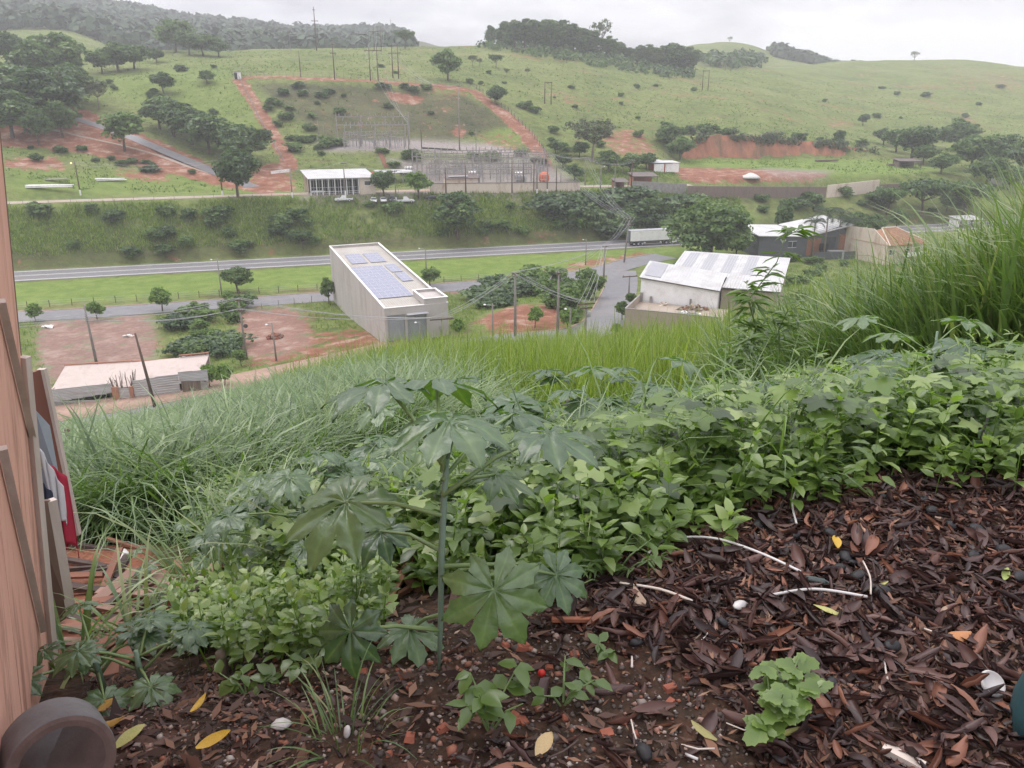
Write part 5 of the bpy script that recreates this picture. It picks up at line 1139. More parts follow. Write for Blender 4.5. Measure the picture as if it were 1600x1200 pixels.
pole('p17', 890, 482, 532, 'street lamp with curved arm beside the crossarm pole at the bend', lamp=-.7, r=.12, cat='street lamp')
for k, (px, tp, bs, lab, kw) in enumerate([
 (126, 256, 305, 'dark pole with white foot and a lit orange lamp on the left lawn', dict(lamp=-.7, lit=True, lampup=.1)), (348, 253, 306, 'white-footed pole with lamp left of the dark track-side tree', dict(lamp=.6)),
 (540, 258, 306, 'white-footed pole in front of the glazed shed', dict(arms=((.97, .8, 3),))), (619, 270, 316, 'white-footed pole among the parked cars', dict(arms=((.97, .7, 3),))),
 (457, 266, 309, 'white-footed pole left of the glazed shed', {}), (697, 264, 303, 'dark pole at the left end of the cream wall', {}), (728, 262, 303, 'dark pole at the middle of the cream wall', {}),
 (800, 250, 301, 'first dark pole of the dense row at the cream wall', {}), (818, 258, 300, 'short dark pole in the dense row at the cream wall', {}), (834, 250, 300, 'dark pole left of the pair in the dense row at the cream wall', dict(arms=((.96, .9, 3),))),
 (839, 254, 303, 'white-footed pole in front of the dense row by the orange tank', {}), (855, 244, 303, 'tallest white-footed pole right of the orange tank', dict(arms=((.97, 1.1, 4), (.9, .8, 3)))), (869, 262, 300, 'dark pole right of the tallest one by the orange tank', {}),
 (876, 266, 299, 'last short pole of the dense row by the lane', {}), (914, 250, 290, 'pole with crossarms at the head of the lane', dict(arms=((.97, .9, 3),))), (938, 262, 296, 'small lamp pole on the lane', dict(lamp=.8)), (960, 260, 299, 'white-footed pole beside the brick outhouse', dict(arms=((.97, .9, 3),))),
 (986, 255, 300, 'dark pole before the tin-roofed shack', dict(arms=((.97, .8, 3),)))]):
    pole('s%d' % k, px, tp, bs, lab, white='white' in lab, d0=224, r=.17, wood='dark' in lab, **kw)
for k, (px, tp, bs, lab, kw) in enumerate([
 (495, 20, 79, 'tallest wooden pole with two crossarms on the ridge', dict(arms=((.93, .9, 1), (.68, 2.0, 3)), wood=True, r=.3)), (523, 74, 124, 'wooden pole with crossarm behind the top fence', dict(arms=((.72, 1.4, 3), (.95, .8, 1)), wood=True, r=.22)), (470, 84, 120, 'bare pole behind the top fence near the hut', dict(wood=True, r=.2)),
 (454, 48, 80, 'thin far pole on the ridge left of the tallest one', dict(arms=((.95, 1, 2),), r=.15)), (612, 34, 70, 'tall pale pole on the ridge beside the flat-topped tree', dict(arms=((.9, 1.0, 2),), r=.28)),
 (718, 143, 236, 'very tall slim pole rising from the upper switchyard bank', dict(arms=((.97, .8, 2),), r=.2)), (744, 205, 238, 'lamp pole at the right end of the upper terrace', dict(r=.13)), (499, 192, 226, 'left one of two small poles on the upper terrace', dict(r=.12)), (507, 197, 226, 'right one of two small poles on the upper terrace', dict(r=.12)),
 (639, 190, 236, 'slim dark pole at the right of the upper switchyard', dict(r=.14)), (659, 194, 238, 'dark pole at the pipe rack of the upper terrace', dict(r=.16, wood=True))]):
    pole('h%d' % k, px, tp, bs, lab, d0=262, **kw)
def hframe(px0, px1, tp, bs, label, armz=.86, over=.6):
    a, b = hit(px0, bs, 262), hit(px1, bs+1, 262); h = (bs-tp)/ppm(a); o = thing('pylon', label, 'pylon', a, math.atan2(b.y-a.y, b.x-a.x)); w = math.hypot(b.x-a.x, b.y-a.y)
    for x in (0, w): MB().tube([(x, 0, -1.5), (x, 0, h)], [.26, .17], 7).build('pole', M['pole_wood'], o, True)
    c = MB().box((w/2, -.2, h*armz), (w+2*over*w, .22, .28)).build('crossarm', M['pole_wood'], o)
    for x in (-over*w*.8, w/2, w+over*w*.8): link('insulator', INS, c, (x, -.2, h*armz-.9)).scale = (2.2, 2.2, 3)
    Mx = Matrix.Rotation(o.rotation_euler.z, 3, 'Z'); return [Mx @ Vector((x, -.2, h*armz-.9))+a for x in (-over*w*.8, w/2, w+over*w*.8)]
hA = hframe(579, 591, 78, 126, 'left H-shaped pylon standing behind the top fence', .9)
hB = hframe(614, 623, 72, 122, 'right H-shaped pylon standing behind the top fence', .72)
hC = hframe(585, 596, 44, 80, 'H-shaped pylon on the ridge beyond the two lower ones', .78)
hD = hframe(851, 861, 130, 162, 'H-shaped pylon without visible arm on the open middle pasture', .97, .1)
hE = hframe(1097, 1106, 112, 141, 'H-shaped pylon at the right edge of the middle pasture', .97, .1)
hF = hframe(1133, 1142, 92, 110, 'small far H-shaped pylon in the saddle of the right hills', .97, .1)
# gantries of the two switchyards
def gantry(label, px0, px1, row, hh, d0, n, seed, beams=2):
    a, b = hit(px0, row, d0), hit(px1, row, d0); o = thing('switchyard_gantry', label, 'gantry', a, math.atan2(b.y-a.y, b.x-a.x)); w = math.hypot(b.x-a.x, b.y-a.y); r = random.Random(seed)
    for k in range(n):
        x = w*k/(n-1); MB().tube([(x, 0, -1.0), (x, 0, hh*r.uniform(.96, 1.1))], [.24, .17], 6).build('column', M['concrete'], o)
    for q in range(beams): MB().box((w/2, 0, hh*(.95-.28*q)), (w, .2, .28)).build('beam', M['concrete'], o)
    for k in range(n*3):
        x = w*(k+.5)/(n*3); i = link('insulator', INS, o, (x, .05, hh*.95+.12)); i.scale = (2.2, 2.2, 3.4)
    for k in range(3): MB().tube([(w*(.1+.35*k), 0, hh*.95), (w*(.1+.35*k), 3, hh*.8), (w*(.12+.35*k), 5, hh*.9)], .05, 4).build('busbar', M['steel'], o)
    return o
def switch_post(label, p, hh, seed, group):
    o = thing('disconnector', label, 'switchgear', p, RAD(15), group); r = random.Random(seed)
    for x in (-.7, .7): MB().tube([(x, 0, -.4), (x, 0, hh*.55)], .12, 5).build('post', M['steel'], o)
    MB().box((0, 0, hh*.57), (2.4, .3, .2)).build('base_beam', M['steel'], o)
    for x in (-.9, 0, .9):
        i = link('insulator', INS, o, (x, 0, hh*.59)); i.scale = (1.9, 1.9, hh*.36/.3)
    MB().box((0, 0, hh*.97), (2.2, .1, .08)).build('blade', M['alu'], o); return o
for k, (row, x0, x1, hh, n, lab) in enumerate([(294, 668, 830, 6.4, 7, 'nearest gantry row just behind the cream wall'), (287, 672, 838, 7.0, 7, 'second gantry row of the lower switchyard'), (280, 660, 845, 7.4, 8, 'middle gantry row of the lower switchyard'), (272, 652, 850, 7.0, 8, 'fourth gantry row of the lower switchyard'), (265, 645, 850, 6.4, 7, 'rearmost gantry row of the lower switchyard')]):
    gantry(lab, x0, x1, row, hh, 226, n, k)
r_ = random.Random(4); sw = []
for k in range(34):
    sw.append(switch_post('grey disconnector on two posts inside the lower switchyard', hit(r_.uniform(668, 850), r_.choice((270, 277, 284, 291))+r_.uniform(-1, 1), 226), r_.uniform(3.6, 5.2), k, 'disconnectors of the lower switchyard'))
ordinal(sorted(sw, key=lambda o: o.location.x/o.location.y)); sw = []
for k, (row, x0, x1, hh, n, lab) in enumerate([(232, 538, 632, 5.0, 5, 'front bus gantry of the upper switchyard'), (229, 540, 634, 7.6, 5, 'middle bus gantry of the upper switchyard'), (226, 528, 640, 10.0, 4, 'tall rear bus gantry of the upper switchyard')]):
    gantry(lab, x0, x1, row, hh, 264, n, 20+k, 2)
for k in range(14):
    sw.append(switch_post('dark disconnector on two posts inside the upper switchyard', hit(542+k*6.5+r_.uniform(-2, 2), r_.choice((229, 232)), 264), r_.uniform(3.4, 5.0), 50+k, 'disconnectors of the upper switchyard'))
ordinal(sorted(sw, key=lambda o: o.location.x/o.location.y))
def transformer(label, p):
    o = thing('transformer', label, 'transformer', p, RAD(15)); part('tank', M['steel'], o, ((0, 0, 1.6), (3.4, 2.0, 2.8)))
    for k in range(7): part('radiator_fin', M['steel'], o, ((-1.5+k*.5, -1.3, 1.6), (.12, .6, 2.3)))
    for x in (-1, 0, 1): link('insulator', INS, o, (x, 0, 3.0)).scale = (2.4, 2.4, 4)
    MB().lathe([(.4, -1.3), (.42, 0), (.4, 1.3)], 10, (0, .7, 3.7), Matrix.Rotation(1.57, 3, 'Y')).build('oil_tank', M['white_paint'], o, True)
transformer('grey transformer with white oil drum at the left of the lower switchyard', hit(640, 280, 226)); transformer('grey transformer in the middle of the lower switchyard', hit(740, 288, 226)); transformer('grey transformer near the orange tank', hit(812, 289, 226))
wall_between('dark pipe rack along the right of the upper terrace', hit(660, 233, 264), hit(712, 236, 264), .7, .3, M['dark_steel'], name='pipe_rack', cat='pipe rack', sink=.2)
wall_between('curved pale kerb wall above the lower switchyard', hit(750, 232, 264), hit(852, 252, 264), .5, .4, M['cream'], name='kerb_wall')
def stairs(label, pa, pb, w, mat):
    o = thing('stairway', label, 'stairs', pa); d = Vector(pb)-Vector(pa); n = 22
    for k in range(n):
        c = d*((k+.5)/n); MB().box((c.x, c.y, c.z), (w, d.length/n*1.05, .3), math.atan2(d.y, d.x)-math.pi/2).build('step', mat, o)
stairs('brown concrete steps climbing the bank between the switchyards', hit(604, 262, 226), hit(594, 238, 264), 1.6, M['brick2'])

# fences
def fence(label, pts, spacing, h, post, wires=3, r=.07, name='wire_fence', pr=5, hz=None):
    P = dens([tuple(p) for p in pts], 1.0); P = [Vector(p) for p in P]; acc = 0; Q = [P[0]]
    for a, b in zip(P[:-1], P[1:]):
        acc += (b-a).length
        if acc >= spacing: Q.append(b); acc = 0
    o = thing(name, label, 'fence', Q[0]); me = MB().tube([(0, 0, -.3), (0, 0, h)], r, pr).mesh('post', post)
    G = []
    for q in Q:
        z = float(zat(q.x, q.y)); g = Vector((q.x, q.y, z))-Q[0]; G.append(g); link('post', me, o, g, (rnd.uniform(-.04, .04), rnd.uniform(-.04, .04), rnd.random()))
    for k in range(wires):
        mb = MB(); mb.tube([g+Vector((0, 0, h*(.3+.62*k/max(1, wires-1)))) for g in G], .018, 3, False); mb.build('wire', M['wire'], o)
    return o
fence('wire fence with dark posts on the verge between highway and side road', [(x, 221.5+.29*x-34.2, 0) for x in range(-125, 20, 8)], 3.7, 1.5, M['pole_wood'], r=.075)
fence('thin railing along the top of the highway bank', [(x, 221.5+.29*x+29.6, 0) for x in range(-130, 40, 8)], 5.0, 1.1, M['pole'], 2, .05)
fence('fence of concrete posts along the top of the cut', [hit(x, y, 300) for x, y in ((382, 120), (440, 120), (500, 121), (560, 124), (620, 128), (680, 133), (742, 140))], 2.6, 2.3, M['pole'], 3, .1)
fence('fence of posts down the left side of the red track', [hit(x, y, 240) for x, y in ((372, 122), (392, 160), (414, 202), (432, 235), (444, 256))], 2.6, 1.9, M['pole'], 3, .09)
fence('dark fence down the right red track', [hit(x, y, 262) for x, y in ((745, 140), (778, 164), (806, 186), (830, 210), (846, 232), (858, 250))], 2.4, 1.9, M['pole_wood'], 3, .11)
fence('wire fence of the lot left of the grey warehouse', [hit(x, y, 100) for x, y in ((382, 488), (420, 483), (460, 477), (500, 472))], 3.2, 1.6, M['pole'], 3, .07)
fence('thin post row along the verge before the mango tree', [hit(x, y, 100) for x, y in ((875, 455), (905, 440), (935, 430))], 3.0, 1.2, M['pole'], 2, .06)

# cables
NC = [0]
def cable(a, b, sag, label, group, r=.02):
    a, b = Vector(a), Vector(b); n = 14; pts = [a.lerp(b, k/n)-Vector((0, 0, 4*sag*(k/n)*(1-k/n))) for k in range(n+1)]
    mb = MB(); mb.tube([p-a for p in pts], r, 4, False); tag(mb.build('power_cable', M['wire'], None, False, a), label, 'cable', group)
def run(k1, k2, n, sag, label, group, r=.02):
    A, B = POLES[k1] if isinstance(k1, str) else k1, POLES[k2] if isinstance(k2, str) else k2
    for i in range(n): cable(A[i % len(A)], B[i % len(B)], sag*rnd.uniform(.85, 1.15), label, group, r)
offL = [Vector((-118, 118, -32.5-.35*k)) for k in range(4)]
run(offL, 'p2', 4, 1.2, 'pale cable running left out of view from the insulator pole behind the long low shed', 'cables left of the insulator pole', .034)
run('p2', 'p3', 4, 1.0, 'pale cable between the insulator pole and the pole at the brick pile', 'cables over the red lot', .034)
run('p3', 'p14', 4, 1.0, 'pale cable from the brick-pile pole towards the warehouse front', 'cables before the warehouse', .034)
run('p14', 'p7', 3, .8, 'cable from the warehouse pole to the left pole of the red lot', 'cables right of the warehouse', .032)
run('p7', 'p9', 3, .6, 'cable crossing the bare red lot to the crossarm pole', 'cables over the right lot', .032)
run('p9', 'p10', 4, 1.0, 'cable climbing beside the sloping street', 'cables along the sloping street', .032)
run('p10', 'p11', 4, 1.0, 'cable from the corner pole to the leaning pole at the truck', 'cables at the road corner', .032)
run('p7', 'p10', 3, .8, 'long cable over the leafy lot to the corner pole', 'cables over the leafy lot', .032)
run('p8', 'p10', 2, .8, 'cable from the right lot pole to the corner pole', 'cables over the shrubs', .02)
run('p11', 's11', 4, 2.0, 'long cable crossing the highway from the leaning pole to the substation', 'cables crossing the highway', .03)
run('p11', 's14', 3, 2.0, 'long cable crossing the highway from the leaning pole to the lane', 'cables crossing to the lane', .03)
run('s11', 's14', 4, .8, 'cable from the tallest substation pole to the lane pole', 'cables over the lane', .028)
run('s14', 's16', 3, .7, 'cable from the lane pole to the brick outhouse pole', 'cables by the outhouse', .028)
run('s16', 's17', 3, .6, 'cable between the outhouse and the shack poles', 'cables by the tin-roofed shack', .028)
offS = [Vector((-150, 225, -17.3-.3*k)) for k in range(3)]
run(offS, 's0', 2, .8, 'cable along the track left of the lit lamp', 'cables left of the lit lamp', .028)
run('s0', 's1', 2, 1.2, 'cable between the lit lamp pole and the pole at the dark tree', 'cables along the left track', .028)
run('s1', 's4', 2, .9, 'cable from the dark tree pole to the shed pole', 'cables at the hill road foot', .028)
run('s4', 's2', 2, .8, 'cable in front of the white-roofed shed', 'cables at the white-roofed shed', .028)
run('s2', 's3', 3, .8, 'cable from the glazed shed to the parked cars', 'cables over the parked cars', .028)
run('s3', 's5', 3, .8, 'cable from the parked cars to the cream wall', 'cables over the bright tree', .028)
run('s5', 's7', 3, .9, 'cable along the cream wall', 'cables along the cream wall', .028)
run('s7', 's11', 3, .6, 'cable along the dense pole row', 'cables along the dense pole row', .028)
run(hA, 'h9', 3, 4.0, 'line dropping from the left H-pylon to the upper switchyard', 'lines down the cut from the left pylon', .04)
run(hB, 'h5', 3, 4.0, 'line dropping from the right H-pylon to the very tall slim pole', 'lines down the cut from the right pylon', .04)
run(hA, hC, 3, 3.0, 'line climbing from the left H-pylon to the ridge', 'lines to the ridge', .04)
# ------------------------------------------------------------------ vehicles
def carpaint(n, c): M[n] = pbr(n, c, tuple(x*.93 for x in c), 1, .25, spec=.5)
carpaint('car_white', (.7, .7, .7)); carpaint('car_dark', (.04, .042, .048)); carpaint('car_silver', (.36, .37, .38))
M['tyre'] = pbr('tyre', (.02, .02, .02), (.015, .015, .015), 4, .85); M['lamp_red'] = pbr('tail_lamp', (.4, .02, .02), (.3, .02, .02), 2, .3); M['lamp_clear'] = pbr('headlamp', (.7, .7, .68), (.6, .6, .58), 2, .15)
def wheel_part(o, x, y, r=.32, w=.2):
    Ry = Matrix.Rotation(math.pi/2, 3, 'X')
    t = MB().lathe([(r*.6, -w/2), (r*.95, -w/2), (r, -w*.3), (r, w*.3), (r*.95, w/2), (r*.6, w/2)], 14, (x, y, r), Ry).build('wheel', M['tyre'], o, True)
    MB().lathe([(.03, -w/2-.01), (r*.6, -w/2-.005), (r*.6, w/2+.005), (.03, w/2+.01)], 10, (x, y, r), Ry).build('rim', M['alu'], t)
def car(label, p, rz, paint, style='hatch', group=None):
    o = thing('parked_car' if style != 'pickup' else 'pickup_truck', label, 'car' if style != 'pickup' else 'pickup', p, rz, group)
    W_ = .86
    prof = {'hatch': ([(-2.0, .35), (-2.05, .75), (-1.9, 1.0), (-1.1, 1.05), (.75, 1.0), (1.75, .86), (1.98, .62), (1.95, .35)], [(-1.85, 1.0), (-1.6, 1.45), (-.9, 1.52), (.15, 1.47), (.95, .99)]),
            'sedan': ([(-2.25, .35), (-2.3, .8), (-2.1, .98), (-1.4, 1.0), (.85, .98), (2.0, .84), (2.25, .6), (2.2, .35)], [(-1.65, .98), (-1.05, 1.4), (-.4, 1.46), (.25, 1.42), (1.0, .97)]),
            'pickup': ([(-2.6, .5), (-2.62, 1.05), (-.75, 1.08), (.95, 1.08), (2.3, .98), (2.58, .7), (2.55, .45)], [(-.8, 1.06), (-.65, 1.72), (-.3, 1.78), (.5, 1.74), (1.15, 1.06)])}[style]
    body, cab = prof
    mb = MB(); mb.prism(body, -W_, W_); b = mb.build('body', M[paint], o); bv = b.modifiers.new('bevel', 'BEVEL'); bv.width = .07; bv.segments = 2
    n = len(cab); vs = [(x, -W_*(.96 if z < 1.1 else .8), z) for x, z in cab]+[(x, W_*(.96 if z < 1.1 else .8), z) for x, z in cab]
    mb = MB(); mb.add(vs, [tuple(range(n)), tuple(range(2*n-1, n-1, -1))]+[(i, i+n, i+n+1, i+1) for i in range(n-1)]+[(n-1, 2*n-1, n, 0)])
    c = mb.build('cabin', M[paint], o)
    def glass(name, a, b, w, inset=.0, sh=.86):
        (xa, za), (xb, zb) = a, b; d = Vector((zb-za, 0, xa-xb)).normalized()*(-.02 if xa < xb and False else .02)
        off = Vector((xb-xa, 0, zb-za)).cross(Vector((0, 1, 0))).normalized()*.015
        if off.x*(1 if xa > 0 else -1) < 0: off = -off
        mb = MB(); q = [Vector((xa, -w*.9, za)), Vector((xa, w*.9, za)), Vector((xb, w*.76, zb)), Vector((xb, -w*.76, zb))]
        q = [v+off for v in q]; mb.add(q, [(0, 1, 2, 3)]); mb.build(name, M['glass'], o)
    lo = lambda a, b, t: (a[0]+(b[0]-a[0])*t, a[1]+(b[1]-a[1])*t)
    glass('windscreen', lo(cab[-1], cab[-2], .08), lo(cab[-1], cab[-2], .9), W_); glass('rear_window', lo(cab[0], cab[1], .12), lo(cab[0], cab[1], .88), W_)
    for s in (-1, 1):
        x0, x1, zt, zb = cab[1][0]+.08, cab[-2][0]+.05, cab[2][1]-.12, body[3][1]+.06
        xm = (x0+x1)/2
        for xa, xb in ((x0-.08, xm-.05), (xm+.05, x1+.25)):
            mb = MB(); ya = lambda z: s*(W_*(.96-.16*min(1, (z-1.0)/.4))+.012)
            mb.add([(xa-.06, ya(zb), zb), (xb, ya(zb), zb), (xb-(.25 if xb > xm+.1 else 0), ya(zt), zt), (xa+.08, ya(zt), zt)], [(0, 1, 2, 3)]); mb.build('side_window', M['glass'], o)
        xf = body[-1][0]; part('headlight', M['lamp_clear'], o, ((xf-.08, s*.62, .72), (.16, .34, .16))); part('tail_light', M['lamp_red'], o, ((body[1][0]+.04, s*.66, .82), (.1, .22, .26)))
        part('mirror', M[paint], o, ((cab[-1][0]-.2, s*(W_+.1), 1.05), (.12, .2, .13)))
    part('bumper', M['dark_steel'], o, ((body[-1][0]-.02, 0, .42), (.12, W_*1.9, .2)), ((body[0][0]+.02, 0, .45), (.12, W_*1.9, .2)))
    if style == 'pickup': part('load_bed', M['dark'], o, ((-1.65, 0, 1.075), (1.6, 1.5, .04)))
    x0, x1 = (-1.25, 1.3) if style != 'pickup' else (-1.6, 1.65)
    for x in (x0, x1):
        for s in (-1, 1): wheel_part(o, x, s*(W_-.08), .32 if style != 'pickup' else .37)
    return o
sr = lambda px, row: hit(px, row, 224)
car('white pickup parked alone in front of the glazed shed', sr(537, 315), RAD(196), 'car_white', 'pickup')
car('white hatchback facing the road, left of the neat parked row', sr(584, 317), RAD(-78), 'car_white', 'hatch')
car('white car parked second in the row under the dark green tree', sr(599, 316), RAD(-76), 'car_white', 'sedan')
car('dark car parked in the shade behind the pole', sr(612, 315), RAD(-76), 'car_dark', 'hatch')
car('white pickup parked sideways under the bright tree', sr(634, 317), RAD(12), 'car_white', 'pickup')
car('dark car partly hidden right of the bright tree', sr(676, 312), RAD(14), 'car_dark', 'sedan')
car('white vehicle standing inside the left of the glazed shed', hit(493, 304, 224)+Vector((.6, 1.6, .1)), RAD(15), 'car_white', 'hatch')
car('white vehicle standing inside the middle of the glazed shed', hit(520, 303, 224)+Vector((.6, 1.6, .1)), RAD(15), 'car_white', 'hatch')
car('silver car parked under the mango tree behind the white hall', hit(1127, 404, 100), RAD(20), 'car_silver', 'hatch')
car('silver vehicle above the dark green tree at the switchyard edge', hit(637, 272, 224), RAD(15), 'car_silver', 'pickup')
def truck():
    p = Vector((33.6, 0, 0)); p.y = 221.5+.29*33.6-2.9; p.z = -40.42
    o = thing('semi_truck', 'long white box trailer truck half hidden by the mango tree', 'truck', p, math.atan(.29))
    b = part('trailer_box', M['white_paint'], o, ((7.1, 0, 2.85), (14.0, 2.6, 2.9))); mb = MB()
    for k in range(1, 14): mb.box((.1+k*1.0, -1.31, 2.85), (.05, .02, 2.8))
    mb.build('panel_ribs', M['white_paint'], b)
    d = part('rear_door', M['dark_wall'], o, ((.06, 0, 2.85), (.08, 2.5, 2.8))); part('door_bar', M['steel'], d, ((.0, -.3, 2.85), (.06, .06, 2.7)), ((.0, .3, 2.85), (.06, .06, 2.7)))
    part('trim', M['alu'], o, ((7.1, 0, 4.33), (14.1, 2.66, .08)), ((7.1, -1.3, 1.38), (14.0, .08, .14)))
    part('chassis', M['dark_steel'], o, ((7.5, 0, 1.1), (14, 1.2, .35))); part('side_skirt', M['dark_steel'], o, ((7.2, -1.2, .9), (4.5, .06, .7))); part('rear_bumper', M['dark_steel'], o, ((.1, 0, .75), (.12, 2.4, .2)))
    for s in (-1, 1): part('tail_light', M['lamp_red'], o, ((.02, s*1.0, .95), (.08, .35, .15)))
    for x in (1.4, 2.7, 4.0, 11.6, 12.9, 16.6):
        for s in (-1, 1): wheel_part(o, x, s*1.05, .52, .34)
    mb = MB(); mb.prism([(14.6, .8), (17.6, .8), (17.6, 2.1), (17.2, 3.4), (16.6, 3.7), (14.6, 3.6)], -1.22, 1.22); mb.build('cab', M['car_white'], o)
    part('windscreen', M['glass'], o, ((17.42, 0, 2.7), (.12, 2.1, 1.0))); part('side_window', M['glass'], o, ((16.5, -1.23, 2.7), (1.0, .04, .8)))
truck()
# ------------------------------------------------------------------ grass and weeds
def gmat(n, stops, **k): M[n] = leafmat(n, stops, **k)
gmat('grass_near', [(0, (.04, .07, .026)), (.4, (.1, .165, .055)), (.75, (.17, .245, .085)), (1, (.27, .3, .14))], rough=.3, spec=.6, trans=.25)
gmat('grass_bright', [(0, (.1, .14, .03)), (.5, (.2, .26, .06)), (1, (.32, .36, .12))], rough=.45, spec=.35, trans=.35)
gmat('grass_far', [(0, (.06, .1, .025)), (.5, (.14, .205, .045)), (1, (.23, .28, .08))], rough=.6, spec=.2, trans=.35)
gmat('weed', [(0, (.04, .07, .02)), (.4, (.105, .17, .038)), (.72, (.19, .27, .065)), (1, (.3, .37, .14))], rough=.3, spec=.65, trans=.35)
gmat('castor', [(0, (.035, .072, .036)), (.5, (.075, .13, .06)), (1, (.14, .2, .075))], rough=.32, spec=.7, trans=.2, tcol=(2.4, 3.0, .5), vein=(.16, .24, .1), objrand=.6, bump=7)
gmat('stem_green', [(0, (.1, .16, .07)), (1, (.16, .22, .1))], rough=.5, spec=.3, trans=0)
def blades(name, P, L_, w, lean, bend, seg, mat, seed, head=None, var=None, label=None):
    r = np.random.default_rng(seed); n = len(P); h = r.uniform(0, 2*np.pi, n) if head is None else head
    hd = np.stack([np.cos(h), np.sin(h), np.zeros(n)], 1); sd = np.stack([-np.sin(h), np.cos(h), r.normal(0, .25, n)], 1)
    V = np.zeros((n, seg+1, 2, 3)); p = P.copy()
    for i in range(seg+1):
        t = i/seg; ww = w*(.55+.45*min(1, 4*t))*(1-t**2.2)+.0008
        V[:, i, 0] = p-sd*ww[:, None]*.5; V[:, i, 1] = p+sd*ww[:, None]*.5
        ph = lean+bend*((t+.5/seg)**1.6); p = p+(L_/seg)[:, None]*(hd*np.sin(ph)[:, None]+np.array([0, 0, 1.])*np.cos(ph)[:, None])
    b = np.arange(n)[:, None]*(2*(seg+1)); k = np.arange(seg)[None]*2
    F = np.stack([b+k, b+k+1, b+k+3, b+k+2], -1).reshape(-1, 4)
    var = r.random(n) if var is None else var
    me = mesh_np(name, V.reshape(-1, 3), F, mat, True, {'var': np.repeat(var, 2*(seg+1))})
    return tag(link(name, me), kind='stuff')
def sample(n, d0, d1, pxr, seed, test=None, power=1.0):
    """ground points, denser towards the viewer"""
    r = np.random.default_rng(seed); d = d0*(d1/d0)**(r.random(n)**power); px = r.uniform(pxr[0], pxr[1], n)
    y = d; z = zat((px-800)/FPX*(d*CP), y); x = (px-800)/FPX*(d*CP-z*SP); z = zat(x, y)
    keep = np.ones(n, bool) if test is None else test(x, y, px, r)
    return x[keep], y[keep], z[keep], px[keep]
def tufts(name, T, per, spread, Lr, wr, lean, bend, seg, mat, seed, vb=.5, hs=None):
    r = np.random.default_rng(seed); x, y, z, px = T; n = len(x); i = np.repeat(np.arange(n), per); m = len(i)
    a = r.uniform(0, 2*np.pi, m); q = spread*np.sqrt(r.random(m)); X = x[i]+np.cos(a)*q; Y = y[i]+np.sin(a)*q
    P = np.stack([X, Y, zat(X, Y)-.03], 1); sz = (.75+.5*r.random(n))[i]
    L_ = r.uniform(*Lr, m)*sz*(1 if hs is None else hs[i]); var = np.clip(vb+.45*(r.random(n)[i]-.5)+.5*(r.random(m)-.5), 0, 1)
    return blades(name, P, L_, r.uniform(*wr, m), r.uniform(*lean, m), r.uniform(*bend, m), seg, mat, seed+1, a+r.normal(0, .5, m), var)
def front(px): return np.interp(px, [-50, 110, 330, 430, 560, 700, 900, 1150, 1250], [8, 6.2, 6.4, 7.2, 8.0, 9.5, 12, 14, 15])
T1 = sample(3600, 6, 48, (60, 760), 3, lambda x, y, px, r: (y > front(px)) & (r.random(len(x)) < np.interp(px, [60, 600, 760], [1, 1, .4])), 1.25)
tufts('guinea_grass', T1, 22, .3, (.8, 1.65), (.016, .034), (.05, .5), (1.0, 2.5), 5, M['grass_near'], 31)
T2 = sample(10000, 13, 82, (430, 1280), 5, lambda x, y, px, r: y > np.interp(px, [430, 560, 700, 900, 1280], [44, 30, 20, 15, 13])*np.exp(r.normal(0, .22, len(y))), .8)
tufts('tall_pale_grass', T2, 6, .35, (.8, 2.0), (.02, .045), (.0, .26), (.1, .9), 4, M['grass_bright'], 33, .5)
T2b = sample(4200, 40, 92, (60, 560), 6, None, .7)
tufts('slope_grass', T2b, 6, .45, (.7, 1.4), (.03, .06), (.05, .5), (.4, 1.4), 3, M['grass_far'], 34, .6)
T3 = sample(1250, 6.2, 34, (1140, 1720), 7, lambda x, y, px, r: y > np.interp(px, [1140, 1250, 1400, 1600, 1720], [13, 9.5, 7.6, 6.6, 6.2]), 1.2)
tufts('tall_grass', T3, 36, .42, (1.1, 2.25), (.028, .056), (.0, .22), (.3, 1.7), 7, M['grass_near'], 35, .68, np.interp(T3[3], [1140, 1300, 1400, 1470, 1560, 1650], [.85, .84, .82, .84, .9, 1.0]))
T3b = sample(900, 8, 40, (1130, 1720), 8, lambda x, y, px, r: y > np.interp(px, [1130, 1250, 1400, 1600], [14, 11, 8.6, 7.6]), 1.0)
tufts('grass_stalks', T3b, 16, .45, (1.5, 2.4), (.02, .036), (.0, .14), (.0, .35), 4, M['grass_bright'], 36, .4, np.interp(T3b[3], [1140, 1300, 1400, 1470, 1560, 1650], [.88, .86, .84, .86, .9, 1.0]))
# the bank above the highway and the rough lots
def band(n, s0, s1, x0, x1, seed, ok=None):
    r = np.random.default_rng(seed); X = r.uniform(x0, x1, n); S = r.uniform(s0, s1, n); Y = 221.5+.29*X+S
    k = np.ones(n, bool) if ok is None else ok(X, Y, S, r); X, Y = X[k], Y[k]
    return X, Y, zat(X, Y), X*0
tufts('bright_bank_grass', band(9000, 12, 27.0, -165, 75, 91, lambda X, Y, S, r: fbm(X*.09, Y*.09, 78) > .48), 3, .5, (.7, 1.5), (.12, .28), (.0, .5), (.2, 1.2), 2, M['grass_bright'], 92, .5)
tufts('bank_grass', band(11000, 12, 27.0, -165, 75, 41, lambda X, Y, S, r: fbm(X*.12, Y*.12, 77) > .3), 3, .5, (.7, 1.5), (.12, .28), (.0, .5), (.2, 1.2), 2, M['grass_far'], 42, .55)
tufts('verge_tufts', band(1500, -30, -9, -130, 40, 43), 3, .4, (.15, .3), (.06, .12), (.1, .6), (.2, 1.0), 2, M['grass_bright'], 44, .5)
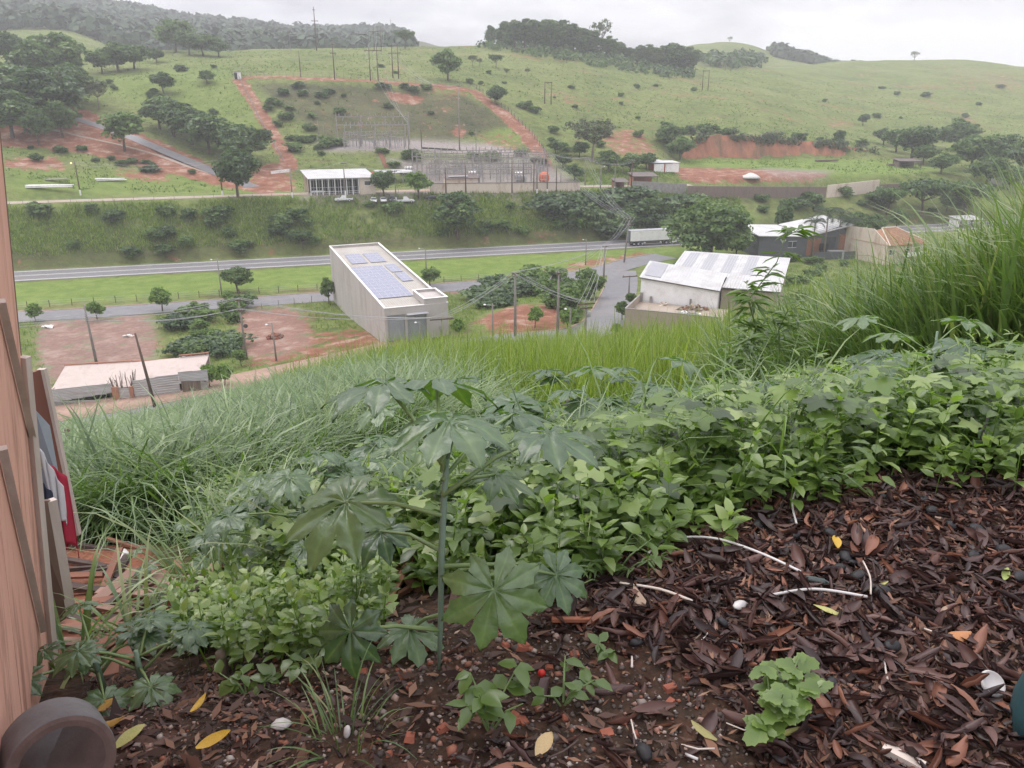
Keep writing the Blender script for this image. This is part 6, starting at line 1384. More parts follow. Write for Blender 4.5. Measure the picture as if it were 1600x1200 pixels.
def cov_at(x, y, ch):
    i = np.clip(np.searchsorted(DS, y)-1, 0, len(DS)-1); j = np.clip(((x/Wd(DS[i])+1)/2*(NU-1)).astype(int), 0, NU-1); return COVER[ch][i, j]
def off_road(X, Y, S=None, r=None):
    ok = np.ones(len(X), bool)
    for ln, hw in ((side_line, 5), (right_line, 4.6), (low_line, 11.5)):
        for a, b in zip(ln[:-1], ln[1:]):
            dx, dy = b[0]-a[0], b[1]-a[1]; t = np.clip(((X-a[0])*dx+(Y-a[1])*dy)/(dx*dx+dy*dy), 0, 1); ok &= np.hypot(X-a[0]-t*dx, Y-a[1]-t*dy) > hw
    c, s = math.cos(RAD(22.3)), math.sin(RAD(22.3)); u, v = (X+20.1)*c+(Y-120.6)*s, -(X+20.1)*s+(Y-120.6)*c
    ok &= ~((u > -.3) & (u < 10.8) & (v > -2) & (v < 48))
    c, s = math.cos(YR), math.sin(YR); u, v = (X-YO[0])*c+(Y-YO[1])*s, -(X-YO[0])*s+(Y-YO[1])*c
    return ok & ~((u > -.5) & (u < 23.5) & (v > -.5) & (v < 34))
tufts('lot_weeds', band(9000, -100, -46, -130, 60, 45, lambda X, Y, S, r: off_road(X, Y) & (cov_at(X, Y, 'R')+.5*fbm(X*.3, Y*.3, 9) < .55)), 4, .45, (.35, 1.1), (.06, .16), (.05, .7), (.3, 1.3), 2, M['grass_far'], 46, .55)
tufts('rough_grass', band(5000, -100, -40, 36, 150, 47, off_road), 4, .5, (.4, 1.2), (.07, .16), (.05, .6), (.3, 1.3), 2, M['grass_far'], 48, .5)
tufts('scrub_grass', band(7000, 38, 62, 20, 160, 49, lambda X, Y, S, r: (cov_at(X, Y, 'R') < .15) & (cov_at(X, Y, 'G') < .3) & (cov_at(X, Y, 'B') < .15)), 3, .6, (.3, .9), (.1, .22), (.05, .7), (.3, 1.3), 2, M['grass_far'], 50, .4)
fz = []
for k in range(16):
    px = 365+k*13; p = Vector(((px-800)/FPX*(84*CP+30*SP), 80+rnd.uniform(-6, 8), 0)); p.z = float(zat(p.x, p.y)); fz.append(tree('shrub', 0, 0, rnd.uniform(18, 28), 'fuzzy yellow-green bush at the lower edge of the grass slope', 1.5, group='bushes at the foot of the grass slope', p=p))
ordinal(fz)

# broad-leaved weeds
def leaf8(C, A, Nn, Ln, Wn):
    """leaves of eight corners with a folded midrib; base C, direction A, face normal Nn"""
    A = A/np.linalg.norm(A, axis=1, keepdims=True); B = np.cross(Nn, A); B /= np.linalg.norm(B, axis=1, keepdims=True); Nn = np.cross(A, B)
    l, w = Ln[:, None], Wn[:, None]*.5; up = Nn
    def pt(u, v, h): return C+A*l*u+B*w*v+up*l*h
    V = np.stack([pt(0, 0, 0), pt(.3, .95, .06), pt(.32, 0, .0), pt(.3, -.95, .06), pt(.68, .72, .0), pt(.7, 0, -.06), pt(.68, -.72, .0), pt(1, 0, -.16)], 1)
    f = np.array([(0, 2, 1, 1), (0, 3, 2, 2), (1, 2, 5, 4), (2, 3, 6, 5), (4, 5, 7, 7), (5, 6, 7, 7)])
    tri = np.array([(0, 2, 1), (0, 3, 2), (1, 2, 5), (1, 5, 4), (2, 3, 6), (2, 6, 5), (4, 5, 7), (5, 6, 7)])
    n = len(C); F = (np.arange(n)[:, None, None]*8+tri[None]).reshape(-1, 3)
    return V.reshape(-1, 3), F
def weeds(name, T, hr, nodes, per, Lr, ratio, mat, seed, lean=.25, vb=.5, droop=.25):
    r = np.random.default_rng(seed); x, y, z, px = T; n = len(x); h = r.uniform(*hr, n); ld = r.uniform(0, 6.28, n); tl = r.uniform(0, lean, n)
    base = np.stack([x, y, z], 1); axis = np.stack([np.cos(ld)*np.sin(tl), np.sin(ld)*np.sin(tl), np.cos(tl)], 1)
    C = []; A = []; Nn = []; Ls = []; vv = []; yaw0 = r.uniform(0, 6.28, n); tone = r.random(n)
    for k in range(nodes):
        f = .22+.78*(k+1)/nodes
        for q in range(per):
            a = yaw0+k*1.9+q*2*np.pi/per+r.normal(0, .3, n); el = r.normal(.25 if k < nodes-1 else .6, .28, n)
            c = base+axis*(h*f)[:, None]; d = np.stack([np.cos(a)*np.cos(el), np.sin(a)*np.cos(el), np.sin(el)], 1)
            C.append(c+d*(h*.10)[:, None]*(1.3-f)); A.append(d); Nn.append(np.array([0, 0, 1.])+r.normal(0, .25, (n, 3)))
            Ls.append(r.uniform(*Lr, n)*(1.25-.5*f)); vv.append(np.clip(vb+.4*(tone-.5)+.45*(r.random(n)-.5)+.12*(f-.6), 0, 1))
    C = np.concatenate(C); Ls = np.concatenate(Ls)
    V, F = leaf8(C, np.concatenate(A), np.concatenate(Nn), Ls, Ls*ratio)
    var = np.repeat(np.concatenate(vv), 8)
    # stems
    sn = len(V); sd = np.cross(axis, r.normal(size=(n, 3))); sd /= np.linalg.norm(sd, axis=1, keepdims=True); w = .004
    S = np.stack([base-sd*w-axis*.03, base+sd*w-axis*.03, base+axis*h[:, None]+sd*w*.5, base+axis*h[:, None]-sd*w*.5], 1).reshape(-1, 3)
    q = np.arange(n)[:, None]*4+sn; SF = np.concatenate([q+np.array([[0, 1, 2]]), q+np.array([[0, 2, 3]])])
    me = mesh_np(name, np.concatenate([V, S]), np.concatenate([F, SF]), mat, False, {'var': np.concatenate([var, np.full(4*n, .4)])})
    return tag(link(name, me), kind='stuff')
def wfront(px): return np.interp(px, [330, 480, 600, 750, 870, 1000, 1150, 1280, 1450, 1700], [3.1, 2.9, 3.0, 2.75, 2.5, 2.75, 3.0, 3.15, 3.2, 3.2])
Wz = sample(3600, 2.4, 12, (430, 1750), 61, lambda x, y, px, r: (y > wfront(px)+r.normal(0, .16, len(y))) & (px > np.interp(y, [3, 5, 8], [400, 430, 620])), 1.1)
weeds('broadleaf_weeds', Wz, (.1, .42), 5, 3, (.05, .11), .52, M['weed'], 62)
Wz2 = sample(1500, 3.2, 16, (520, 1750), 63, lambda x, y, px, r: (y > wfront(px)+.3) & (px > np.interp(y, [3, 5, 8, 14], [500, 520, 640, 800])), 1.0)
weeds('narrow_weeds', Wz2, (.2, .66), 9, 2, (.06, .13), .2, M['weed'], 64, .3, .55)
Wz3 = sample(520, 2.2, 3.7, (250, 600), 65, lambda x, y, px, r: (y > np.interp(px, [250, 330, 450, 560, 600], [2.9, 2.45, 2.25, 2.3, 2.5])+r.normal(0, .14, len(y))) & (y < np.interp(px, [250, 330, 450, 600], [3.2, 3.5, 3.6, 3.4])))
weeds('ground_weeds', Wz3, (.1, .3), 4, 3, (.035, .075), .62, M['weed'], 66, .35, .6)
Wz4 = sample(500, 3.0, 7, (330, 720), 67, lambda x, y, px, r: (y > np.interp(px, [330, 420, 560, 720], [4.3, 3.6, 3.4, 3.2])), 1.0)
weeds('dull_weeds', Wz4, (.25, .6), 5, 3, (.06, .12), .55, M['weed'], 68, .3, .4)  # weeds of a slightly darker tone than the others
Tg = sample(190, 3.1, 9, (300, 1250), 69, lambda x, y, px, r: (y > wfront(px)+.2))
tufts('loose_grass', Tg, 14, .12, (.45, 1.0), (.008, .018), (.1, .6), (.6, 1.9), 5, M['grass_near'], 70, .6)

def hill_tufts():
    r = np.random.default_rng(81); n = 36000; Y = 232*(650/232)**r.random(n); X = r.uniform(-.72, .72, n)*Y; S = sline(X, Y)
    ok = (S > 44) & (cov_at(X, Y, 'R')+.35*r.random(n) < .4) & (cov_at(X, Y, 'B') < .2) & (fbm(X*.06, Y*.06, 15) > .4); X, Y = X[ok], Y[ok]
    tufts('pasture_tufts', (X, Y, zat(X, Y), X*0), 3, .8, (.25, .8), (.2, .5), (.1, .9), (.2, 1.2), 2, M['grass_far'], 82, .22)
hill_tufts()
def canopy(name, n, test, seed, rad, mat, X0, X1, Y0, Y1):
    r = np.random.default_rng(seed); X = r.uniform(X0, X1, n); Y = r.uniform(Y0, Y1, n); Z = zat(X, Y); px, row = proj(X, Y, Z); k = test(X, Y, px, row, r); X, Y, Z = X[k], Y[k], Z[k]; m = len(X); per = 26
    i = np.repeat(np.arange(m), per); d = r.normal(size=(m*per, 3)); d /= np.linalg.norm(d, axis=1, keepdims=True); d[:, 2] = np.abs(d[:, 2])*1.1; rr = (rad*(.6+.8*r.random(m)))[i]
    P = np.stack([X[i], Y[i], Z[i]+rr*.25], 1)+d*rr[:, None]*(.7+.35*r.random((m*per, 1))); V, F = leaf_quads(P, d+r.normal(size=d.shape)*.4, rr*.5*(.6+.8*r.random(m*per)), 1.2, seed)
    var = np.clip(.45+.5*(r.random(m)[i]-.5)+.4*(r.random(m*per)-.5), 0, 1)
    tag(link(name, mesh_np(name, V, F, mat, False, {'var': np.repeat(var, 4)})), kind='stuff')
gmat('leaf_forest', [(0, (.012, .03, .014)), (.5, (.03, .062, .026)), (1, (.065, .105, .04))], trans=0, rough=.7)
canopy('mountain_forest', 9000, lambda X, Y, px, row, r: (px < 640) & (px > -200) & (fbm(X*.006, Y*.006, 4)+.12*(px > 110)+.1*(Y > 1150) > .5), 5, 8.5, M['leaf_forest'], -1000, -40, 660, 1400)
canopy('ridge_forest', 900, lambda X, Y, px, row, r: (px > 1210) & (px < 1345), 6, 7.5, M['leaf_forest'], 300, 560, 960, 1060)
canopy('valley_thicket', 420, lambda X, Y, px, row, r: (px > 1085) & (px < 1190) & (row < 108) & (row > 92), 7, 5.0, M['leaf_deep'], 150, 330, 640, 900)
canopy('wood_undergrowth', 700, lambda X, Y, px, row, r: ((px > 750) & (px < 1085) & (row < 70+(px-750)*.16+6) & (row > 58+(px-750)*.16)), 8, 2.6, M['leaf_deep'], -40, 170, 500, 640)
canopy('left_wood_undergrowth', 260, lambda X, Y, px, row, r: (px > -30) & (px < 125) & (row > 110) & (row < 212), 9, 2.6, M['leaf_deep'], -230, -150, 240, 420)
def cliff():
    nx, nz = 260, 14; V = []; r = np.random.default_rng(3)
    for i in range(nx):
        px = 1066+300*i/(nx-1); tr = float(np.interp(px, [1066, 1085, 1120, 1180, 1250, 1300, 1366], [236, 216, 209, 212, 219, 222, 236])); br = float(np.interp(px, [1066, 1180, 1300, 1366], [251, 250, 249, 245])); D = float(np.interp(px, [1066, 1150, 1220, 1300, 1366], [331, 338, 341, 346, 352]))
        a = atd(px, br, D); b = atd(px, tr+2.0*vnoise(px*.13, 0, 5), D+4.5)
        for j in range(nz):
            t = j/(nz-1); q = a.lerp(b, t); g = float(fbm(px*.11, t*.8, 6, 3)-.5)*3.4*(1-.5*t)*(1-abs(2*t-1)**4); V.append((q.x, q.y-g, q.z))
    idx = np.arange(nx*nz).reshape(nx, nz); F = np.stack([idx[:-1, :-1], idx[1:, :-1], idx[1:, 1:], idx[:-1, 1:]], -1).reshape(-1, 4)
    M['clay_cliff'] = pbr('clay_cliff', (.40, .17, .095), (.24, .1, .06), .35, .9, dirt=(.12, .09, .05), dscale=.16, stretch=(1, 1, .35), bump=.6)
    tag(link('cliff', mesh_np('cliff', V, F, M['clay_cliff'], True)), kind='structure')
cliff()
def cliff_brush():
    r = np.random.default_rng(44); P = []
    for k in range(150):
        px = r.uniform(1062, 1368); tr = float(np.interp(px, [1066, 1085, 1120, 1180, 1250, 1300, 1366], [236, 216, 209, 212, 219, 222, 236])); D = float(np.interp(px, [1066, 1150, 1220, 1300, 1366], [331, 338, 341, 346, 352]))
        if fbm(px*.03, 1, 8) < .42: continue
        q = atd(px, tr+r.uniform(-4, 6)*(1 if r.random() < .7 else 2.2), D+3.2); P.append((q.x, q.y, q.z, r.uniform(.9, 2.0)))
    P = np.array(P); per = 30; i = np.repeat(np.arange(len(P)), per); d = r.normal(size=(len(i), 3)); d /= np.linalg.norm(d, axis=1, keepdims=True); rr = P[i, 3]
    C = P[i, :3]+d*rr[:, None]*np.array([1.3, .8, .8]); V, F = leaf_quads(C, d+np.array([0, -.2, .5]), rr*.5, 1.3, 3)
    tag(link('cliff_brush', mesh_np('cliff_brush', V, F, M['leaf_olive'], False, {'var': np.repeat(np.clip(.4+.5*(r.random(len(i))-.5), 0, 1), 4)})), kind='stuff')
cliff_brush()
def lobed_weeds():
    """flat lobed leaves on thin stalks, spread over the weeds"""
    T = sample(1500, 2.9, 9.5, (430, 1720), 95, lambda x, y, px, r: (y > wfront(px)+.2) & (px > np.interp(y, [3, 5, 8], [420, 450, 640])), 1.05)
    x, y, z, px = T; n = len(x); r = np.random.default_rng(96); per = 5; V0 = [(0, 0, 0)]
    for k in range(21):
        a = -2.55+5.1*k/20; l = (.55+.45*abs(math.cos(a*2.47)))*(1-.2*abs(a)/2.6); V0.append((math.cos(a)*l*.8, math.sin(a)*l*.8, -.14*l*l))
    V0 = np.array(V0); F0 = np.array([(0, k, k+1) for k in range(1, 21)]); i = np.repeat(np.arange(n), per); m = len(i); h = r.uniform(.22, .6, n); a = r.uniform(0, 6.28, m); q = r.uniform(.03, .2, m)
    C = np.stack([x[i]+np.cos(a)*q, y[i]+np.sin(a)*q, z[i]+h[i]*r.uniform(.65, 1.05, m)], 1); Nn = np.stack([np.cos(a)*.15, np.sin(a)*.15, np.ones(m)], 1)+r.normal(0, .16, (m, 3)); Nn /= np.linalg.norm(Nn, axis=1, keepdims=True)
    A = np.stack([np.cos(a), np.sin(a), -.2+0*a], 1); A -= Nn*np.sum(A*Nn, 1, keepdims=True); A /= np.linalg.norm(A, axis=1, keepdims=True); B = np.cross(Nn, A); s = r.uniform(.05, .115, m)[:, None, None]
    V = C[:, None]+s*(A[:, None]*V0[None, :, 0:1]+B[:, None]*V0[None, :, 1:2]+Nn[:, None]*V0[None, :, 2:3]); F = (F0[None]+np.arange(m)[:, None, None]*len(V0)).reshape(-1, 3)
    w = np.array([.003, 0, 0]); b0 = np.stack([x[i], y[i], z[i]], 1); S = np.stack([b0-w, b0+w, C], 1).reshape(-1, 3); SF = np.arange(3*m).reshape(m, 3)+V.shape[0]*V.shape[1]
    tag(link('lobed_weeds', mesh_np('lobed_weeds', np.concatenate([V.reshape(-1, 3), S]), np.concatenate([F, SF]), M['weed'], True, {'var': np.concatenate([np.repeat(np.clip(.45+.3*r.normal(size=m), 0, 1), len(V0)), np.full(3*m, .5)])})), kind='stuff')
lobed_weeds()
# ------------------------------------------------------------------ plants one can point at
def castor_leaf_mesh(seed, nl=8):
    """palmate leaf: nine toothed lobes joined to nearly half their length, midribs sunk and pale"""
    r = random.Random(seed); V = [(0, 0, 0)]; F = []; vein = [1.0]; gap = .32
    step = (2*math.pi-gap)/nl; K = 10; half = step/2
    A = [-math.pi+gap/2+step*(k+.5) for k in range(nl)]; Ls = [(1.0-.40*(abs(a)/math.pi)**1.5)*r.uniform(.92, 1.06) for a in A]
    for k, a in enumerate(A):
        l = Ls[k]; sinus = .46*l; rows = []; bend = r.uniform(-.06, .06)
        for i in range(1, K+1):
            t = i/K; d = l*t
            if d <= sinus: w = d*math.tan(half)*.985
            else:
                u = (d-sinus)/(l-sinus); w = sinus*math.tan(half)*(1.0+.5*math.sin(math.pi*min(1, u*1.1)))*(1-u**2.4)
                w *= (1.0 if i % 2 else .84)
            if i == K: w = .004
            dd = d-(.03*l if i % 2 == 0 and d > sinus else 0)
            z0 = -.3*d*d-.03*math.sin(t*6+k*1.7)-.12*max(0, t-.6)*r.uniform(.5, 1.5)
            aa = a+bend*t; ca, sa = math.cos(aa), math.sin(aa); row = []
            for s in (-1, -.55, -.16, 0, .16, .55, 1):
                zz = z0+(.045*l*math.sin(abs(s)*2.0)*(1-.5*t)+.012*math.sin(s*9+i*1.7+k)*abs(s)); q = w*s; e = dd if abs(s) == 1 else d
                row.append(len(V)); V.append((ca*e-sa*q, sa*e+ca*q, zz)); vein.append(.9 if s == 0 else (.25 if abs(s) < .2 else (.22 if i % 3 == 0 and abs(s) < .8 else 0)))
            rows.append(row)
        for i in range(K):
            for m in range(6):
                if i == 0: F.append((0, rows[0][m], rows[0][m+1]))
                else: F += [(rows[i-1][m], rows[i][m], rows[i][m+1]), (rows[i-1][m], rows[i][m+1], rows[i-1][m+1])]
    n = len(V); q = np.array(V); tone = .42+.25*np.array([vnoise(x*4, y*4, seed) for x, y, z in V])
    return mesh_np('leaf', V, F, M['castor'], True, {'var': np.clip(tone-.1, 0, 1), 'vein': np.array(vein)*.6})
CL = [castor_leaf_mesh(k) for k in range(4)]
def aim(n, t):
    n = Vector(n).normalized(); t = Vector(t); t = (t-n*t.dot(n)).normalized(); b = n.cross(t)
    return Matrix((t, b, n)).transposed().to_quaternion()
def add_leaf(o, org, c, size, n, t, k, pet=None, pr=.0055):
    l = link('leaf', CL[k % 4], o, Vector(c)-org); l.rotation_mode = 'QUATERNION'; l.rotation_quaternion = aim(n, t); l.scale = (size*.56,)*3
    if pet is not None:
        a, b = Vector(pet)-org, Vector(c)-org; m = a.lerp(b, .5)+Vector((0, 0, (b-a).length*.06))
        MB().tube([a, a.lerp(m, .5), m, m.lerp(b, .55), b], [pr*1.2, pr*1.1, pr, pr*.9, pr*.8], 6).build('leaf_stalk', M['stalk'], o, True)
M['stalk'] = pbr('leaf_stalk', (.2, .27, .1), (.13, .2, .08), 6, .5)
M['stem_bloom'] = pbr('castor_stem', (.22, .3, .25), (.13, .2, .12), 3, .45, stretch=(1, 1, .6), dirt=(.12, .15, .06), dscale=2)
def hero():
    b = hit(684, 1046, 1.2, 6); o = thing('castor_plant', 'tall castor bean plant with bluish bare stem in the middle foreground', 'castor plant', b)
    dd = b.y
    top = atd(698, 716, dd+.02)
    pts = [b-Vector((0, 0, .05)), atd(688, 985, dd), atd(690, 860, dd), atd(694, 775, dd+.01), top]
    MB().tube([p-b for p in pts], [.004, .0085, .0098, .0095, .0085], 8).build('stem', M['stem_bloom'], o, True)
    for a, c in ((pts[3], atd(668, 650, dd+.05)), (pts[4], atd(706, 690, dd+.02))): MB().tube([top-b, (top-b).lerp(c-b, .6), c-b], [.008, .0065, .005], 6).build('branch', M['stem_bloom'], o, True)
    S = lambda row: atd(691, row, dd)
    for c, sz, n, t, st in [
        (atd(772, 922, dd-.12), .34, (.05, -.85, .5), (.1, -.2, -1), S(905)), (atd(540, 785, dd+.1), .41, (-.2, -.35, .9), (-.75, -.55, -.25), S(805)), (atd(868, 898, dd+.15), .25, (.25, -.6, .75), (.6, -.4, -.6), S(885)),
        (atd(548, 985, dd-.05), .27, (-.25, -.8, .5), (-.35, -.3, -.9), S(985)), (atd(703, 660, dd+.05), .38, (.0, .02, 1), (.1, -1, -.1), S(735)), (atd(600, 600, dd+.2), .36, (-.06, .1, 1), (-.9, -.4, 0), S(725)),
        (atd(682, 598, dd+.3), .36, (.05, .48, 1), (.95, -.1, .06), S(722)), (atd(855, 678, dd+.15), .35, (.05, .06, 1), (1, -.3, -.1), S(775)), (atd(800, 648, dd+.5), .3, (.05, .1, 1), (.7, .6, 0), S(750)),
        (atd(772, 742, dd+.25), .28, (.2, .05, 1), (.9, .2, -.2), S(770)), (atd(596, 830, dd+.3), .25, (-.1, -.3, 1), (-.6, -.5, -.3), S(862)), (atd(640, 985, dd+.15), .26, (.1, -.1, 1), (.5, -.5, -.3), S(960))]:
        add_leaf(o, b, c, sz, n, t, rnd.randrange(4), st, .0062)
hero()
def castor(px, row, d, label, n=8, sz=.34, sd=0):
    r = random.Random(sd); top = atd(px, row, d); g = float(zat(top.x, top.y)); h = max(.2, top.z-g)
    o = thing('castor_plant', label, 'castor plant', (top.x, top.y, g)); org = Vector((top.x, top.y, g)); ln = Vector((r.uniform(-.06, .06), r.uniform(-.06, .06), 0))*h
    MB().tube([(0, 0, -.05), ln*.5+Vector((0, 0, h*.5)), ln+Vector((0, 0, h*.92))], [.016, .013, .009], 6).build('stem', M['stem_bloom'], o, True)
    for k in range(n):
        a = k*2.4+r.random(); f = .55+.42*k/n; R_ = r.uniform(.16, .36)*(1.3-.6*f)*1.3*sz/.34
        s = org+ln*f+Vector((0, 0, h*(f-.12))); c = org+ln*f+Vector((math.cos(a)*R_, math.sin(a)*R_, h*f+r.uniform(0, .12)))
        add_leaf(o, org, c, sz*r.uniform(.75, 1.15), (math.cos(a)*.2+r.uniform(-.15, .15), math.sin(a)*.2-.02, 1), (math.cos(a), math.sin(a), -.15), k, s, .005)
for k, a in enumerate([
 (905, 590, 5.8, 'castor plant with the largest silvery leaf cluster below the pale grass', 9, 0.51), (1025, 578, 6.4, 'castor plant rising at the right end of the silvery cluster', 9, 0.51), (965, 640, 5.0, 'castor plant in the hollow under the two silvery clusters', 8, 0.44), (878, 655, 4.4, 'castor plant right behind the tall foreground one', 8, 0.44),
 (1062, 690, 4.1, 'bright green castor plant low in the middle of the weeds', 8, 0.39), (762, 610, 5.2, 'castor plant left of the silvery cluster', 8, 0.44), (660, 640, 4.5, 'castor plant hidden behind the top leaves of the tall one', 7, 0.41), (560, 700, 3.7, 'castor plant left of the tall stem among the grass', 9, 0.28),
 (470, 735, 3.3, 'dull green castor plant at the grass edge on the left', 9, 0.28), (405, 775, 3.4, 'leftmost castor plant at the foot of the grass', 8, 0.25), (620, 765, 4.2, 'small castor plant over the reddish splinter pile', 7, 0.34), (1165, 700, 3.8, 'castor plant with whitish leaves above the right leaf pile', 8, 0.39),
 (1255, 632, 4.1, 'castor plant with flat lime leaves in the right weeds', 8, 0.44), (1330, 655, 3.8, 'castor plant right of the lime-leaved one', 7, 0.39), (1478, 505, 5.4, 'castor plant standing inside the tall grass', 9, 0.51), (1190, 640, 4.5, 'castor plant below the leggy shoots', 8, 0.39),
 (1420, 622, 4.1, 'castor plant at the foot of the tall grass', 8, 0.41), (1105, 618, 5.3, 'castor plant between the silvery cluster and the leggy shoots', 8, 0.41), (835, 705, 3.3, 'low castor plant right of the tall stem', 8, 0.25), (950, 725, 3.2, 'low castor plant in the centre of the weeds', 7, 0.34),
 (725, 690, 3.5, 'castor plant just left behind the tall stem top', 7, 0.25), (520, 800, 3.9, 'drooping castor plant beside the big left leaf', 7, 0.22), (1560, 640, 3.7, 'castor plant at the right edge of the weeds', 7, 0.37), (400, 840, 4.1, 'small castor plant over the board pile', 7, 0.20), (1010, 640, 5.4, 'castor plant between the two silvery clusters', 8, 0.46)]):
    castor(*a, sd=k)
# castor-like seedlings low on the left
def seedling(px, row, d, label, sz, n, sd): castor(px, row, d, label, n, sz, sd)
seedling(150, 1015, 2.35, 'castor seedling with pale leaves in the grass clump by the pink wall', .2, 7, 91); seedling(215, 1030, 2.3, 'second castor seedling right of the pale one by the pink wall', .18, 6, 92); seedling(330, 800, 5.4, 'castor seedling at the corner of the red yard', .26, 7, 93); seedling(270, 880, 4.2, 'castor seedling over the top of the board pile', .22, 6, 94)
# leggy shoots with lance leaves
def lance_mesh():
    V, F = leaf8(np.zeros((1, 3)), np.array([[1., 0, 0]]), np.array([[0, 0, 1.]]), np.array([1.]), np.array([.2])); return mesh_np('leaf', V, F, M['weed'], True, {'var': np.full(len(V), .35)})
LANCE = lance_mesh()
def shoot(px, row, d, label, n, sd, Ls=.16):
    r = random.Random(sd); top = atd(px, row, d); g = float(zat(top.x, top.y)); h = top.z-g; org = Vector((top.x, top.y, g)); o = thing('leggy_weed', label, 'tall weed', org)
    st = [Vector((r.uniform(-.05, .05)*k, r.uniform(-.05, .05)*k, h*k/6)) for k in range(7)]
    MB().tube(st, [.016, .015, .013, .011, .009, .006, .003], 6).build('stem', M['stalk'], o, True)
    tw = []
    for k in range(7):
        i = r.uniform(2, 6); p = st[int(i)].lerp(st[min(6, int(i)+1)], i % 1); a = r.uniform(0, 6.28); L_ = r.uniform(.25, .6)*h*.25; e = p+Vector((math.cos(a)*L_, math.sin(a)*L_, L_*.7)); tw.append((p, e)); MB().tube([p, e], [.006, .002], 5).build('twig', M['stalk'], o)
    for k in range(n):
        if k % 3: p0, e = r.choice(tw); p = p0.lerp(e, r.uniform(.25, 1))
        else: i = r.uniform(1.5, 5.99); p = st[int(i)].lerp(st[int(i)+1], i % 1)
        a = r.uniform(0, 6.28); l = link('leaf', LANCE, o, p); l.rotation_mode = 'QUATERNION'; l.rotation_quaternion = aim((r.uniform(-.4, .4), r.uniform(-.4, .4), 1), (math.cos(a), math.sin(a), r.uniform(-.5, .3))); s = Ls*r.uniform(.6, 1.3); l.scale = (s, s, s)
shoot(1196, 352, 9.0, 'tallest leggy weed with lance leaves in front of the white hall', 150, 1, .27); shoot(1222, 440, 8.6, 'shorter leggy weed right of the tallest one', 80, 2, .24); shoot(1118, 555, 8.0, 'leggy weed with drooping lance leaves left of the tallest one', 70, 3, .2); shoot(1172, 520, 7.6, 'bushy leggy weed at the foot of the tallest one', 90, 4, .2); shoot(1250, 520, 8.0, 'leggy weed leaning against the tall grass', 70, 5, .2)
shoot(600, 560, 30, 'single spindly stalk above the pale grass left of the top castor leaves', 24, 6, .5)
# grass clump beside the pink wall
def clump(name, label, px, row, d0, n, Lr, wr, seed, mat='grass_near', lean=(.1, .9), bend=(.5, 1.9)):
    p = hit(px, row, d0, 9); r = np.random.default_rng(seed); a = r.uniform(0, 6.28, n); q = .1*np.sqrt(r.random(n))
    P = np.stack([p.x+np.cos(a)*q, p.y+np.sin(a)*q, np.full(n, p.z-.02)], 1)
    o = blades(name, P, r.uniform(*Lr, n), r.uniform(*wr, n), r.uniform(*lean, n), r.uniform(*bend, n), 7, M[mat], seed, a+r.normal(0, .4, n)); o['kind'] = 'thing'; tag(o, label, 'grass clump')
clump('grass_clump', 'broad-bladed grass clump at the foot of the pink wall', 120, 1040, 1.6, 30, (.35, .7), (.014, .026), 5); clump('grass_clump', 'broad-bladed grass clump beside the board pile', 215, 1010, 1.8, 34, (.3, .65), (.012, .022), 6); clump('grass_clump', 'arching grass clump under the left castor leaf', 420, 930, 2.2, 36, (.35, .75), (.008, .016), 7)
clump('grass_clump', 'thin low grass clump on the dark soil at the bottom', 540, 1160, 1.2, 40, (.12, .3), (.003, .006), 8); clump('grass_clump', 'grass clump right of the board pile', 300, 960, 2.2, 26, (.3, .6), (.01, .018), 9); clump('grass_clump', 'grass clump at the edge of the red yard', 255, 850, 4.0, 30, (.4, .8), (.012, .02), 10); clump('grass_clump', 'grass clump leaning over the red yard', 290, 815, 5.0, 30, (.5, .9), (.012, .022), 11)
# leafy weeds standing on the litter
def lobed_leaf():
    V = [(0, 0, 0)]; F = []; pts = []
    for k in range(22):
        a = -2.6+5.2*k/21; l = (.62+.38*abs(math.cos(a*1.5)))*(1.0-.22*abs(a)/2.6)*(1.0 if k % 2 else .88); pts.append((math.cos(a)*l*.62+.35, math.sin(a)*l*.55, -.12*l*l))
    V += pts; F = [(0, i, i+1) for i in range(1, 22)]
    return mesh_np('leaf', V, F, M['weed'], True, {'var': np.linspace(.35, .75, len(V))})
LOBED = lobed_leaf()
BROAD = mesh_np('leaf', *leaf8(np.zeros((1, 3)), np.array([[1., 0, 0]]), np.array([[0, 0, 1.]]), np.array([1.]), np.array([.62])), M['weed'], True, {'var': np.full(8, .35)})
def litter_weed(name, label, px, row, h, spread, n, mesh, size, sd, up=.5):
    r = random.Random(sd); p = hit(px, row, 1.0, 6); o = thing(name, label, 'weed', p); br = []
    for k in range(max(5, n//9)):
        a = r.uniform(0, 6.28); q = spread*r.uniform(.3, 1); e = Vector((math.cos(a)*q, math.sin(a)*q, h*r.uniform(.55, 1))); m = e*.5+Vector((0, 0, h*.1)); br.append((m, e)); MB().tube([(0, 0, -.02), m, e], [.004, .003, .0015], 5).build('stem', M['stalk'], o)
    for k in range(n):
        m, e = r.choice(br); q = m.lerp(e, r.uniform(.1, 1.05)); a = r.uniform(0, 6.28); l = link('leaf', mesh, o, q); l.rotation_mode = 'QUATERNION'; l.rotation_quaternion = aim((r.uniform(-.4, .4), r.uniform(-.6, .2), 1), (math.cos(a), math.sin(a), r.uniform(-.3, .2))); s = size*r.uniform(.6, 1.2); l.scale = (s, s, s)
litter_weed('leafy_weed', 'pale green lobed-leaf weed standing alone on the right leaf litter', 1205, 1150, .2, .14, 60, LOBED, .062, 1)
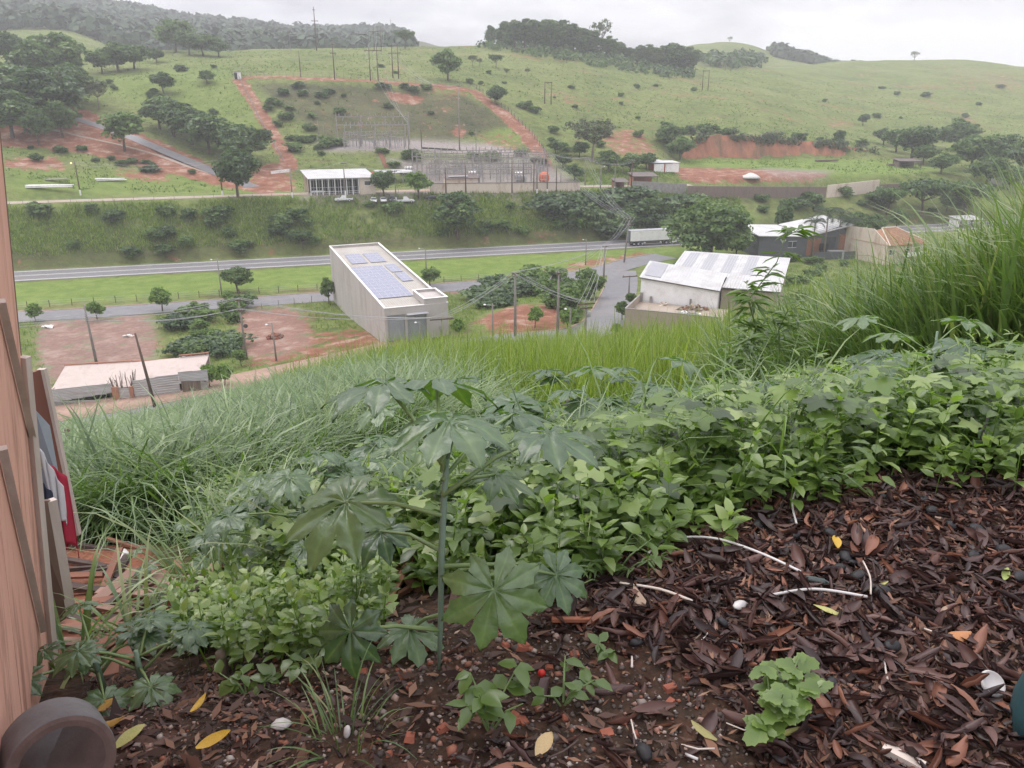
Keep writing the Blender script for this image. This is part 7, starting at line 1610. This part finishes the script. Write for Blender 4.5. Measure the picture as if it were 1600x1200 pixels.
litter_weed('leafy_weed', 'dark broad-leaved weed under the hanging castor leaf', 765, 1140, .2, .1, 26, BROAD, .075, 2); litter_weed('leafy_weed', 'small broad-leaved weed beside the red flower', 880, 1100, .12, .1, 18, BROAD, .055, 3); litter_weed('leafy_weed', 'tiny two-leaved weed at the edge of the leaf pile', 935, 1030, .06, .06, 8, BROAD, .05, 4)
litter_weed('leafy_weed', 'feathery weed spreading over the left edge of the leaf pile', 950, 905, .16, .26, 90, LANCE, .06, 5); litter_weed('leafy_weed', 'second feathery weed at the upper left of the leaf pile', 900, 840, .25, .3, 90, LANCE, .07, 6)
litter_weed('leafy_weed', 'leafy weed lying at the front of the dark soil left of the tall stem', 385, 1085, .07, .13, 22, BROAD, .06, 7); litter_weed('leafy_weed', 'bright leafy weed left of the tall stem base', 480, 1060, .12, .12, 26, BROAD, .055, 8)
# ------------------------------------------------------------------ shack, scrap and leaf litter
M['pink'] = pbr('pink_plywood', (.72, .41, .315), (.6, .31, .23), 2.2, .75, bump=.35, bscale=14, stretch=(1.2, 1.2, .1), dirt=(.24, .1, .07), dscale=7)
M['batten'] = pbr('pale_batten', (.62, .54, .48), (.44, .37, .32), 9, .85, stretch=(1, 1, .15), bump=.3)
M['rust2'] = pbr('red_door', (.3, .14, .1), (.2, .09, .065), 5, .8, stretch=(1, 1, .2))
M['board'] = pbr('brown_board', (.2, .125, .09), (.13, .08, .06), 5, .8, stretch=(1, 1, .2))
E0 = atd(76, 1008, 2.75); E1 = atd(2, 236, 2.72); wd = Vector((.44, -.9, 0)).normalized(); up = (E1-E0); Uu = up.normalized(); wn = wd.cross(Uu).normalized()
def onwall(px, row, off=0.0):
    v = ray(px, row); pl = E0+wn*off; return v*(pl.dot(wn)/v.dot(wn))
if wn.x < 0: wn = -wn
def shack_wall():
    o = thing('pink_shack', 'salmon-pink cracked plywood wall of a shack at the left edge', 'shack', E0)
    Z = E0*0; hgt = up.length+.9; ln = 2.2; th = wn*(-.03)
    mb = MB(); ofs = [0, .9, 1.62, 2.2]
    for k in range(3):
        a, b = wd*(ofs[k]+.004), wd*(ofs[k+1]-.004); q = [a-Uu*.4, b-Uu*.4, b+Uu*hgt, a+Uu*hgt]; mb = MB()
        mb.add(q+[p+th for p in q], [(0, 1, 2, 3), (7, 6, 5, 4), (0, 4, 5, 1), (1, 5, 6, 2), (2, 6, 7, 3), (3, 7, 4, 0)]); mb.build('plywood_panel', M['pink'], o)
    MB().bar(Uu*-.1+wn*.012+wd*.015, Uu*1.3+wn*.012+wd*.012, .03, .03).build('batten', M['batten'], o)
    for (a, b) in (((4, 700), (68, 985)), ((2, 470), (62, 730))): MB().bar(onwall(*a, .014)-E0, onwall(*b, .014)-E0, .022, .016).build('batten', M['batten'], o)
    w2 = Vector((-.95, .1, 0)).normalized()
    q = [Z+Uu*-.4, w2*1.6-Uu*.4, w2*1.6+Uu*hgt, Uu*hgt]; q = [p+wd*-.002 for p in q]; mb = MB(); mb.add(q+[p-wd*.03 for p in q], [(0, 1, 2, 3), (7, 6, 5, 4), (0, 4, 5, 1), (1, 5, 6, 2), (2, 6, 7, 3), (3, 7, 4, 0)]); mb.build('rear_panel', M['board'], o)
shack_wall()
def slab(name, label, cat, pts, th, mat, edge=None, emat=None):
    """a board given by its four corners in the world"""
    o0 = Vector(pts[0]); q = [Vector(p)-o0 for p in pts]; n = (q[1]-q[0]).cross(q[3]-q[0]).normalized()*th
    o = thing(name, label, cat, o0); mb = MB(); mb.add(q+[p+n for p in q], [(0, 1, 2, 3), (7, 6, 5, 4), (0, 4, 5, 1), (1, 5, 6, 2), (2, 6, 7, 3), (3, 7, 4, 0)]); mb.build('panel', mat, o)
    if edge: MB().bar(q[edge[0]]+n*.5, q[edge[1]]+n*.5, .035, .045).build('edge_strip', emat, o)
    return o
slab('leaning_board', 'brown board leaning just behind the end of the pink wall', 'board', [atd(60, 990, 3.0), atd(108, 958, 3.1), atd(77, 780, 3.12), atd(40, 780, 3.0)], .02, M['board'], (1, 2), M['batten'])
slab('door_board', 'reddish brown door board with pale edge behind the laundry', 'board', [atd(50, 850, 4.6), atd(121, 833, 4.7), atd(66, 575, 4.7), atd(20, 590, 4.6)], .03, M['rust2'] if 'rust2' in M else M['board'], (1, 2), M['batten'])
M['blue_sheet'] = pbr('blue_grey_sheet', (.27, .3, .34), (.2, .22, .25), 3, .5)
slab('blue_sheet', 'blue-grey sheet hanging between the pink wall and the door board', 'sheet', [atd(55, 765, 3.9), atd(97, 770, 3.95), atd(78, 665, 4.1), atd(55, 640, 4.0)], .006, M['blue_sheet'])
def cloth(name, label, top_a, top_b, drop, mat, seed, taper=.8, strip=None):
    a, b = Vector(top_a), Vector(top_b); n, m = 16, 18; V = []; F = []; r = random.Random(seed); ph = r.random()*6
    for j in range(m+1):
        t = j/m
        for i in range(n+1):
            s = i/n; p = a.lerp(b, .5+(s-.5)*(1-(1-taper)*t)); fold = math.sin(s*14+ph+t*1.3)*.018*(.3+t)+math.sin(s*5+ph*2)*.02*t
            V.append(p-a+Vector((0, fold-.02*t, -drop*t*(1+.12*math.sin(s*6+ph)))))
    for j in range(m):
        for i in range(n): F.append((j*(n+1)+i, j*(n+1)+i+1, (j+1)*(n+1)+i+1, (j+1)*(n+1)+i))
    me = mesh_np(name, [tuple(v) for v in V], F, mat, True); o = link(name, me, None, a); md = o.modifiers.new('solid', 'SOLIDIFY'); md.thickness = .004
    return tag(o, label, 'clothes')
M['cl_red'] = pbr('red_cloth', (.42, .03, .06), (.34, .02, .045), 8, .85); M['cl_white'] = pbr('white_cloth', (.62, .6, .62), (.55, .53, .55), 8, .85); M['cl_navy'] = pbr('navy_cloth', (.04, .045, .075), (.03, .035, .06), 8, .85)
cloth('red_shirt', 'red cloth hung lowest beside the pink wall', atd(64, 715, 3.62), atd(104, 745, 3.7), .46, M['cl_red'], 1); cloth('white_shirt', 'white cloth draped over the red one by the pink wall', atd(62, 700, 3.5), atd(98, 760, 3.55), .27, M['cl_white'], 2, .7); cloth('navy_cloth', 'dark navy cloth between the pink wall and the white cloth', atd(56, 745, 3.42), atd(82, 770, 3.46), .2, M['cl_navy'], 3)
def stake(px, top, base, d0, r, label, mat='wood', name='wooden_post', lean=0):
    p = hit(px, base, d0, 14); h = (base-top)/ppm(p)*1.08; o = MB().tube([(0, 0, -.2), (lean*.5, 0, h*.5), (lean, 0, h)], [r, r*.97, r*.94], 8).build(name, M[mat], None, True, p); tag(o, label, 'post')
stake(130, 668, 790, 5.5, .055, 'dark stout fence post at the left edge of the tall grass'); stake(114, 640, 780, 5.5, .03, 'thin green-stained stake left of the dark post', lean=-.03); stake(122, 745, 838, 5.0, .05, 'lower dark post beside the door board'); stake(100, 650, 780, 5.5, .022, 'thinnest stake nearest the pink wall'); stake(350, 1015, 1056, 1.7, .02, 'short rotten stump in the weeds left of the tall castor')
stake(885, 620, 700, 6.0, .014, 'thin dark stick standing in the weeds'); stake(1512, 655, 755, 3.3, .006, 'thin bent wire standing in the right weeds', 'dark_steel', 'wire_rod', .03)
# wheel drum in the corner
M['drum'] = pbr('dark_drum', (.17, .115, .1), (.09, .06, .052), 9, .7, bump=.3, dirt=(.16, .1, .08), dscale=3); M['drum_side'] = pbr('drum_side', (.17, .16, .16), (.11, .1, .1), 12, .7, bump=.2)
def drum():
    c = Vector((-1.15, 1.56, 0)); c.z = float(zat(c.x, c.y))+.13; ax = Vector((.62, -.72, .22)).normalized(); m = ax.to_track_quat('Z', 'Y').to_matrix(); o = thing('wheel_drum', 'dark steel wheel drum lying on its side in the bottom left corner', 'drum', c)
    R_ = .128
    MB().lathe([(R_*.7, -.13), (R_*.97, -.13), (R_, -.12), (R_, 0), (R_*.985, .012)], 40, (0, 0, 0), m).build('rim', M['drum_side'], o, True)
    MB().lathe([(R_*.985, .012), (R_*.9, .014), (R_*.66, .010), (R_*.62, -.004), (R_*.3, -.006), (R_*.27, -.02), (.01, -.022)], 40, (0, 0, 0), m).build('face', M['drum'], o)
drum()
# boards of the scrap piles
M['scrap'] = pbr('scrap_wood', (.3, .14, .09), (.17, .075, .05), 7, .8, stretch=(1, .1, 1)); M['scrap_pale'] = pbr('pale_scrap', (.32, .2, .15), (.22, .13, .1), 7, .8, stretch=(1, .1, 1)); M['scrap_dark'] = pbr('dark_scrap', (.09, .06, .05), (.05, .035, .03), 7, .8)
def board_me(n, l, w, t, mat):
    mb = MB(); mb.box((0, 0, 0), (w, l, t)); return mb.mesh(n, M[mat])
BM = [board_me('board', l, w, t, m) for l, w, t, m in ((.9, .05, .018, 'scrap'), (.6, .08, .015, 'scrap_pale'), (.5, .04, .02, 'scrap'), (.75, .035, .02, 'scrap_pale'), (.4, .12, .012, 'scrap'), (.55, .05, .025, 'scrap_dark'))]
def pile(n, poly, d0, label, group, seed, sel, sc=(.7, 1.2), ang0=.6, lift=.05):
    r = random.Random(seed); xs = [q[0] for q in poly]; ys = [q[1] for q in poly]
    for k in range(n):
        p = hit(r.uniform(min(xs), max(xs)), r.uniform(min(ys), max(ys)), d0, 8); o = link('board', BM[r.choice(sel)], None, p+Vector((0, 0, .015+lift*r.random())), (r.uniform(-.12, .12), r.uniform(-.2, .2), -ang0+r.gauss(0, .75))); s = r.uniform(*sc); o.scale = (s, s, 1); tag(o, label, 'board', group)
pile(34, [(140, 905), (330, 1000)], 2.2, 'weathered offcut board in the scrap pile beside the pink wall', 'boards of the left scrap pile', 1, (0, 1, 3, 5, 1), ang0=.95)
pile(10, [(60, 960), (200, 1040)], 2.0, 'short flat offcut at the foot of the pink wall', 'offcuts at the foot of the pink wall', 2, (4, 1, 4), (.5, .9))
pile(30, [(560, 885), (660, 930)], 2.2, 'thin reddish wood splinter in the heap left of the tall castor stem', 'splinters of the reddish heap', 3, (2, 0, 2), (.45, .8), .95, .09)
pile(9, [(120, 850), (220, 930)], 3.0, 'loose board on the red yard', 'loose boards on the red yard', 4, (3, 5, 0), (.5, 1.0), 1.1, .01)
def one_board(label, pts, th, mat): slab('board', label, 'board', pts, th, mat)
M['redboard'] = pbr('red_board', (.34, .13, .07), (.24, .085, .05), 5, .75, stretch=(1, 1, .3))
one_board('square reddish board standing upright at the right of the scrap pile', [atd(258, 980, 2.95), atd(312, 988, 2.9), atd(326, 945, 2.92), atd(268, 925, 2.97)], .018, M['redboard'])
one_board('dark plank end leaning behind the square reddish board', [atd(292, 938, 3.1), atd(303, 942, 3.08), atd(326, 908, 3.2), atd(316, 902, 3.22)], .03, M['scrap_dark'])
tag(MB().bar(atd(862, 980, 2.15)+Vector((0, 0, .03)), atd(985, 980, 2.18)+Vector((0, 0, .03)), .016, .012).build('lath', M['redboard'], None), 'straight reddish lath at the edge of the leaf pile', 'lath')
# leaf litter
M['litter'] = leafmat('dead_leaf', [(0, (.02, .012, .012)), (.3, (.055, .03, .027)), (.55, (.105, .052, .042)), (.75, (.17, .07, .045)), (.9, (.25, .11, .065)), (1, (.3, .2, .15))], rough=.45, spec=.4, trans=0)
def leaf_forms(seed):
    r = np.random.default_rng(seed); n, m = 7, 5; V = np.zeros((n, m, 3)); bend = r.uniform(-.9, 1.6); curl = r.uniform(.8, 3.4)*r.choice([1, 1, -1]); wid = r.uniform(.16, .25)
    for i in range(n):
        t = i/(n-1); w = wid*max(.02, math.sin(math.pi*min(1, .04+.94*t))**.75); x = t-.5
        for j in range(m):
            s = (j/(m-1)*2-1); c = curl*s*.8; V[i, j] = (x, w*math.sin(c)/max(.3, abs(curl)*.8) if abs(curl) > .01 else w*s, w*(1-math.cos(c))/max(.3, abs(curl)*.8)*np.sign(curl)+bend*(x*x-.1)*.5+.02*r.normal())
    idx = np.arange(n*m).reshape(n, m); F = np.stack([idx[:-1, :-1], idx[1:, :-1], idx[1:, 1:], idx[:-1, 1:]], -1).reshape(-1, 4)
    return V.reshape(-1, 3), F
LF = [leaf_forms(k) for k in range(10)]
def density(px, row):
    """how thick the litter lies: full on the right-hand pile, thin on the soil at the lower left"""
    edge = np.interp(px, [500, 700, 850, 930, 1000, 1080, 1180, 1280, 1700], [1060, 1010, 960, 905, 850, 815, 775, 745, 745])
    d = np.where(row > edge, 1.0, 0.0)
    thin = (px < np.interp(row, [880, 980, 1020, 1100, 1200], [850, 860, 1000, 1130, 1180])) & (row > 960)
    return np.where(thin, np.where(px < 520, .34, .13), 1.0)*d
def litter():
    r = np.random.default_rng(5); N_ = 30000; Y = 1.15+2.6*r.random(N_)**1.0; X = r.uniform(-1.7, 3.4, N_); Z = zat(X, Y); px, row = proj(X, Y, Z)
    k = (r.random(N_) < density(px, row)*.85) & (px > 130) & (px < 1780) & (row < 1290); X, Y, Z, px, row = X[k], Y[k], Z[k], px[k], row[k]; n = len(X)
    size = np.clip(.026+r.gamma(2.0, .018, n), .026, .115)*np.where(px < 700, .6, 1); form = r.integers(0, 10, n)
    Nn = r.normal(0, .42, (n, 3))+np.array([0, 0, 1.]); Nn /= np.linalg.norm(Nn, axis=1, keepdims=True); a = r.normal(size=(n, 3)); a -= Nn*np.sum(a*Nn, 1, keepdims=True); a /= np.linalg.norm(a, axis=1, keepdims=True); b = np.cross(Nn, a)
    lift = .004+.03*r.random(n)*(density(px, row) > .9); C = np.stack([X, Y, Z+lift], 1); var = np.clip(r.beta(1.6, 2.4, n), 0, 1)
    # the largest in the picture are objects of their own
    score = size/np.hypot(Y, 1.6)*np.where((px > 0) & (px < 1600) & (row > 740) & (row < 1200), 1, 0)+lift*.3; big = np.argsort(-score)[:285]; mask = np.ones(n, bool); mask[big] = False
    Vs = []; Fs = []; vs_ = []; o = 0
    for f in range(10):
        V, F = LF[f]; i = np.where((form == f) & mask)[0]; m = len(i)
        P = C[i][:, None]+size[i][:, None, None]*(a[i][:, None]*V[None, :, 0:1]+b[i][:, None]*V[None, :, 1:2]+Nn[i][:, None]*V[None, :, 2:3])
        Vs.append(P.reshape(-1, 3)); Fs.append((F[None]+np.arange(m)[:, None, None]*len(V)+o).reshape(-1, 4)); vs_.append(np.repeat(var[i], len(V))); o += m*len(V)
    tag(link('leaf_litter', mesh_np('leaf_litter', np.concatenate(Vs), np.concatenate(Fs), M['litter'], True, {'var': np.concatenate(vs_)})), kind='stuff')
    me = [[mesh_np('fallen_leaf', *LF[f], M['litter'], True, {'var': np.full(len(LF[f][0]), v)}) for v in (.12, .35, .55, .8)] for f in range(10)]
    for i in big:
        q = int(min(3, var[i]*4.2)); ob = link('fallen_leaf', me[form[i]][q], None, C[i]+np.array([0, 0, .012])); ob.rotation_mode = 'QUATERNION'; ob.rotation_quaternion = aim(Nn[i], a[i]); ob.scale = (size[i]*1.1,)*3
        z_ = 'upper part' if row[i] < 880 else 'middle' if row[i] < 1010 else 'front'; h_ = 'left' if px[i] < 1080 else 'centre' if px[i] < 1340 else 'right'; c_ = ('blackish', 'dark brown', 'reddish brown', 'light tan')[q]; f_ = ('narrow', 'wide')[int(size[i] > .085)]
        tag(ob, '%s curled %s dead leaf on the %s of the litter, %s side' % (f_, c_, z_, h_), 'leaf', 'large dead leaves on the litter')
litter()
def flat_leaf(label, px, row, size, col, nm, rz, tilt=.2):
    if nm not in M: M[nm] = pbr(nm, col, tuple(c*.7 for c in col), 30, .5)
    V, F = LF[int(px) % 7]; me = mesh_np('fallen_leaf', V*np.array([1, 1.5, .5]), F, M[nm], True); p = hit(px, row, 1.0, 6); o = link('fallen_leaf', me, None, p+Vector((0, 0, .035)), (tilt, -tilt, rz)); o.scale = (size,)*3; tag(o, label, 'leaf')
Y1, Y2, Y3 = (.55, .34, .04), (.42, .4, .14), (.5, .25, .12)
for a in [('bright yellow leaf lowest on the dark soil at the left', 336, 1170, .1, Y1, 'leaf_yellow', .5), ('yellow leaf standing out above the lowest one at the left', 312, 1112, .075, Y1, 'leaf_yellow', 1.2), ('yellow-green long leaf near the wheel drum', 205, 1165, .1, Y2, 'leaf_yellowgreen', .9), ('brownish yellow leaf at the drum\'s upper right', 172, 1143, .1, (.4, .24, .06), 'leaf_ochre', .2),
          ('pale yellow-green leaf by the scrap boards', 220, 1092, .1, Y2, 'leaf_yellowgreen', .1), ('ochre leaf among the grass near the pink wall', 160, 1116, .1, (.4, .24, .06), 'leaf_ochre', .6), ('pale orange leaf upright on the top of the leaf pile', 1349, 838, .12, (.5, .3, .2), 'leaf_salmon', 1.5), ('yellow-green leaf by the white strip on the right pile', 1370, 930, .09, Y2, 'leaf_yellowgreen', .4),
          ('pale green-yellow leaf in the middle of the right pile', 1295, 970, .11, Y2, 'leaf_yellowgreen', 2.8), ('small yellow leaf stuck upright in the right pile', 1305, 858, .07, Y1, 'leaf_yellow', 1.4), ('yellow leaf on the soil by the white weed', 1230, 1160, .08, Y2, 'leaf_yellowgreen', .2), ('olive leaf at the front of the red grit', 1098, 1157, .08, (.3, .27, .1), 'leaf_olive2', 2.4),
          ('orange brown leaf at the right edge of the pile', 1490, 1008, .1, (.45, .2, .08), 'leaf_orange', .1), ('pale green leaf at the far right of the pile', 1568, 910, .07, (.35, .42, .12), 'leaf_lime', .9), ('cream leaf lowest in the middle', 850, 1178, .08, (.45, .33, .16), 'leaf_cream', 1.0)]: flat_leaf(*a)
M['plastic_w'] = pbr('white_plastic', (.6, .58, .57), (.45, .42, .4), 6, .4); M['fruit'] = pbr('dark_fruit', (.022, .02, .022), (.012, .011, .012), 14, .55, bump=.4); M['stone'] = pbr('pebble', (.24, .21, .19), (.13, .115, .105), 9, .8)
def strip_on(label, name, pts, r, mat='plastic_w', cat='strip', up=.03):
    P = [hit(x, y, 1.0, 6)+Vector((0, 0, up)) for x, y in pts]; P = [Vector(p) for p in dens([tuple(p) for p in P], .03)]; o = MB().tube([p-P[0] for p in P], r, 7).build(name, M[mat], None, True, P[0]); tag(o, label, cat)
strip_on('long bent white plastic strip across the left of the leaf pile', 'plastic_strip', [(1012, 882), (1040, 860), (1110, 858), (1180, 880), (1248, 912)], .005, up=.05); strip_on('arched white plastic strip in front of the glass bottle', 'plastic_strip', [(1198, 948), (1270, 938), (1352, 950)], .005, up=.045); strip_on('white plastic strip standing at the crest of the leaf pile', 'plastic_strip', [(1242, 835), (1236, 800), (1252, 772), (1300, 765)], .0045, up=.05); strip_on('grey stick half buried left of the white wrapper', 'stick', [(968, 926), (1030, 936), (1080, 955)], .005, 'batten', 'stick', .04)
strip_on('thin grey twig upright beside the bottle', 'twig', [(1345, 895), (1356, 920), (1357, 948)], .003, 'batten', 'twig', .05)
r_ = random.Random(8)
for k in range(26):
    x, y = r_.uniform(880, 1590), r_.uniform(880, 1180); a = r_.uniform(0, 3.1); L_ = r_.uniform(25, 70); strip_on('thin dark twig lying on the leaf litter', 'twig', [(x, y), (x+math.cos(a)*L_*.5, y+math.sin(a)*L_*.3+4), (x+math.cos(a)*L_, y+math.sin(a)*L_*.6)], r_.uniform(.0015, .0035), r_.choice(['scrap_dark', 'wood', 'batten']), 'twig'); COL.objects[-1]['group'] = 'twigs on the leaf litter'
def lump(name, label, cat, p, s, mat, seed, group=None, squash=(1, 1, 1), n=9):
    r = random.Random(seed); prof = [(max(.02, math.sin(math.pi*k/6)), -math.cos(math.pi*k/6)) for k in range(7)]; mb = MB(); mb.lathe([(a, b) for a, b in prof], n)
    mb.v = [(x*s*squash[0]*r.uniform(.86, 1.12), y*s*squash[1]*r.uniform(.86, 1.12), z*s*squash[2]) for x, y, z in mb.v]; o = mb.build(name, mat, None, True, p, (r.uniform(-.4, .4), r.uniform(-.4, .4), r.uniform(0, 6))); return tag(o, label, cat, group)
for k in range(24):
    x, y = (r_.uniform(1150, 1600), r_.uniform(770, 960)) if k < 17 else (r_.uniform(860, 1400), r_.uniform(960, 1190)); p = hit(x, y, 1.0, 6); lump('rotten_fruit', 'dark shrivelled round fruit lying among the dead leaves', 'fruit', p+Vector((0, 0, .03)), r_.uniform(.014, .028), M['fruit'], k, 'rotten fruits in the litter', (1.3, .95, .75))
lump('wrapper', 'crumpled white wrapper on the leaf pile right of the grey stick', 'wrapper', hit(1155, 957, 1, 6)+Vector((0, 0, .03)), .03, M['plastic_w'], 3, None, (1.7, .6, .4))
lump('wrapper', 'crumpled white scrap on the dark soil at the lower left', 'scrap', hit(440, 1138, 1, 6)+Vector((0, 0, .015)), .024, M['plastic_w'], 4, None, (1.3, .8, .5)); lump('wrapper', 'small white scrap standing on the red grit', 'scrap', hit(543, 1150, 1, 6)+Vector((0, 0, .015)), .018, M['plastic_w'], 5, None, (.6, .5, 1.1)); lump('wrapper', 'white scrap by the edge of the scrap boards', 'scrap', hit(262, 1062, 1, 6)+Vector((0, 0, .015)), .02, M['plastic_w'], 6, None, (1.2, .8, .5)); lump('wrapper', 'white crumpled paper on the red yard', 'paper', hit(190, 872, 3, 8)+Vector((0, 0, .015)), .07, M['plastic_w'], 7, None, (1.3, .8, .2))
M['bottle'] = pbr('green_glass', (.03, .045, .038), (.02, .03, .026), 3, .08, spec=.6); p = hit(1276, 918, 1, 6); tag(MB().lathe([(.003, -.045), (.013, -.045), (.0145, -.04), (.0145, .02), (.006, .036), (.0055, .058), (.007, .06), (.001, .06)], 12, (0, 0, 0), Vector((.93, -.3, -.05)).to_track_quat('Z', 'Y').to_matrix()).build('glass_bottle', M['bottle'], None, True, p+Vector((0, 0, .026))), 'small dark glass bottle lying on the leaf pile', 'bottle')
M['petal'] = pbr('red_petal', (.55, .03, .02), (.4, .02, .015), 8, .5); lump('red_flower', 'small red blossom on the ground beside the hanging castor leaf', 'flower', hit(846, 1060, 1, 6)+Vector((0, 0, .02)), .012, M['petal'], 2)
M['teal'] = pbr('teal_cloth', (.025, .075, .085), (.015, .05, .058), 12, .8, bump=.2)
def bag():
    p = hit(1640, 1150, 1.0, 4); o = thing('teal_bag', 'dark teal cloth bag standing at the right edge of the litter', 'bag', p); n = 18; prof = [(.075, -.02), (.1, .02), (.104, .08), (.09, .16), (.065, .24), (.03, .3), (.01, .31)]
    mb = MB(); mb.lathe(prof, n); r = random.Random(2); mb.v = [(x*(1+.12*math.sin(math.atan2(y, x)*4+z*9)), y*(1+.1*math.sin(math.atan2(y, x)*3+z*7)), z) for x, y, z in mb.v]; mb.build('bag_body', M['teal'], o, True); MB().tube([(.0, -.03, .3), (.03, -.04, .36), (.06, -.03, .31)], .006, 6).build('strap', M['teal'], o, True)
bag()
p = hit(1545, 1082, 1, 5); tag(MB().lathe([(.03, 0), (.036, .0), (.038, .006), (.034, .014), (.03, .01)], 20, (0, 0, 0), Vector((.2, -.6, .8)).to_track_quat('Z', 'Y').to_matrix()).build('plastic_ring', M['plastic_w'], None, True, p+Vector((0, 0, .03))), 'white rimmed plastic lid on the litter near the teal bag', 'lid')
tag(MB().bar(hit(1378, 1182, .9, 5)+Vector((0, 0, .03)), hit(1440, 1215, .9, 5)+Vector((0, 0, .03)), .03, .02).build('stake', M['batten'], None), 'pale square stake end at the bottom right', 'stake'); strip_on('white cigarette end on the grit at the bottom', 'cigarette_end', [(1070, 1184), (1090, 1192)], .004, 'plastic_w', 'cigarette', .012)
# red tile chips and grit on the bare soil
M['chip'] = pbr('brick_chip', (.34, .11, .065), (.2, .065, .04), 12, .85)
for k in range(40):
    x, y = r_.uniform(560, 1150), r_.uniform(980, 1195); p = hit(x, y, 1.0, 4); s = r_.uniform(.008, .022); mb = MB(); mb.box((0, 0, 0), (s*2, s*1.4, s*.7), 0, None, r_.uniform(.7, .95)); o = mb.build('tile_chip', M['chip'], None, False, p+Vector((0, 0, .004)), (r_.uniform(-.3, .3), r_.uniform(-.3, .3), r_.uniform(0, 6))); tag(o, 'small broken red tile chip on the bare dark soil', 'tile chip', 'red tile chips on the soil')
def grit():
    r = np.random.default_rng(12); N_ = 9000; Y = r.uniform(1.1, 2.5, N_); X = r.uniform(-1.5, 1.6, N_); Z = zat(X, Y); px, row = proj(X, Y, Z); k = (px > 130) & (px < 1500) & (row > 960) & ((density(px, row) < .9) | (r.random(N_) < .15)); X, Y, Z = X[k], Y[k], Z[k]; n = len(X)
    O = np.array([(1, 0, 0), (-1, 0, 0), (0, 1, 0), (0, -1, 0), (0, 0, 1), (0, 0, -1)], float); f = np.array([(0, 2, 4), (2, 1, 4), (1, 3, 4), (3, 0, 4), (2, 0, 5), (1, 2, 5), (3, 1, 5), (0, 3, 5)])
    s = r.gamma(2, .0024, n)[:, None, None]+.0015; a = r.uniform(0, 6.28, n); V = O[None]*r.uniform(.6, 1.3, (n, 6, 1))*s; c, sn = np.cos(a)[:, None], np.sin(a)[:, None]; V = np.stack([V[..., 0]*c-V[..., 1]*sn, V[..., 0]*sn+V[..., 1]*c, V[..., 2]*.7], -1)+np.stack([X, Y, Z+.002], 1)[:, None]
    m = leafmat('grit', [(0, (.05, .04, .035)), (.4, (.14, .11, .095)), (.6, (.24, .2, .18)), (.75, (.26, .09, .05)), (1, (.42, .38, .34))], rough=.7, spec=.3, trans=0)
    tag(link('gravel', mesh_np('gravel', V.reshape(-1, 3), (f[None]+np.arange(n)[:, None, None]*6).reshape(-1, 3), m, False, {'var': np.repeat(r.random(n), 6)})), kind='stuff')
grit()

def crumbs():
    """broken bits of leaf and bark between the leaves"""
    r = np.random.default_rng(15); N_ = 26000; Y = r.uniform(1.1, 3.5, N_); X = r.uniform(-1.6, 3.2, N_); Z = zat(X, Y); px, row = proj(X, Y, Z); k = (r.random(N_) < np.clip(density(px, row)+.15, 0, 1)) & (px > 100) & (px < 1750) & (row < 1280); X, Y, Z = X[k], Y[k], Z[k]; n = len(X)
    Nn = r.normal(0, .35, (n, 3))+np.array([0, 0, 1.]); V, F = leaf_quads(np.stack([X, Y, Z+.004+.02*r.random(n)], 1), Nn, r.gamma(2, .0075, n)+.006, 2.0, 4)
    m = leafmat('litter_bits', [(0, (.025, .016, .014)), (.45, (.09, .05, .038)), (.75, (.2, .1, .06)), (1, (.36, .27, .2))], rough=.65, spec=.25, trans=0)
    tag(link('litter_bits', mesh_np('litter_bits', V, F, m, False, {'var': np.repeat(r.beta(1.5, 2.2, n), 4)})), kind='stuff')
crumbs()
